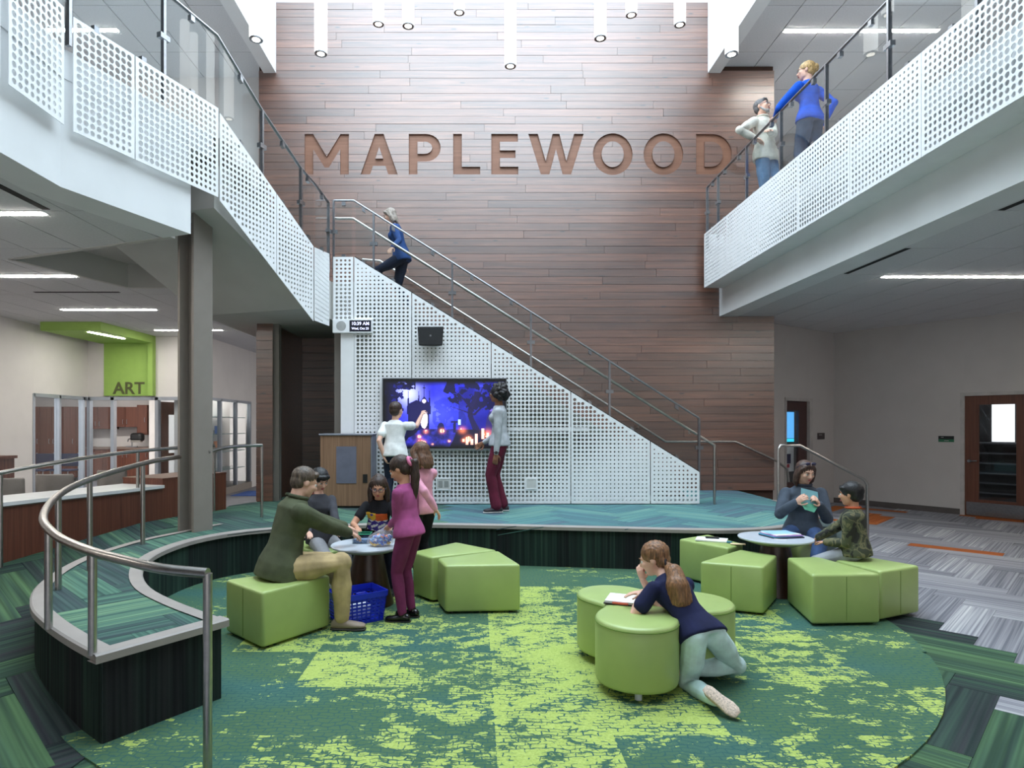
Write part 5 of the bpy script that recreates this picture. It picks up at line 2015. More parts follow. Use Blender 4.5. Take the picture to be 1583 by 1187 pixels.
# ================================================================== reception desk
desk = root('reception_desk', (-4.2, 7.0, 0), 'long curved reception desk with walnut front and white counter', 'desk')
dl_ = [tuple(p) for p in spline(DESK_LINE, 4)]
back = offset_path(dl_, -0.62)
back2 = offset_path(dl_, -0.05)
nf = next(i for i, p in enumerate(dl_) if p[1] < 7.86)
pieces = walk(dl_[nf:], 0.9)
for pc_ in pieces:
    m = MB()
    m.prism(pc_ + offset_path(pc_, -0.05)[::-1], 0.0, 0.86)
    add('front_panel', m, M_WALNUT, desk)
m = MB()
fr_ = offset_path(dl_[nf:], 0.03)
m.prism(fr_ + offset_path(dl_[nf:], -0.62)[::-1], 0.86, 0.895)
add('counter', m, M_COUNTER, desk)
m = MB()
m.prism(offset_path(dl_[nf:], 0.004) + offset_path(dl_[nf:], -0.004)[::-1], 0.845, 0.86)
add('shadow_gap', m, M_TAUPED, desk)
m = MB()
m.prism(dl_[:nf + 1] + offset_path(dl_[:nf + 1], -0.62)[::-1], 0.0, 0.955)
add('raised_end', m, M_WALNUT, desk)
m = MB()
m.prism(offset_path(dl_[:nf + 1], 0.006) + offset_path(dl_[:nf + 1], -0.63)[::-1], 0.955, 0.975)
add('raised_top', m, M_WALNUT, desk)


def desk_chair(px, py, lab, w=0.46):
    zt2 = 0.97
    Y = F_PX * (EYE - zt2) / (py - CY)
    c = np.array([(px - CX) * Y / F_PX, Y])
    o = root('desk_chair', (*c, 0), lab, 'chair', 'grey chairs behind the desk')
    m = MB()
    n = 10
    vs, fs = [], []
    for j, zz in enumerate((0.55, 0.75, zt2 - 0.02, zt2)):
        for i in range(n + 1):
            t = i / n * 2 - 1
            ww = w / 2 * (0.92 if zz in (0.55, zt2) else 1.0)
            vs.append((c[0] + t * ww, c[1] + 0.10 * t * t - 0.04 * (zz - 0.55), zz))
    for j in range(3):
        for i in range(n):
            fs.append((j * (n + 1) + i, j * (n + 1) + i + 1, (j + 1) * (n + 1) + i + 1, (j + 1) * (n + 1) + i))
    m.raw(vs, fs)
    b_ = add('backrest', m, M_GREY_CH, o, smooth=True)
    b_.modifiers.new('solid', 'SOLIDIFY').thickness = 0.02
    add('seat', bx((c[0] - 0.22, c[1] - 0.45, 0.42), (c[0] + 0.22, c[1] - 0.0, 0.47)), M_GREY_CH, o, bevel=0.02)
    for sx in (-0.19, 0.19):
        for sy in (-0.42, -0.02):
            m = MB()
            m.tube([(c[0] + sx, c[1] + sy, 0.0), (c[0] + sx * 0.9, c[1] + sy, 0.42)], 0.011, 8)
            add('leg', m, M_STEEL, o)
    m = MB()
    m.tube([(c[0], c[1] - 0.03, 0.44), (c[0], c[1] + 0.01, 0.6)], 0.015, 8)
    add('back_support', m, M_STEEL, o)


desk_chair(2, 739, 'grey chair back at the left picture edge behind the desk')
desk_chair(78, 733, 'grey chair back in the middle behind the desk', 0.52)
desk_chair(168, 727, 'grey chair back nearest the taupe column behind the desk', 0.44)

# small brown cabinet at the far left edge
o = root('bookcase', (-6.6, 8.9, 0), 'brown wooden bookcase corner at the left picture edge', 'bookcase')
add('body', bx((-7.3, 8.7, 0), (-6.56, 9.1, 1.15)), M_WALNUT, o)
add('top', bx((-7.33, 8.66, 1.15), (-6.53, 9.12, 1.19)), M_WALNUT, o)

# ================================================================== art room front
o = root('art_canopy', (-7.5, 12.9, 3.38), 'green canopy and wall panel above the art room door', 'sign')
m = MB()
m.prism([(-8.1, 11.9), (-6.98, 11.9), (-6.93, WAY), (-8.1, WAY)], 3.38, CEIL_LO - 0.001)
add('canopy', m, M_GREEN, o)
add('sign_panel', bx((-8.02, WAY - 0.05, 2.25), (-6.93, WAY, 3.38)), M_GREEN, o)
add('sign_panel_edge', bx((-7.03, WAY - 0.14, 2.25), (-6.93, WAY - 0.05, 3.38)), M_GREEN, o)
text_mesh('ART', 0.36, plain('art_letters', (84, 88, 52), 0.6), 'art_text', o, ((199 - CX) * (WAY - .06) / F_PX, WAY - 0.056, EYE - (601 - CY) * WAY / F_PX), depth=0.012, bold=0.006, label='dark letters ART')
m = MB()
p0, p1 = np.array([-7.30, 12.08]), np.array([-7.16, 13.0])
dd_ = (p1 - p0) / np.linalg.norm(p1 - p0) * 1.0
nn_ = np.array([-dd_[1], dd_[0]]) * 0.04
m.prism([tuple(p0 - nn_), tuple(p1 - nn_), tuple(p1 + nn_), tuple(p0 + nn_)], 3.37, 3.379)
add('canopy_light', m, M_LED, o)

M_ALU = plain('aluminium_mullion', (176, 182, 192), 0.35, 0.5, var=0.02)
sf = root('window_1', (-7.5, WAY, 0), kind='structure')


def mull(x0, y0, x1, y1, z0=0.0, z1=HEAD):
    return add('mullion', bx((x0, y0, z0), (x1, y1, z1)), M_ALU, sf)


for yy in (12.16, 12.93, 13.72):
    mull(WLX - 0.10, yy - 0.03, WLX + 0.01, yy + 0.03)
mull(WLX - 0.10, 12.16, WLX + 0.01, WAY, HEAD - 0.06, HEAD + 0.01)
mull(WLX - 0.10, 12.16, WLX + 0.01, WAY, 0, 0.10)
for a, b in ((12.19, 12.90), (12.96, 13.69)):
    add('glass_pane', bx((WLX - 0.055, a, 0.1), (WLX - 0.045, b, HEAD - 0.06)), M_PANE, sf)
fx = lambda px: (px - CX) * WAY / F_PX
for px in (137, 174, 242.5, 320):
    mull(fx(px) - 0.035, WAY - 0.02, fx(px) + 0.035, WAY + 0.10)
mull(fx(137), WAY - 0.02, fx(320), WAY + 0.1, HEAD - 0.06, HEAD + 0.01)
for a, b in ((137, 174), (242.5, 320)):
    add('glass_pane', bx((fx(a) + 0.035, WAY + 0.03, 0.1), (fx(b) - 0.035, WAY + 0.04, HEAD - 0.06)), M_PANE, sf)
    mull(fx(a), WAY - 0.02, fx(b), WAY + 0.1, 0, 0.10)
# open art room door
od = root('door_3', (fx(246), WAY + 0.2, 0), kind='structure')
hx, hy = fx(246), WAY + 0.12
dx_, dy_ = 0.26, 0.88
ln_ = math.hypot(dx_, dy_)
Pd = lambda s, off=0.0: np.array([hx, hy]) + np.array([dx_, dy_]) / ln_ * s - np.array([dy_, -dx_]) / ln_ * off
for (s0, s1, z0_, z1_) in ((0, 0.2, 0, 2.13), (0.72, 0.92, 0, 2.13), (0.2, 0.72, 0, 0.3), (0.2, 0.72, 1.85, 2.13), (0.2, 0.72, 0.85, 1.0)):
    wall_seg('door_leaf', od, Pd, s0, s1, z0_, z1_, M_DOOR, t=0.045)
wall_seg('glass_pane', od, Pd, 0.2, 0.72, 0.3, 0.85, M_PANE, t=0.03, front=-0.02)
wall_seg('glass_pane', od, Pd, 0.2, 0.72, 1.0, 1.85, M_PANE, t=0.03, front=-0.02)
# display case glazing
dcw = root('window_2', (WDX, 15.2, 0), kind='structure')
ypx = lambda px: -WDX * F_PX / (CX - px)
for px in (318, 342, 366, 387.5):
    yy = ypx(px)
    add('mullion', bx((WDX - 0.08, yy - 0.03, 0.16), (WDX + 0.01, yy + 0.03, HEAD)), M_ALU, dcw)
add('mullion', bx((WDX - 0.08, WAY + 0.1, HEAD - 0.05), (WDX + 0.01, 16.6, HEAD + 0.01)), M_ALU, dcw)
for a, b in ((318, 342), (342, 366), (366, 387.5)):
    add('glass_pane', bx((WDX - 0.045, ypx(a) + 0.03, 0.16), (WDX - 0.035, ypx(b) - 0.03, HEAD - 0.05)), M_PANE, dcw)
for i, zz in enumerate((0.55, 0.98, 1.40, 1.80)):
    o = add('display_shelf', bx((WDX - 0.6, WAY + 0.3, zz), (WDX - 0.1, 16.5, zz + 0.015)), plain('shelf_glass_green', (150, 176, 174), 0.2), dcw)
cols = [('orange', (224, 150, 110)), ('pink', (220, 130, 140)), ('green', (140, 180, 140)), ('blue', (110, 140, 200)), ('yellow', (222, 206, 120))]
for i, (yy, zz, hh, ci) in enumerate(((14.15, 1.0, 0.26, 0), (14.40, 1.0, 0.22, 1), (14.62, 1.0, 0.24, 2), (15.15, 1.0, 0.24, 0), (15.4, 1.0, 0.2, 2), (15.2, 1.42, 0.18, 3))):
    nm_, c_ = cols[ci]
    o = root('paper_artwork', (WDX - 0.3, yy, zz), ['orange paper artwork in the display case nearest the column', 'pink paper artwork in the display case', 'green paper artwork in the display case nearest the column', 'orange paper artwork in the middle of the display case', 'green paper artwork in the middle of the display case', 'small blue paper artwork on the upper display shelf'][i], 'artwork', 'artworks in the display case')
    m = MB()
    m.box((WDX - 0.32, yy - 0.1, zz), (WDX - 0.31, yy + 0.1, zz + hh))
    add('sheet', m, plain('art_' + nm_, c_, 0.8), o)
    add('stand', bx((WDX - 0.38, yy - 0.03, zz), (WDX - 0.32, yy + 0.03, zz + 0.08)), M_WHITE, o)
# blue floor mat
add('entrance_mat', bx((-5.6, 14.6, 0.001), (-4.4, 15.7, 0.012)), plain('blue_mat', (52, 84, 150), 0.9), label='blue floor mat in the lobby beyond the desk', cat='mat')

# art room fittings
YA = 18.9
ax_ = lambda px: (px - CX) * YA / F_PX
az_ = lambda py: EYE - (py - CY) * YA / F_PX


def cabinet(name, x0, x1, y0, y1, z0, z1, ndoor, lab, cat='cabinet', hz=None):
    o = root(name, ((x0 + x1) / 2, (y0 + y1) / 2, z0), lab, cat, 'art room cabinets')
    add('body', bx((x0, y0 + 0.02, z0), (x1, y1, z1)), M_WALNUT, o)
    w = (x1 - x0) / ndoor
    for k in range(ndoor):
        dr_ = add('door', bx((x0 + k * w + 0.006, y0, z0 + 0.006), (x0 + (k + 1) * w - 0.006, y0 + 0.02, z1 - 0.006)), M_WALNUT, o)
        hxk = x0 + (k + 1) * w - 0.06 if k % 2 == 0 else x0 + k * w + 0.06
        zc = hz if hz is not None else (z0 + z1) / 2
        m = MB()
        m.tube([(hxk, y0, zc - 0.06), (hxk, y0 - 0.03, zc - 0.06), (hxk, y0 - 0.03, zc + 0.06), (hxk, y0, zc + 0.06)], 0.008, 6)
        add('handle', m, M_STEEL, dr_)


cabinet('upper_cabinet', ax_(173), ax_(214), YA, 19.38, az_(660), az_(629), 2, 'upper walnut wall cabinet left of the paper towel dispenser', hz=az_(652))
cabinet('tall_cabinet', ax_(214), ax_(230), YA - 0.1, 19.38, az_(672), az_(626), 1, 'walnut wall cabinet above the black towel dispenser')
cabinet('upper_cabinet', ax_(132), ax_(170), YA, 19.38, az_(663), az_(629), 2, 'upper walnut wall cabinet behind the corner glazing', hz=az_(655))
cabinet('base_cabinet', ax_(130), ax_(178), YA - 0.1, 19.38, 0.1, az_(694), 3, 'walnut base cabinet behind the corner glazing', hz=az_(703))
cabinet('base_cabinet', ax_(178), ax_(232), YA - 0.1, 19.38, 0.1, az_(694), 3, 'walnut base cabinet under the art room sink', hz=az_(703))
cabinet('tall_cabinet', ax_(20), ax_(72), YA - 0.3, 19.38, 0.1, az_(629), 3, 'tall walnut cupboard at the left behind the glazing', hz=1.15)
cabinet('tall_cabinet', ax_(72), ax_(126), YA - 0.3, 19.38, 0.1, az_(629), 3, 'tall walnut cupboard next to the corner behind the glazing', hz=1.15)
add('worktop', bx((ax_(129), YA - 0.14, az_(694)), (ax_(232), 19.38, az_(691))), plain('brown_worktop', (128, 108, 98), 0.4), label='brown worktop with sink in the art room', cat='worktop')
o = root('faucet', (ax_(202), YA, az_(691)), 'chrome gooseneck faucet on the art room worktop', 'faucet')
fz = az_(691)
m = MB()
fxx = ax_(204)
m.tube([(fxx, YA, fz), (fxx, YA, fz + 0.18), (fxx - 0.03, YA, fz + 0.24), (fxx - 0.09, YA, fz + 0.25), (fxx - 0.12, YA, fz + 0.2), (fxx - 0.12, YA, fz + 0.15)], 0.014, 8)
add('spout', m, M_STEEL, o)
add('base_plate', bx((fxx - 0.16, YA - 0.04, fz), (fxx + 0.16, YA + 0.04, fz + 0.03)), M_STEEL, o)
o = root('towel_dispenser', (ax_(218), YA - 0.2, az_(683)), 'black paper towel dispenser in the art room', 'dispenser')
add('body', bx((ax_(209.5), YA - 0.35, az_(682)), (ax_(228), YA - 0.1, az_(669))), M_BLACK, o, bevel=0.08, seg=4)
add('towel_slot', bx((ax_(212), YA - 0.36, az_(683)), (ax_(226), YA - 0.2, az_(680))), M_TAUPED, o)
# dark chairs stored behind the left glazing
for i, (px, lab) in enumerate(((62, 'dark blue stacking chair behind the left glazing'), (100, 'dark stacking chair beside the glazing mullion'))):
    Y = 16.5
    cxk = (px - CX) * Y / F_PX
    o = root('stacking_chair', (cxk, Y, 0), lab, 'chair')
    bm_ = plain('navy_plastic', (30, 38, 66), 0.5)
    add('seat', bx((cxk - 0.24, Y - 0.24, 0.44), (cxk + 0.24, Y + 0.22, 0.48)), bm_, o, bevel=0.015)
    add('backrest', bx((cxk - 0.24, Y + 0.18, 0.55), (cxk + 0.24, Y + 0.22, 0.88)), bm_, o, bevel=0.015)
    for sx in (-0.22, 0.22):
        for sy in (-0.22, 0.2):
            m = MB()
            m.tube([(cxk + sx, Y + sy, 0), (cxk + sx, Y + sy, 0.9 if sy > 0 else 0.44)], 0.012, 8)
            add('leg', m, M_STEEL, o)
# art room light
for k in range(2):
    x = -9.6 + 2.6 * k
    o = root('linear_light', (x, 16.2, 3.09), ['art room ceiling light on the left', 'art room ceiling light near the open door'][k], 'ceiling light', 'art room ceiling lights')
    add('diffuser', bx((x - 1.1, 16.1, 3.085), (x + 1.1, 16.3, 3.099)), M_LED, o)

# ================================================================== small things on tables and ottomans
PAPER = plain('paper_white', (232, 232, 232), 0.8)


def slab(name, c, ang, lx, ly, h, mat, label, cat, parent=None, bevel=0.0, tilt=0.0):
    ca, sa = math.cos(math.radians(ang)), math.sin(math.radians(ang))
    m = MB()
    m.obox((c[0], c[1], c[2] + h / 2), (ca * lx / 2, sa * lx / 2, 0), (-sa * ly / 2, ca * ly / 2, 0), (0, 0, h / 2))
    return add(name, m, mat, parent, label=label, cat=cat, bevel=bevel)


# binders on the right table
tz = 0.551
bd = root('ring_binder', (2.93, 6.15, tz), 'open ring binder with teal and purple dividers on the right table', 'binder')
slab('cover', (2.93, 6.15, tz), 12, 0.31, 0.25, 0.012, plain('binder_dark', (52, 44, 70), 0.5), None, None, bd)
slab('divider', (2.92, 6.15, tz + 0.012), 13, 0.30, 0.24, 0.007, plain('teal_divider', (60, 150, 170), 0.5), None, None, bd)
slab('divider', (2.93, 6.15, tz + 0.019), 10, 0.30, 0.24, 0.006, plain('purple_divider', (150, 110, 170), 0.5), None, None, bd)
slab('paper_stack', (2.93, 6.16, tz + 0.025), 16, 0.28, 0.22, 0.008, PAPER, None, None, bd)
slab('paper_sheet', (2.92, 6.19, tz + 0.034), 4, 0.26, 0.19, 0.002, plain('pale_blue_paper', (150, 192, 220), 0.8), 'pale blue sheet on top of the ring binder', 'paper')
slab('pencil', (2.84, 5.97, tz), -20, 0.12, 0.012, 0.006, PAPER, 'white pencil on the right round table', 'pencil')
# papers on the ottoman
oz = 0.439
slab('notebook', (2.42, 6.58, oz), -25, 0.30, 0.21, 0.012, PAPER, 'white notebook lying on the ottoman beside the platform', 'notebook')
slab('phone', (2.44, 6.62, oz + 0.013), -15, 0.13, 0.07, 0.012, M_BLACK, 'black phone lying on the white notebook', 'phone', bevel=0.003)
slab('notebook', (2.52, 6.47, oz), -30, 0.12, 0.08, 0.006, plain('teal_cover', (44, 108, 120), 0.6), 'small teal notebook beside the white notebook', 'notebook')
slab('envelope', (2.60, 6.36, oz), -20, 0.14, 0.08, 0.003, plain('cream_paper', (226, 202, 160), 0.8), 'cream envelope on the ottoman edge near the table', 'envelope')
# the reading girl's open book
bk = root('open_book', (1.0, 4.22, 0.457), 'open book with white pages and dark cover on the cloverleaf ottoman', 'book')
slab('cover', (1.01, 4.22, 0.4570), -22, 0.30, 0.22, 0.006, plain('book_cover', (44, 38, 44), 0.6), None, None, bk)
slab('pages', (1.01, 4.222, 0.463), -22, 0.285, 0.205, 0.014, PAPER, None, None, bk)
slab('page_tab', (0.93, 4.135, 0.463), -22, 0.10, 0.012, 0.010, plain('tab_red', (206, 90, 70), 0.6), None, None, bk)
# clear tub and bag of craft pieces on the left table
def clear_plastic():
    g = glass('clear_plastic', (236, 240, 242), 1.35)
    return g


M_CLEAR = clear_plastic()
tb = root('clear_tub', (-1.03, 5.82, tz), 'clear plastic tub with green lid rim on the left round table', 'tub')
m = MB()
tc_ = (-1.035, 5.82)
for (a, b, c2, d2) in ((-.08, -.055, .08, -.05), (-.08, .05, .08, .055), (-.08, -.05, -.075, .05), (.075, -.05, .08, .05), (-.08, -.055, .08, .055)):
    if (a, b, c2, d2) == (-.08, -.055, .08, .055):
        m.box((tc_[0] + a, tc_[1] + b, tz), (tc_[0] + c2, tc_[1] + d2, tz + 0.005))
    else:
        m.box((tc_[0] + a, tc_[1] + b, tz), (tc_[0] + c2, tc_[1] + d2, tz + 0.085))
add('walls', m, M_CLEAR, tb)
m = MB()
m.tube([(tc_[0] - .08, tc_[1] - .055, tz + .087), (tc_[0] + .08, tc_[1] - .055, tz + .087), (tc_[0] + .08, tc_[1] + .055, tz + .087), (tc_[0] - .08, tc_[1] + .055, tz + .087), (tc_[0] - .08, tc_[1] - .055, tz + .087)], 0.005, 6)
add('rim', m, plain('green_plastic', (40, 150, 110), 0.4), tb)
add('contents', bx((tc_[0] - .07, tc_[1] - .045, tz + 0.005), (tc_[0] + .07, tc_[1] + .045, tz + 0.035)), plain('blue_grey_beads', (120, 140, 170), 0.5, var=0.3, scale=120), tb)

bag = root('plastic_bag', (-0.84, 5.68, tz), 'clear plastic bag full of blue and yellow craft pieces', 'bag')
m = MB()
rs_ = random.Random(4)
bc = np.array([-0.85, 5.68])
prof = [(0.085, 0.0), (0.105, 0.02), (0.108, 0.05), (0.098, 0.09), (0.075, 0.12), (0.045, 0.145), (0.025, 0.165), (0.03, 0.185)]
vs, fs = [], []
for r_, zz in prof:
    for j in range(22):
        a = 2 * PI * j / 22
        rr = r_ * (1 + 0.10 * rs_.uniform(-1, 1))
        sh_ = 0.6 * max(0, zz - 0.05)
        vs.append((bc[0] + rr * 1.1 * math.cos(a) + sh_, bc[1] + rr * 0.8 * math.sin(a), tz + 0.004 + zz))
for i in range(len(prof) - 1):
    for j in range(22):
        fs.append((i * 22 + j, i * 22 + (j + 1) % 22, (i + 1) * 22 + (j + 1) % 22, (i + 1) * 22 + j))
fs.append(tuple(range(21, -1, -1)))
m.raw(vs, fs)
bagm, ntb, bb_ = nodes_of('thin_bag_film')
bb_.inputs['Base Color'].default_value = lin((226, 224, 230))
bb_.inputs['Alpha'].default_value = 0.22
bb_.inputs['Roughness'].default_value = 0.22
add('film', m, bagm, bag, smooth=True)
pc_cols = [plain('craft_blue', (52, 96, 190), 0.5), plain('craft_yellow', (236, 190, 60), 0.5), plain('craft_white', (225, 225, 230), 0.5), plain('craft_orange', (228, 120, 70), 0.5), plain('craft_sky', (120, 170, 220), 0.5)]
m = MB()
for k in range(120):
    a, rr, zz = rs_.uniform(0, 2 * PI), 0.078 * math.sqrt(rs_.random()), rs_.uniform(0.012, 0.09)
    cpt = (bc[0] + rr * 1.1 * math.cos(a) + 0.6 * max(0, zz - 0.05), bc[1] + rr * 0.8 * math.sin(a), tz + zz)
    ci = rs_.choice([0, 0, 4, 4, 2, 3]) if zz > 0.03 else rs_.choice([1, 1, 1, 0])
    an = rs_.uniform(0, PI)
    m.obox(cpt, (0.012 * math.cos(an), 0.012 * math.sin(an), 0.003), (-0.01 * math.sin(an), 0.01 * math.cos(an), 0.004), (0.001, 0, 0.006), ci)
o = add('craft_pieces', m, pc_cols, bag)
o['kind'] = 'stuff'

# ================================================================== people
def nrmv(v):
    v = np.array(v, float)
    return v / (np.linalg.norm(v) + 1e-12)


def limb(m, pts, rs, seg=12, ell=None):
    """rounded tube through points, balls at the joints"""
    P = [np.array(p, float) for p in pts]
    m.tube(P, list(rs), seg)
    for p, r in zip(P, rs):
        m.ball(p, r * 0.995, seg, 8)


def sweep(m, centers, sides, fwds, a, b, seg=22):
    vs, fs = [], []
    for c, s_, f_, aa, bb in zip(centers, sides, fwds, a, b):
        for j in range(seg):
            t = 2 * PI * j / seg
            vs.append(np.array(c) + np.array(s_) * aa * math.cos(t) + np.array(f_) * bb * math.sin(t))
    n = len(centers)
    for i in range(n - 1):
        for j in range(seg):
            fs.append((i * seg + j, i * seg + (j + 1) % seg, (i + 1) * seg + (j + 1) % seg, (i + 1) * seg + j))
    fs.append(tuple(range(seg - 1, -1, -1)))
    fs.append(tuple((n - 1) * seg + j for j in range(seg)))
    m.raw(vs, fs)


def voxel(m, size, smooth=3, folds=0.0, fscale=14.0, strands=0.0, sdir=(0, 0, 1)):
    """union of the collected closed shapes as one smooth surface: (verts, faces)"""
    me = bpy.data.meshes.new('tmp')
    me.from_pydata([tuple(v) for v in m.v], [], m.f)
    o = bpy.data.objects.new('tmp', me)
    COL.objects.link(o)
    r = o.modifiers.new('r', 'REMESH')
    r.mode = 'VOXEL'
    r.voxel_size = size
    if smooth:
        s_ = o.modifiers.new('s', 'SMOOTH')
        s_.factor = 0.5
        s_.iterations = smooth
    ev = o.evaluated_get(bpy.context.evaluated_depsgraph_get())
    em = ev.to_mesh()
    n = len(em.vertices)
    V = np.empty(n * 3)
    em.vertices.foreach_get('co', V)
    V = V.reshape(-1, 3)
    N = np.empty(n * 3)
    em.vertices.foreach_get('normal', N)
    N = N.reshape(-1, 3)
    F = [tuple(p.vertices) for p in em.polygons]
    ev.to_mesh_clear()
    bpy.data.objects.remove(o)
    bpy.data.meshes.remove(me)
    if folds:
        k = fscale
        d_ = np.sin(V[:, 0] * k + 2.1 * np.sin(V[:, 2] * k * 0.7 + V[:, 1] * 3)) * np.sin(V[:, 2] * k * 1.3 + 1.7 * np.sin(V[:, 0] * k * 0.6 + V[:, 1] * k * 0.8))
        V = V + N * (d_ * folds)[:, None]
    if strands:
        sd = nrmv(sdir)
        ang = np.arctan2(V[:, 1] - V[:, 1].mean(), V[:, 0] - V[:, 0].mean())
        d_ = np.sin(ang * 34 + 3 * np.sin(V[:, 2] * 25)) * 0.6 + np.sin(ang * 71 + 5 * np.sin(V[:, 2] * 18)) * 0.4
        V = V + N * (d_ * strands)[:, None]
    return V, F


def cloth(name, c, var=0.10, rough=0.85):
    return plain('cloth_' + name, c, rough, var=var, scale=9, spec=0.25, bmp=0.25, bscale=220)


def camo():
    m, nt, b = nodes_of('camouflage_cloth')
    tc = nt.nodes.new('ShaderNodeTexCoord')
    n = noise_node(nt, 11, 2, 0.4, tc.outputs['Object'], 0.8)
    r = ramp_node(nt, [(0.0, (40, 40, 36)), (0.42, (74, 78, 58)), (0.52, (108, 104, 76)), (0.62, (58, 62, 48))], 'CONSTANT')
    nt.links.new(n.outputs[0], r.inputs[0])
    nt.links.new(r.outputs[0], b.inputs['Base Color'])
    b.inputs['Roughness'].default_value = 0.9
    return m


def hairm(name, c):
    if 'hair_' + name in MATS:
        return MATS['hair_' + name]
    m, nt, b = nodes_of('hair_' + name)
    tc = nt.nodes.new('ShaderNodeTexCoord')
    v = map_node(nt, tc.outputs['Object'], (60, 60, 9))
    n = noise_node(nt, 1.5, 3, 0.6, v)
    r = ramp_node(nt, [(0.3, tuple(x * 0.6 for x in c)), (0.55, c), (0.8, tuple(min(255, x * 1.35 + 6) for x in c))])
    nt.links.new(n.outputs[0], r.inputs[0])
    nt.links.new(r.outputs[0], b.inputs['Base Color'])
    b.inputs['Roughness'].default_value = 0.5
    bump(nt, b, n.outputs[0], 0.5, 0.006)
    MATS['hair_' + name] = m
    return m


SKIN = {'fair': plain('skin_fair', (222, 176, 154), 0.55, spec=0.35, var=0.04), 'tan': plain('skin_tan', (198, 146, 118), 0.55, spec=0.35, var=0.04),
        'brown': plain('skin_brown', (140, 96, 74), 0.55, spec=0.35, var=0.04)}
M_EYEW = plain('eye_white', (232, 230, 226), 0.3)
M_EYE = plain('eye_dark', (40, 28, 24), 0.3)
M_LIP = plain('lips', (178, 96, 92), 0.5)


def ik(a, t, l1, l2, pole):
    a, t = np.array(a, float), np.array(t, float)
    d_ = t - a
    L = np.linalg.norm(d_)
    Lc = min(L, (l1 + l2) * 0.998)
    dn = d_ / (L + 1e-9)
    t = a + dn * Lc
    c = (l1 * l1 + Lc * Lc - l2 * l2) / (2 * Lc)
    h = math.sqrt(max(0.0, l1 * l1 - c * c))
    p = np.array(pole, float)
    p = p - dn * np.dot(p, dn)
    p = nrmv(p)
    return a + dn * c + p * h, t


def hand(m, wrist, d, n, s, side, curl=0.35):
    """d: direction of the fingers, n: palm normal, side: +1 when the thumb lies towards +cross(d, n)"""
    d = nrmv(d)
    n = nrmv(np.array(n) - d * np.dot(n, d))
    w = np.cross(d, n) * side
    W = np.array(wrist, float)
    pl, pw, pt = 0.088 * s, 0.036 * s, 0.013 * s
    sweep(m, [W - d * 0.01 * s, W + d * pl * 0.35, W + d * pl * 0.75, W + d * pl * 1.02], [w] * 4, [n] * 4,
          [pw * 0.66, pw * 0.9, pw * 1.05, pw * 0.98], [pt * 1.35, pt * 1.3, pt * 1.15, pt * 0.85], 14)
    for k, (off, ln) in enumerate(((0.80, 0.070), (0.28, 0.078), (-0.26, 0.073), (-0.78, 0.057))):
        b = W + d * pl * (0.96 - 0.05 * abs(off)) + w * pw * off
        pts = [b]
        ang = 0.15 + curl * 0.3
        for q_, fr in enumerate((0.46, 0.31, 0.25)):
            dd = d * math.cos(ang) + n * math.sin(ang) + w * 0.05 * off
            pts.append(pts[-1] + nrmv(dd) * ln * s * fr)
            ang += curl * 1.1
        limb(m, pts, [0.0088 * s, 0.0082 * s, 0.0076 * s, 0.0062 * s], 8)
    b = W + d * pl * 0.22 + w * pw * 0.75
    t1 = b + nrmv(d * 0.7 + w * 0.75 + n * 0.3) * 0.04 * s
    t2 = t1 + nrmv(d * 0.9 + w * 0.25 + n * 0.45) * 0.03 * s
    t3 = t2 + nrmv(d * 0.95 + n * 0.4) * 0.022 * s
    limb(m, [b, t1, t2, t3], [0.0125 * s, 0.0108 * s, 0.0095 * s, 0.0075 * s], 8)


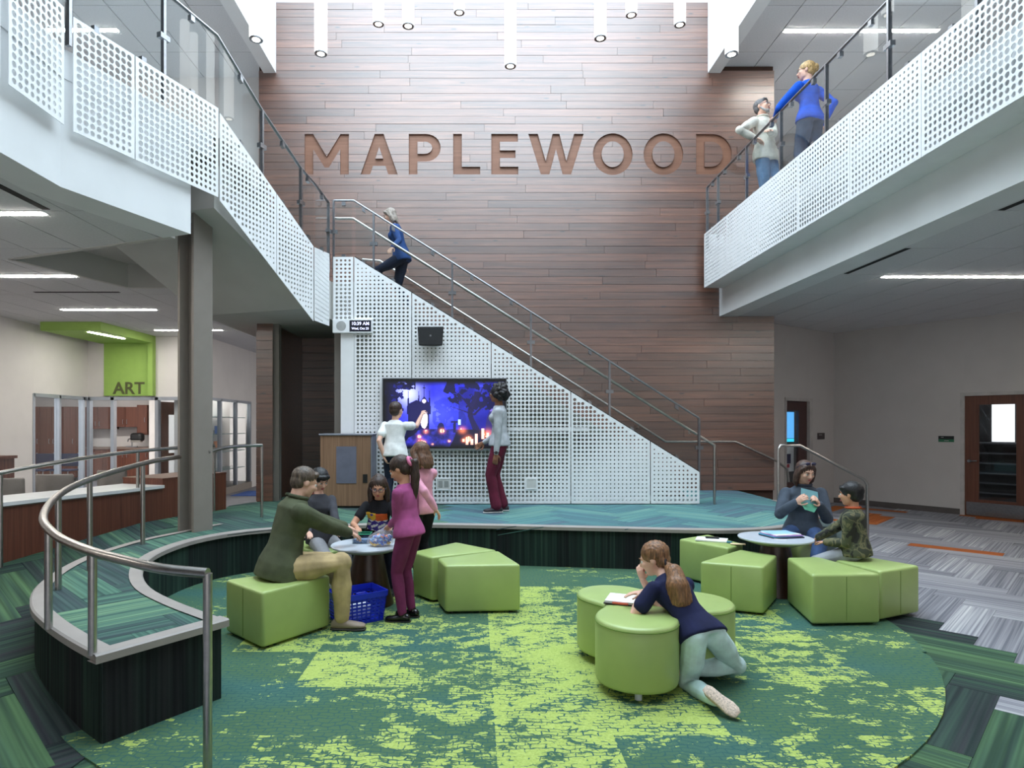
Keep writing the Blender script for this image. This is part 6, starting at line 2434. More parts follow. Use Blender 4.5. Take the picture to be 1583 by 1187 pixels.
def person(label, H, pelvis, neck, face_to, head, body_f, hands, feet, top, trousers, shoe_c, skin='fair', hair=('short', 'brown', (70, 50, 38)), kid=False,
           sleeve='long', elbow=((0, 0, -1), (0, 0, -1)), knee=((0, 0, 1), (0, 0, 1)), hem=-0.16, loose=0.010, leg_loose=0.012, flare=0.0, female=False,
           toe=None, sole_c=(60, 58, 56), extras=(), vox=0.0085, top_mat=None, heel_up=(False, False), palm=None, fdir=None, curl=(0.35, 0.35), collar=None, beard=None, pants_short=0.0, group=None, build=1.0):
    pelvis, neck, head = np.array(pelvis, float), np.array(neck, float), np.array(head, float)
    up = nrmv(neck - pelvis)
    bf = np.array([math.cos(math.radians(body_f)), math.sin(math.radians(body_f)), 0.0])
    R = nrmv(np.cross(bf, np.array([0, 0, 1.0])))          # the person's right
    f = nrmv(np.cross(up, R))
    hf = nrmv(face_to)
    hr = nrmv(np.cross(hf, [0, 0, 1.0]))
    hu = np.cross(hr, hf)
    hh = (0.132 if not kid else 0.158) * H
    base = np.array([pelvis[0], pelvis[1], min([pelvis[2]] + [p[2] for p in feet]) ])
    root_o = root('person', base, label, 'person', group)
    SP = np.linalg.norm(neck - pelvis)
    shw = (0.108 if not female else 0.099) * H * (0.93 if kid else 1)
    hpw = 0.052 * H
    sh = neck - up * 0.047 * H
    SL, SR_ = sh - R * shw, sh + R * shw
    HL, HR = pelvis - R * hpw - up * 0.02 * H, pelvis + R * hpw - up * 0.02 * H
    l1, l2 = 0.172 * H, 0.150 * H
    t1, t2 = 0.245 * H, 0.245 * H
    eL, wL = ik(SL, hands[0], l1, l2, elbow[0])
    eR, wR = ik(SR_, hands[1], l1, l2, elbow[1])
    feet = [np.array(p, float) + (np.array([0, 0, 0.048 * H]) if not heel_up[i] else 0) for i, p in enumerate(feet)]
    kL, aL = ik(HL, feet[0], t1, t2, knee[0])
    kR, aR = ik(HR, feet[1], t1, t2, knee[1])
    q_ = H * build
    # ---- skin
    m = MB()
    secs = [(-0.14, .070, .058), (0.0, .092, .066), (0.25, .084, .060), (0.45, .076, .055), (0.70, .090, .062), (0.86, .094, .056), (0.96, .062, .044), (1.06, .034, .034)]
    if female:
        secs = [(-0.14, .074, .060), (0.0, .096, .070), (0.25, .078, .058), (0.45, .068, .052), (0.70, .082, .066), (0.86, .086, .052), (0.96, .056, .042), (1.06, .030, .031)]

    def torso(mm, inf, lo=-0.2, hi=1.1, extra_low=None):
        S = [s_ for s_ in secs if lo - 1e-6 <= s_[0] <= hi]
        if extra_low is not None:
            S = [extra_low] + [s_ for s_ in S if s_[0] > extra_low[0]]
        sweep(mm, [pelvis + up * SP * s_[0] + f * (0.008 * H if 0.5 < s_[0] < 0.8 else 0) for s_ in S], [R] * len(S), [f] * len(S),
              [s_[1] * q_ + inf for s_ in S], [s_[2] * q_ + inf for s_ in S], 24)
    torso(m, -0.010 * H, -0.05)
    c = head
    hd = lambda x, y, z: c + (hr * x + hf * y + hu * z) * hh
    AX = (hr, hf, hu)
    limb(m, [neck - up * 0.02 * H, hd(0, -0.10, -0.28)], [0.034 * q_, 0.031 * q_ if not kid else 0.030 * H], 14)
    for s_, e_, w_ in ((SL, eL, wL), (SR_, eR, wR)):
        limb(m, [s_, (s_ + e_) / 2, e_, e_ * 0.6 + w_ * 0.4, w_], [0.032 * q_, 0.028 * q_, 0.023 * q_, 0.0225 * q_, 0.0155 * q_])
    for h_, k_, a_ in ((HL, kL, aL), (HR, kR, aR)):
        limb(m, [h_, (h_ + k_) / 2, k_, k_ * 0.65 + a_ * 0.35, a_], [0.046 * q_, 0.042 * q_, 0.030 * q_, 0.031 * q_, 0.020 * q_])
    m.ball(hd(0, -.06, .12), np.array((.345, .42, .38)) * hh, 18, 12, AX)
    m.ball(hd(0, .09, -.12), np.array((.285, .30, .36)) * hh, 18, 12, AX)
    m.ball(hd(0, .20, -.37), np.array((.15, .13, .11)) * hh, 12, 8, AX)
    for sx in (-1, 1):
        m.ball(hd(sx * .14, .05, -.27), np.array((.14, .16, .15)) * hh, 10, 8, AX)
        m.ball(hd(sx * .345, -.03, -.03), np.array((.040, .075, .115)) * hh, 10, 8, AX)
        m.ball(hd(sx * .16, .27, -.10), np.array((.11, .10, .10)) * hh, 10, 8, AX)
    limb(m, [hd(0, .375, .03), hd(0, .44, -.12)], [.038 * hh, .058 * hh], 8)
    for sx in (-1, 1):
        m.ball(hd(sx * .05, .40, -.135), .035 * hh, 8, 6)
    limb(m, [hd(-.15, .345, .085), hd(.15, .345, .085)], [.045 * hh, .045 * hh], 8)
    V, F = voxel(m, 0.0075, 2)
    body = MB()
    body.raw(V, F, 0)
    hm = MB()
    pal = palm or ((0, 0, -1), (0, 0, -1))
    fds = fdir or (None, None)
    hs = H / 1.72 * (1.0 if not kid else 0.95)
    for i, (e_, w_, sd) in enumerate(((eL, wL, 1), (eR, wR, -1))):
        dd = nrmv(w_ - e_) if fds[i] is None else nrmv(fds[i])
        hand(hm, w_, dd, pal[i], hs, sd, curl[i])
    V, F = voxel(hm, 0.0048, 1)
    body.raw(V, F, 0)
    for sx in (-1, 1):
        body.ball(hd(sx * .13, .335, .0), .056 * hh, 10, 8, None, 1)
        body.ball(hd(sx * .13, .372, -.002), .027 * hh, 8, 6, None, 2)
        body.tube([hd(sx * .055, .392, .095), hd(sx * .14, .392, .125), hd(sx * .215, .345, .10)], .014 * hh, 6, True, 4)
        body.tube([hd(sx * .075, .385, .028), hd(sx * .13, .396, .042), hd(sx * .19, .365, .02)], .010 * hh, 6, True, 4)
    body.ball(hd(0, .385, -.25), np.array((.085, .035, .020)) * hh, 10, 6, AX, 3)
    body.ball(hd(0, .383, -.285), np.array((.070, .035, .022)) * hh, 10, 6, AX, 3)
    hm_ = hairm(hair[1], hair[2])
    add('body', body, [SKIN[skin], M_EYEW, M_EYE, M_LIP, hm_], root_o, smooth=True)
    # ---- top
    m = MB()
    S2 = [(hem, 0.111 * q_, 0.083 * q_), (hem * 0.5, 0.112 * q_, 0.083 * q_), (0.02, 0.107 * q_, 0.079 * q_)] + [(t_, a_ * q_, b_ * q_) for t_, a_, b_ in secs[2:6]] + [(0.955, .066 * q_, .047 * q_), (1.02, .041 * q_, .040 * q_)]
    sweep(m, [pelvis + up * SP * t_ + f * (0.008 * H if 0.5 < t_ < 0.8 else 0) for t_, a_, b_ in S2], [R] * len(S2), [f] * len(S2),
          [a_ + (loose if t_ < 0.93 else loose * .3) for t_, a_, b_ in S2], [b_ + (loose if t_ < 0.93 else loose * .3) for t_, a_, b_ in S2], 24)
    for s_, e_, w_ in ((SL, eL, wL), (SR_, eR, wR)):
        if sleeve == 'long':
            w2 = e_ + (w_ - e_) * 0.96
            limb(m, [s_, (s_ + e_) / 2, e_, (e_ + w2) / 2, w2], [0.034 * q_ + loose * .45, 0.030 * q_ + loose * .6, 0.025 * q_ + loose * .7, 0.023 * q_ + loose * .6, 0.0175 * q_ + loose * 0.5])
        else:
            e2 = s_ + (e_ - s_) * 0.56
            limb(m, [s_, e2], [0.034 * q_ + loose * .4, 0.030 * q_ + loose * .8])
    if female and not kid:
        for sx in (-1, 1):
            m.ball(pelvis + up * SP * 0.68 + f * 0.042 * H + R * sx * 0.040 * H, 0.036 * H + loose * 0.5, 14, 10)
    V, F = voxel(m, vox, 4, 0.0035 if loose > 0.008 else 0.002)
    tm = MB()
    tm.raw(V, F)
    mats = [top_mat or cloth(top[0], top[1])]
    pr = dict(extras).get('print')
    if pr:
        mats += [cloth('print_yellow', (226, 178, 60)), cloth('print_orange', (222, 96, 50)), cloth('print_violet', (74, 60, 150)), cloth('print_white', (226, 224, 226))]
        for fi, fc in enumerate(tm.f):
            ctr = np.mean([V[i] for i in fc], axis=0) - pelvis
            u_, w_, dpt = float(np.dot(ctr, R)), float(np.dot(ctr, up)) / SP, float(np.dot(ctr, f))
            if dpt > 0.03 and abs(u_) < 0.075 * H and 0.22 < w_ < 0.72:
                left = u_ > 0.01
                hi_ = w_ > 0.5
                wv = math.sin(u_ * 90 + 3 * math.sin(w_ * 17)) + math.sin(w_ * 40)
                tm.mi[fi] = (1 if left else 2) if hi_ else (3 if wv < 0.2 else 4)
                if hi_ and left and wv > 1.1:
                    tm.mi[fi] = 3
    add('top', tm, mats, root_o, smooth=True)
    if collar:
        m = MB()
        pts = [neck + up * 0.012 * H + (R * math.cos(t_) * 0.043 + f * math.sin(t_) * 0.043) * q_ for t_ in np.linspace(-1.2, PI + 1.2, 14)]
        m.tube(pts, 0.0085 * H, 8)
        add('collar', m, cloth(collar[0], collar[1]), root_o, smooth=True)
    # ---- trousers
    m = MB()
    sweep(m, [pelvis + up * SP * t_ for t_ in (-0.12, 0.0, 0.16, 0.30)], [R] * 4, [f] * 4,
          [(secs[0][1] + .004) * q_ + leg_loose, secs[1][1] * q_ + leg_loose * .6, secs[2][1] * q_ + .006, secs[3][1] * q_ + .004],
          [(secs[0][2] + .006) * q_ + leg_loose, secs[1][2] * q_ + leg_loose * .6, secs[2][2] * q_ + .006, secs[3][2] * q_ + .004], 22)
    for h_, k_, a_ in ((HL, kL, aL), (HR, kR, aR)):
        a2 = k_ + (a_ - k_) * (0.97 - pants_short)
        limb(m, [h_, (h_ + k_) / 2, k_, k_ * 0.6 + a2 * 0.4, a2],
             [0.053 * q_ + leg_loose * .5, 0.047 * q_ + leg_loose * .7, 0.035 * q_ + leg_loose, 0.033 * q_ + leg_loose, 0.023 * q_ + leg_loose + flare])
        m.ball(h_ - f * 0.016 * H + up * 0.008 * H, 0.050 * q_ + leg_loose * 0.3, 14, 10)
    V, F = voxel(m, vox, 4, 0.003)
    tm = MB()
    tm.raw(V, F)
    add('trousers', tm, cloth(trousers[0], trousers[1]), root_o, smooth=True)
    # ---- shoes
    toes = toe or (bf, bf)
    for i, a_ in enumerate((aL, aR)):
        d_ = nrmv(toes[i])
        if heel_up[i]:
            n_ = nrmv(heel_up[i])
        else:
            n_ = np.array([0, 0, 1.0])
        n_ = nrmv(n_ - d_ * np.dot(n_, d_))
        s_ = np.cross(d_, n_)
        fl = 0.150 * H * (1.0 if not kid else 1.02)
        b_ = a_ - n_ * (0.026 * H)
        st = [(-0.32, .55, .8), (-0.24, .85, 1.3), (-0.05, .95, 1.5), (0.18, 1.0, 1.1), (0.42, 1.15, .85), (0.58, 1.0, .72), (0.68, .6, .5)]
        m = MB()
        sweep(m, [b_ + d_ * fl * t_ + n_ * 0.010 * H * (z_ - 0.9) for t_, w_, z_ in st], [s_] * 7, [n_] * 7,
              [0.0245 * H * w_ for t_, w_, z_ in st], [0.0165 * H * z_ for t_, w_, z_ in st], 16)
        m.ball(a_ + n_ * 0.006 * H, 0.0255 * H, 12, 8)
        V, F = voxel(m, 0.007, 3)
        tm = MB()
        tm.raw(V, F)
        so = add('shoe', tm, plain('shoe_' + shoe_c[0], shoe_c[1], shoe_c[2] if len(shoe_c) > 2 else 0.6), root_o, smooth=True)
        m = MB()
        sweep(m, [b_ + d_ * fl * t_ - n_ * (0.0165 * H) for t_ in (-0.33, -0.2, 0.1, 0.42, 0.6, 0.69)], [s_] * 6, [n_] * 6,
              [0.0245 * H * w_ for w_ in (.62, .95, .95, 1.18, 1.0, .6)], [0.0055 * H] * 6, 14)
        add('sole', m, plain('sole_%d_%d_%d' % sole_c, sole_c, 0.7, var=0.15, scale=120), so, smooth=True)
    # ---- hair
    m = MB()
    kind = hair[0]
    strands = 0.0022
    if kind in ('short', 'buzz'):
        m.ball(hd(0, -.09, .19), np.array((.375, .425, .355)) * hh, 18, 12, AX)
        m.ball(hd(0, -.22, .0), np.array((.33, .27, .33)) * hh, 16, 10, AX)
        if kind == 'short':
            limb(m, [hd(-.18, .26, .34), hd(.0, .30, .37), hd(.18, .26, .34)], [.09 * hh, .10 * hh, .09 * hh], 8)
    elif kind == 'boy_mop':
        m.ball(hd(0, -.08, .17), np.array((.40, .45, .40)) * hh, 18, 12, AX)
        m.ball(hd(0, -.2, -.02), np.array((.36, .30, .32)) * hh, 16, 10, AX)
        limb(m, [hd(-.24, .24, .26), hd(.0, .33, .28), hd(.24, .24, .26)], [.10 * hh, .11 * hh, .10 * hh], 8)
    else:
        m.ball(hd(0, -.09, .17), np.array((.39, .44, .385)) * hh, 18, 12, AX)
        m.ball(hd(0, -.22, -.02), np.array((.34, .27, .34)) * hh, 16, 10, AX)
    if kind == 'ponytail':
        p0 = hd(0, -.45, .12)
        p1 = hd(0, -.68, -.02)
        dr_ = np.array([0, 0, -1.0]) * hh
        limb(m, [p0, p1, p1 + dr_ * 0.55 - hf * hh * .02, p1 + dr_ * 1.15, p1 + dr_ * 1.6 + hf * hh * .05], [.10 * hh, .15 * hh, .19 * hh, .14 * hh, .05 * hh], 12)
    if kind == 'low_tail':     # thick tail falling along given points
        pts = dict(extras)['tail']
        limb(m, pts, [.10 * hh, .24 * hh, .33 * hh, .34 * hh, .20 * hh][:len(pts)], 14)
        for pt in pts[1:]:
            pass
    if kind in ('long', 'bob', 'half_up'):
        L = {'long': 1.35, 'bob': 0.60, 'half_up': 1.25}[kind]
        for sx in (-1, 1):
            limb(m, [hd(sx * .30, -.02, .16), hd(sx * .38, -.06, -.2), hd(sx * .36, -.08, -.2 - L * .45), hd(sx * .30, -.05, -.2 - L * 0.75)], [.13 * hh, .14 * hh, .14 * hh, .07 * hh], 10)
            if kind == 'bob':
                limb(m, [hd(sx * .12, .29, .38), hd(sx * .32, .17, .20), hd(sx * .40, .06, -.12), hd(sx * .40, .04, -.42)], [.07 * hh, .07 * hh, .08 * hh, .07 * hh], 10)
        sweep(m, [hd(0, -.26, .05), hd(0, -.30, -.3), hd(0, -.30, -.3 - L * .5), hd(0, -.27, -.3 - L * .75)], [hr] * 4, [hf] * 4,
              [.33 * hh, .37 * hh, .34 * hh, .24 * hh], [.18 * hh, .17 * hh, .13 * hh, .07 * hh], 18)
    if kind == 'half_up':
        m.ball(hd(0, -.12, .46), np.array((.20, .22, .14)) * hh, 12, 8, AX)
    if kind == 'bun':
        m.ball(hd(0, -.50, .12), np.array((.21, .17, .20)) * hh, 12, 8, AX)
        m.ball(hd(.05, -.52, .02), np.array((.16, .14, .14)) * hh, 12, 8, AX)
    if kind == 'curly':
        rr = random.Random(2)
        m.ball(hd(0, -.16, .12), np.array((.52, .54, .50)) * hh, 18, 12, AX)
        for k in range(70):
            a_, b2 = rr.uniform(0, 2 * PI), rr.uniform(-0.75, 1.0)
            x, y, z_ = math.cos(a_) * math.sqrt(1 - b2 * b2 * .9), math.sin(a_) * math.sqrt(1 - b2 * b2 * .9), b2
            if y > 0.35 and z_ < 0.55:
                continue
            m.ball(hd(x * .52, -.16 + y * .50, .06 + z_ * .52), rr.uniform(.10, .17) * hh, 8, 6)
    V, F = voxel(m, 0.007, 2, strands=strands)
    tm = MB()
    tm.raw(V, F)
    ho = add('hair', tm, hm_, root_o, smooth=True)
    ex = dict(extras)
    if 'scrunchie' in ex:
        m = MB()
        p0 = hd(0, -.52, .10) if kind == 'ponytail' else np.array(ex['tail'][0])
        pts = [p0 + (hr * math.cos(t_) + hu * math.sin(t_)) * .15 * hh for t_ in np.linspace(0, 2 * PI, 13)]
        m.tube(pts, ex['scrunchie'][2] * hh, 8)
        add('scrunchie', m, cloth(ex['scrunchie'][0], ex['scrunchie'][1]), root_o, smooth=True)
    if beard:
        m = MB()
        m.ball(hd(0, .20, -.36), np.array((.17, .155, .13)) * hh, 12, 8, AX)
        for sx in (-1, 1):
            limb(m, [hd(sx * .30, .02, -.10), hd(sx * .27, .12, -.28), hd(sx * .12, .24, -.42)], [.05 * hh, .07 * hh, .08 * hh], 8)
        limb(m, [hd(-.10, .37, -.205), hd(.10, .37, -.205)], [.03 * hh, .03 * hh], 8)
        V, F = voxel(m, 0.006, 2)
        tm = MB()
        tm.raw(V, F)
        add('beard', tm, hairm('beard', beard), root_o, smooth=True)
    if 'glasses' in ex:
        m = MB()
        for sx in (-1, 1):
            pts = [hd(sx * .135, .43, .0) + (hr * math.cos(t_) * .105 + hu * math.sin(t_) * .075) * hh for t_ in np.linspace(0, 2 * PI, 17)]
            m.tube(pts, .012 * hh, 6)
            m.tube([hd(sx * .24, .42, .02), hd(sx * .345, .25, .03), hd(sx * .365, -.02, .03)], .011 * hh, 6)
        m.tube([hd(-.03, .445, .01), hd(.03, .445, .01)], .011 * hh, 6)
        add('glasses', m, plain('glasses_dark', ex['glasses'], 0.35), root_o, smooth=True)
    if 'sunglasses_up' in ex:
        m = MB()
        for sx in (-1, 1):
            m.ball(hd(sx * .14, .28, .50), np.array((.13, .05, .07)) * hh, 12, 8, AX)
            m.tube([hd(sx * .26, .26, .50), hd(sx * .40, .0, .30), hd(sx * .41, -.1, .2)], .015 * hh, 6)
        add('sunglasses', m, plain('glasses_dark', (26, 24, 26), 0.35), root_o, smooth=True)
    if 'watch' in ex:
        e_, w_ = (eL, wL) if ex['watch'] == 'L' else (eR, wR)
        d_ = nrmv(w_ - e_)
        p0 = w_ - d_ * 0.02
        a1 = nrmv(np.cross(d_, [0.3, 1, 0.2]))
        a2 = np.cross(d_, a1)
        m = MB()
        m.tube([p0 + (a1 * math.cos(t_) + a2 * math.sin(t_)) * 0.0195 * H for t_ in np.linspace(0, 2 * PI, 15)], 0.006, 6)
        fwd = nrmv(np.array([0, -1.0, 0]) - d_ * np.dot([0, -1.0, 0], d_))
        m.obox(p0 + fwd * 0.0215 * H, d_ * 0.018, np.cross(d_, fwd) * 0.015, fwd * 0.006)
        add('watch', m, M_BLACK, root_o)
    for k_, v_ in extras:
        if k_ == 'strap':
            pts, col_, r_ = v_
            m = MB()
            m.tube(pts, r_, 8)
            add('lanyard', m, plain('lanyard_%d' % col_[0], col_, 0.6), root_o)
    return root_o


def step_z(x):
    k = int((SX(1062) - x) / run)
    return STAGE + (k + 1) * rise


FL = 0.10     # ankle height above the ground
# 1 man in olive jacket, seated
person('man in olive jacket and khaki trousers seated on a lime ottoman', 1.80, (-1.53, 5.02, 0.535), (-1.43, 5.10, 1.03), (0.80, 0.52, -0.32), (-1.375, 5.14, 1.158), 32,
       (at(556, 822, 5.72), at(545, 826, 5.42)), ((-1.10, 5.56, 0.017), (-1.05, 5.02, 0.017)), ('olive', (80, 85, 64)), ('khaki', (178, 156, 116)), ('taupe', (140, 124, 108)),
       hair=('short', 'greying', (92, 78, 66)), elbow=((0.2, 0.6, -0.8), (-0.1, -0.5, -0.8)), knee=((0.7, 0.4, 1), (0.7, 0.1, 1)), hem=-0.22, loose=0.022, leg_loose=0.016,
       toe=((0.95, 0.2, 0), (0.98, -0.05, 0)), collar=('olive_collar', (72, 77, 58)), build=1.06, palm=((0, 0.2, -1), (0, 0.2, -1)))
# 2 child half hidden behind him
person('dark haired child mostly hidden behind the man in the olive jacket', 1.34, (-1.52, 6.27, 0.535), (-1.53, 6.25, 0.94), (0.6, -0.6, -0.4), (-1.525, 6.25, 1.085), -45,
       ((-1.30, 6.0, 0.66), (-1.55, 5.95, 0.62)), ((-1.14, 6.03, 0.017), (-1.28, 5.87, 0.017)), ('dark_grey', (64, 64, 70)), ('grey_sweat', (150, 150, 154)), ('black', (30, 30, 32)),
       hair=('boy_mop', 'black', (22, 20, 22)), kid=True, knee=((0.5, -0.6, 1), (0.4, -0.7, 1)), toe=((0.7, -0.7, 0), (0.5, -0.8, 0)))
# 3 girl with glasses
person('girl in black printed shirt with glasses seated behind the table', 1.38, (-0.98, 6.42, 0.52), (-0.955, 6.32, 0.885), (0.05, -0.93, -0.28), (-0.955, 6.27, 1.012), -88,
       (at(606, 812, 5.95), at(552, 816, 6.0)), ((-0.80, 6.08, 0.017), (-1.10, 6.06, 0.017)), ('black_tee', (26, 26, 30)), ('navy_leg', (36, 40, 58)), ('black', (30, 30, 32)), skin='tan',
       hair=('half_up', 'darkbrown', (58, 40, 32)), kid=True, female=True, sleeve='short', elbow=((0.7, 0.3, -0.6), (-0.7, 0.3, -0.6)), knee=((0.1, -0.6, 1), (-0.1, -0.6, 1)),
       extras=(('glasses', (44, 40, 70)), ('print', True)), toe=((0, -1, 0), (0, -1, 0)), palm=((0, 0, -1), (0, 0, -1)))
# 4 girl in magenta
person('girl in magenta sweater and plum leggings standing at the table', 1.36, (-0.555, 5.30, 0.760), (-0.60, 5.33, 1.125), (-0.85, 0.25, -0.45), (-0.635, 5.35, 1.25), 158,
       (at(604, 811, 5.45), at(612, 806, 5.62)), ((-0.60, 5.22, 0.017), (-0.54, 5.36, 0.017)), ('magenta', (160, 78, 128)), ('plum', (110, 44, 82)), ('patent_black', (16, 15, 17), 0.18), skin='tan',
       hair=('ponytail', 'darkbrown', (58, 40, 32)), kid=True, female=True, elbow=((0.3, -0.6, -0.7), (0.3, 0.5, -0.7)), knee=((-0.6, 0.3, 0.2), (-0.6, 0.3, 0.2)), hem=-0.14, loose=0.012, leg_loose=0.006,
       extras=(('scrunchie', ('pink_scrunchie', (226, 130, 170), .07)),), toe=((-0.85, 0.1, 0), (-0.9, 0.3, 0)), sole_c=(22, 21, 22), palm=((0.2, 0, -1), (0.2, 0, -1)))
# 5 girl in pink behind
person('girl in pink top with brown hair standing behind the girl in magenta', 1.44, (-0.545, 6.46, 0.80), (-0.545, 6.44, 1.195), (-0.6, 0.6, -0.35), (-0.56, 6.44, 1.325), 130,
       ((-0.40, 6.28, 0.80), (-0.62, 6.62, 0.80)), ((-0.56, 6.40, 0.017), (-0.48, 6.50, 0.017)), ('pink', (224, 158, 180)), ('black_leg', (28, 28, 32)), ('white_trainer', (210, 210, 212)),
       hair=('bob', 'brown', (104, 72, 52)), kid=True, female=True, elbow=((0.4, -0.2, -0.5), (-0.3, 0.4, -0.5)), knee=((-0.5, 0.4, 0.2), (-0.5, 0.4, 0.2)), toe=((-0.7, 0.5, 0), (-0.7, 0.6, 0)))
# 6 boy pointing at the display
person('boy in white T-shirt on the platform pointing at the display', 1.475, (-1.10, 8.66, 1.275), (-1.10, 8.70, 1.68), (0.42, 0.9, 0.02), (-1.085, 8.72, 1.818), 78,
       ((-1.235, 8.60, 1.20), at(652, 641, 9.02)), ((-1.19, 8.62, 0.474), (-1.0, 8.68, 0.474)), ('white_tee', (222, 222, 220)), ('navy_jeans', (38, 44, 60)), ('grey_trainer', (110, 112, 116)),
       hair=('buzz', 'brownshort', (66, 48, 40)), kid=True, sleeve='short', elbow=((-0.3, -0.3, 0.3), (0.2, 0.2, -0.6)), knee=((0, 1, 0.1), (0, 1, 0.1)), loose=0.02, hem=-0.2,
       toe=((0.1, 1, 0), (0.3, 1, 0)), curl=(0.5, 0.9), palm=((1, 0, 0), (0, 0, -1)))
# 7 woman beside the display
person('woman in pale grey sweater and maroon flared trousers beside the display', 1.69, (0.31, 8.46, 1.395), (0.305, 8.45, 1.868), (-0.97, 0.2, 0.05), (0.275, 8.455, 2.03), 172,
       ((0.255, 8.27, 1.20), at(748, 684, 8.72)), ((0.265, 8.37, 0.474), (0.36, 8.55, 0.474)), ('pale_grey', (176, 180, 186)), ('maroon', (96, 32, 52)), ('dark_sneaker', (46, 42, 48)), skin='brown',
       hair=('curly', 'blackcurl', (24, 20, 22)), female=True, elbow=((0.5, -0.3, -0.2), (0.6, 0.3, -0.5)), knee=((-1, 0.1, 0.1), (-1, 0.1, 0.1)), hem=-0.10, loose=0.008, leg_loose=0.014, flare=0.022,
       extras=(('glasses', (40, 38, 44)), ('watch', 'L')), toe=((-0.95, -0.2, 0), (-0.95, 0.1, 0)), sole_c=(210, 206, 204), palm=((0, 1, 0), (0, -1, 0)))
# 8 woman climbing the stair
sx0 = -1.16
zf0 = step_z(sx0 + 0.12)
person('woman in navy climbing the main stair with a hand on the rail', 1.66, (sx0, 9.95, zf0 + 0.87), (sx0 - 0.10, 9.93, zf0 + 1.35), (-0.95, -0.05, -0.35), (sx0 - 0.175, 9.925, zf0 + 1.50), 180,
       ((-1.24, 9.46, 4.24), (sx0 + 0.02, 10.18, zf0 + 0.78)), ((sx0 - 0.24, 9.87, step_z(sx0 - 0.22)), (sx0 + 0.12, 10.04, zf0)), ('navy_top', (38, 66, 116)), ('navy_trousers', (26, 34, 54)), ('black', (30, 30, 32)),
       hair=('bob', 'greyblonde', (150, 138, 128)), female=True, elbow=((0.6, 0.1, -0.5), (0.6, 0.1, -0.2)), knee=((-1, 0, 0.4), (-1, 0, 0.3)), toe=((-1, 0, 0), (-1, 0, 0)))
# 9 man on the gallery
gz = MEZZ
person('man in pale shirt and jeans leaning on the right gallery rail', 1.82, (4.30, 9.50, gz + 0.975), (4.22, 9.44, gz + 1.475), (0.62, -0.75, 0.22), (4.205, 9.41, gz + 1.63), -62,
       ((4.16, 9.10, 5.80), (4.06, 9.32, 5.79)), ((4.40, 9.62, gz), (4.28, 9.66, gz)), ('cream_shirt', (214, 210, 198)), ('blue_jeans', (92, 128, 164)), ('brown_shoe', (92, 70, 54)),
       hair=('short', 'saltpepper', (104, 100, 100)), elbow=((0.7, 0.3, -0.6), (-0.8, -0.3, -0.6)), knee=((0.2, -1, 0.1), (0.2, -1, 0.1)), hem=-0.2, loose=0.02, beard=(176, 172, 170),
       extras=(('glasses', (30, 30, 34)),), collar=('cream_collar', (206, 200, 186)), palm=((0, 0, -1), (0, 0, -1)))
# 10 woman on the gallery
person('woman in bright blue sweater with blond bun on the right gallery', 1.72, (4.33, 8.30, gz + 0.935), (4.30, 8.31, gz + 1.40), (-0.85, 0.42, 0.0), (4.285, 8.32, gz + 1.555), 112,
       ((4.05, 8.66, 5.79), (4.52, 8.34, gz + 0.88)), ((4.26, 8.26, gz), (4.44, 8.34, gz)), ('royal_blue', (26, 84, 196)), ('slate_trousers', (70, 80, 100)), ('black', (30, 30, 32)),
       hair=('bun', 'blond', (186, 150, 98)), female=True, elbow=((-0.5, -0.2, -0.4), (0.5, -0.6, -0.2)), knee=((-0.3, 1, 0.1), (-0.3, 1, 0.1)), hem=-0.12, loose=0.012, leg_loose=0.018,
       extras=(('glasses', (40, 38, 44)),), toe=((-0.3, 1, 0), (-0.3, 1, 0)))
# 11 girl leaning on the cloverleaf ottoman
hd11 = at(1011, 864, 4.16)
tail = [at(1031, 873, 4.06), at(1042, 884, 3.98), at(1047, 905, 3.93), at(1052, 926, 3.93), at(1056, 938, 3.93)]
person('girl in navy shirt and mint trousers leaning over the cloverleaf ottoman', 1.36, at(1084, 978, 3.86), at(1027, 893, 4.06), (-0.86, 0.42, -0.28), hd11, 112,
       (at(993, 915, 4.08), at(994, 897, 4.21)), (at(1106, 1081, 3.60), (1.30, 3.98, 0.10)), ('navy_tee', (30, 34, 66)), ('mint', (198, 222, 222)), ('glitter', (196, 170, 160)), skin='fair',
       hair=('low_tail', 'lightbrown', (134, 94, 62)), kid=True, female=True, sleeve='short', elbow=((-0.3, -0.7, -0.5), (0.2, -0.3, -1)), knee=((0.0, 0.30, -0.9), (0.85, 0.3, -0.4)),
       toe=((0.60, -0.60, -0.42), (-0.75, -0.45, -0.3)), heel_up=((0.25, 0.62, -0.55), (0.3, 0.3, -0.8)), sole_c=(206, 186, 170), hem=-0.08, loose=0.012, leg_loose=0.012, vox=0.007,
       extras=(('tail', tail), ('scrunchie', ('dark_band', (34, 30, 34), .03))), palm=((0, 0, -1), (0.3, 0.7, 0.3)), fdir=((-0.9, 0.15, -0.15), (-0.2, 0.2, 0.9)), curl=(0.15, 0.5))
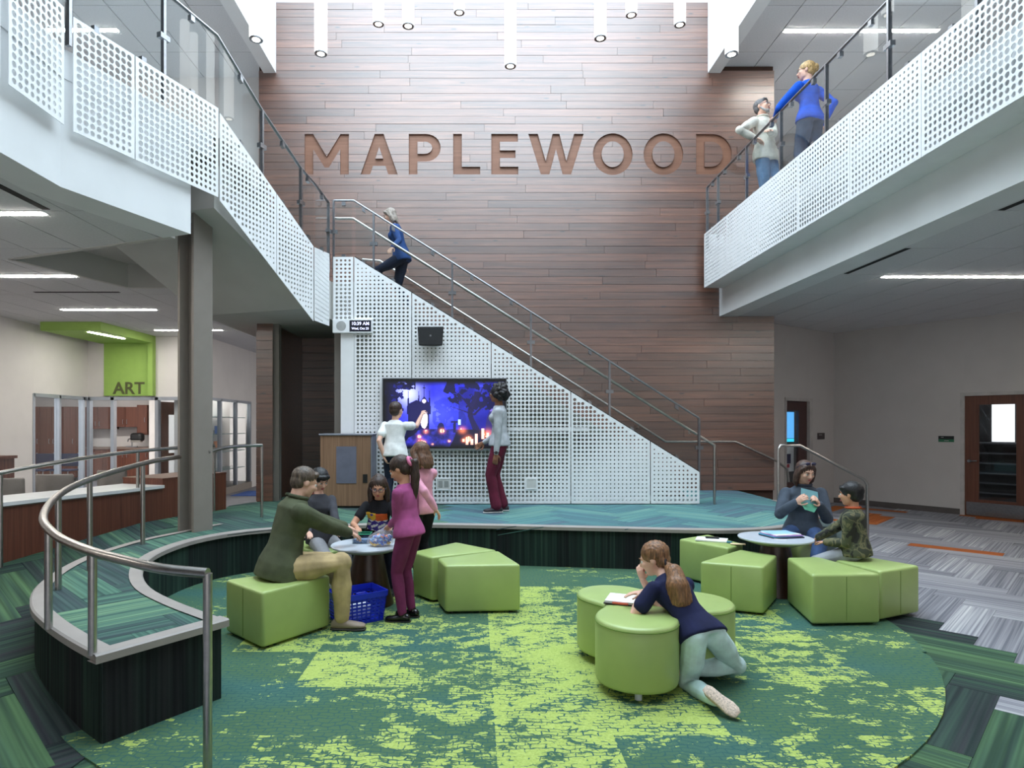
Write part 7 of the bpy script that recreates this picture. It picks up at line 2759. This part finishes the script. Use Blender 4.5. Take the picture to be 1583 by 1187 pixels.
# 12 woman with paper
person('woman in charcoal pullover and jeans seated behind the right table holding paper', 1.68, (3.42, 6.70, 0.53), (3.405, 6.66, 0.985), (0.10, -0.93, -0.26), (3.395, 6.60, 1.135), -100,
       (at(1266, 779, 6.34), at(1231, 776, 6.34)), ((3.24, 6.18, 0.017), (3.00, 6.38, 0.017)), ('charcoal', (70, 78, 90)), ('denim', (70, 92, 134)), ('brown_shoe', (92, 70, 54)),
       hair=('bob', 'brownbob', (78, 54, 44)), female=True, elbow=((0.55, 0.3, -0.9), (-0.55, 0.3, -0.9)), knee=((0.1, -0.7, 1), (-0.3, -0.6, 1)), hem=-0.16, loose=0.022,
       toe=((-0.1, -1, 0), (-0.3, -1, 0)), extras=(('sunglasses_up', True),), collar=('charcoal_collar', (60, 66, 78)), curl=(0.8, 0.8), palm=((-1, 0.2, 0), (1, 0.2, 0)))
# 13 boy in camouflage
person('boy in camouflage hoodie and grey trousers seated with his back turned', 1.32, (3.36, 5.67, 0.525), (3.345, 5.68, 0.875), (-0.70, 0.70, -0.05), (3.33, 5.695, 1.005), 135,
       (at(1277, 838, 5.78), (3.22, 6.03, 0.56)), ((3.04, 5.93, 0.017), (3.17, 6.09, 0.017)), ('camo', (74, 78, 58)), ('grey_jogger', (150, 152, 160)), ('dark_sneaker', (46, 42, 48)), skin='tan',
       hair=('boy_mop', 'black', (22, 20, 22)), kid=True, elbow=((0.3, -0.7, -0.5), (0.2, 0.8, -0.4)), knee=((-0.6, 0.2, 1), (-0.5, 0.5, 1)), hem=-0.16, loose=0.022, top_mat=camo(),
       toe=((-0.9, 0.3, 0), (-0.8, 0.5, 0)), collar=('orange_collar', (190, 92, 60)))

# paper in the woman's hands
m = MB()
pc0 = at(1250, 775, 6.30)
rgt, upv = np.array([0.98, 0.1, -0.15]), np.array([0.1, 0.25, 0.95])
m.raw([pc0 - rgt * 0.085 - upv * 0.02, pc0 + rgt * 0.11 - upv * 0.02, pc0 + rgt * 0.10 + upv * 0.11, pc0 - rgt * 0.075 + upv * 0.125,
       pc0 - rgt * 0.085 - upv * 0.02 + (0, .002, 0), pc0 + rgt * 0.11 - upv * 0.02 + (0, .002, 0), pc0 + rgt * 0.10 + upv * 0.11 + (0, .002, 0), pc0 - rgt * 0.075 + upv * 0.125 + (0, .002, 0)],
      [(0, 1, 2, 3), (7, 6, 5, 4), (0, 4, 5, 1), (1, 5, 6, 2), (2, 6, 7, 3), (3, 7, 4, 0)])
pr_ = root('paper_card', pc0, 'folded teal and green paper held by the woman in the charcoal pullover', 'paper')
add('upper_leaf', m, plain('teal_paper', (124, 176, 186), 0.8), pr_)
m = MB()
m.raw([pc0 - rgt * 0.085 - upv * 0.02, pc0 + rgt * 0.11 - upv * 0.02, pc0 + rgt * 0.04 - upv * 0.10 + (0, -.03, 0), pc0 - rgt * 0.06 - upv * 0.085 + (0, -.03, 0)], [(3, 2, 1, 0)])
lo = add('lower_leaf', m, plain('green_paper', (92, 170, 140), 0.8), pr_)
lo.modifiers.new('s', 'SOLIDIFY').thickness = 0.002
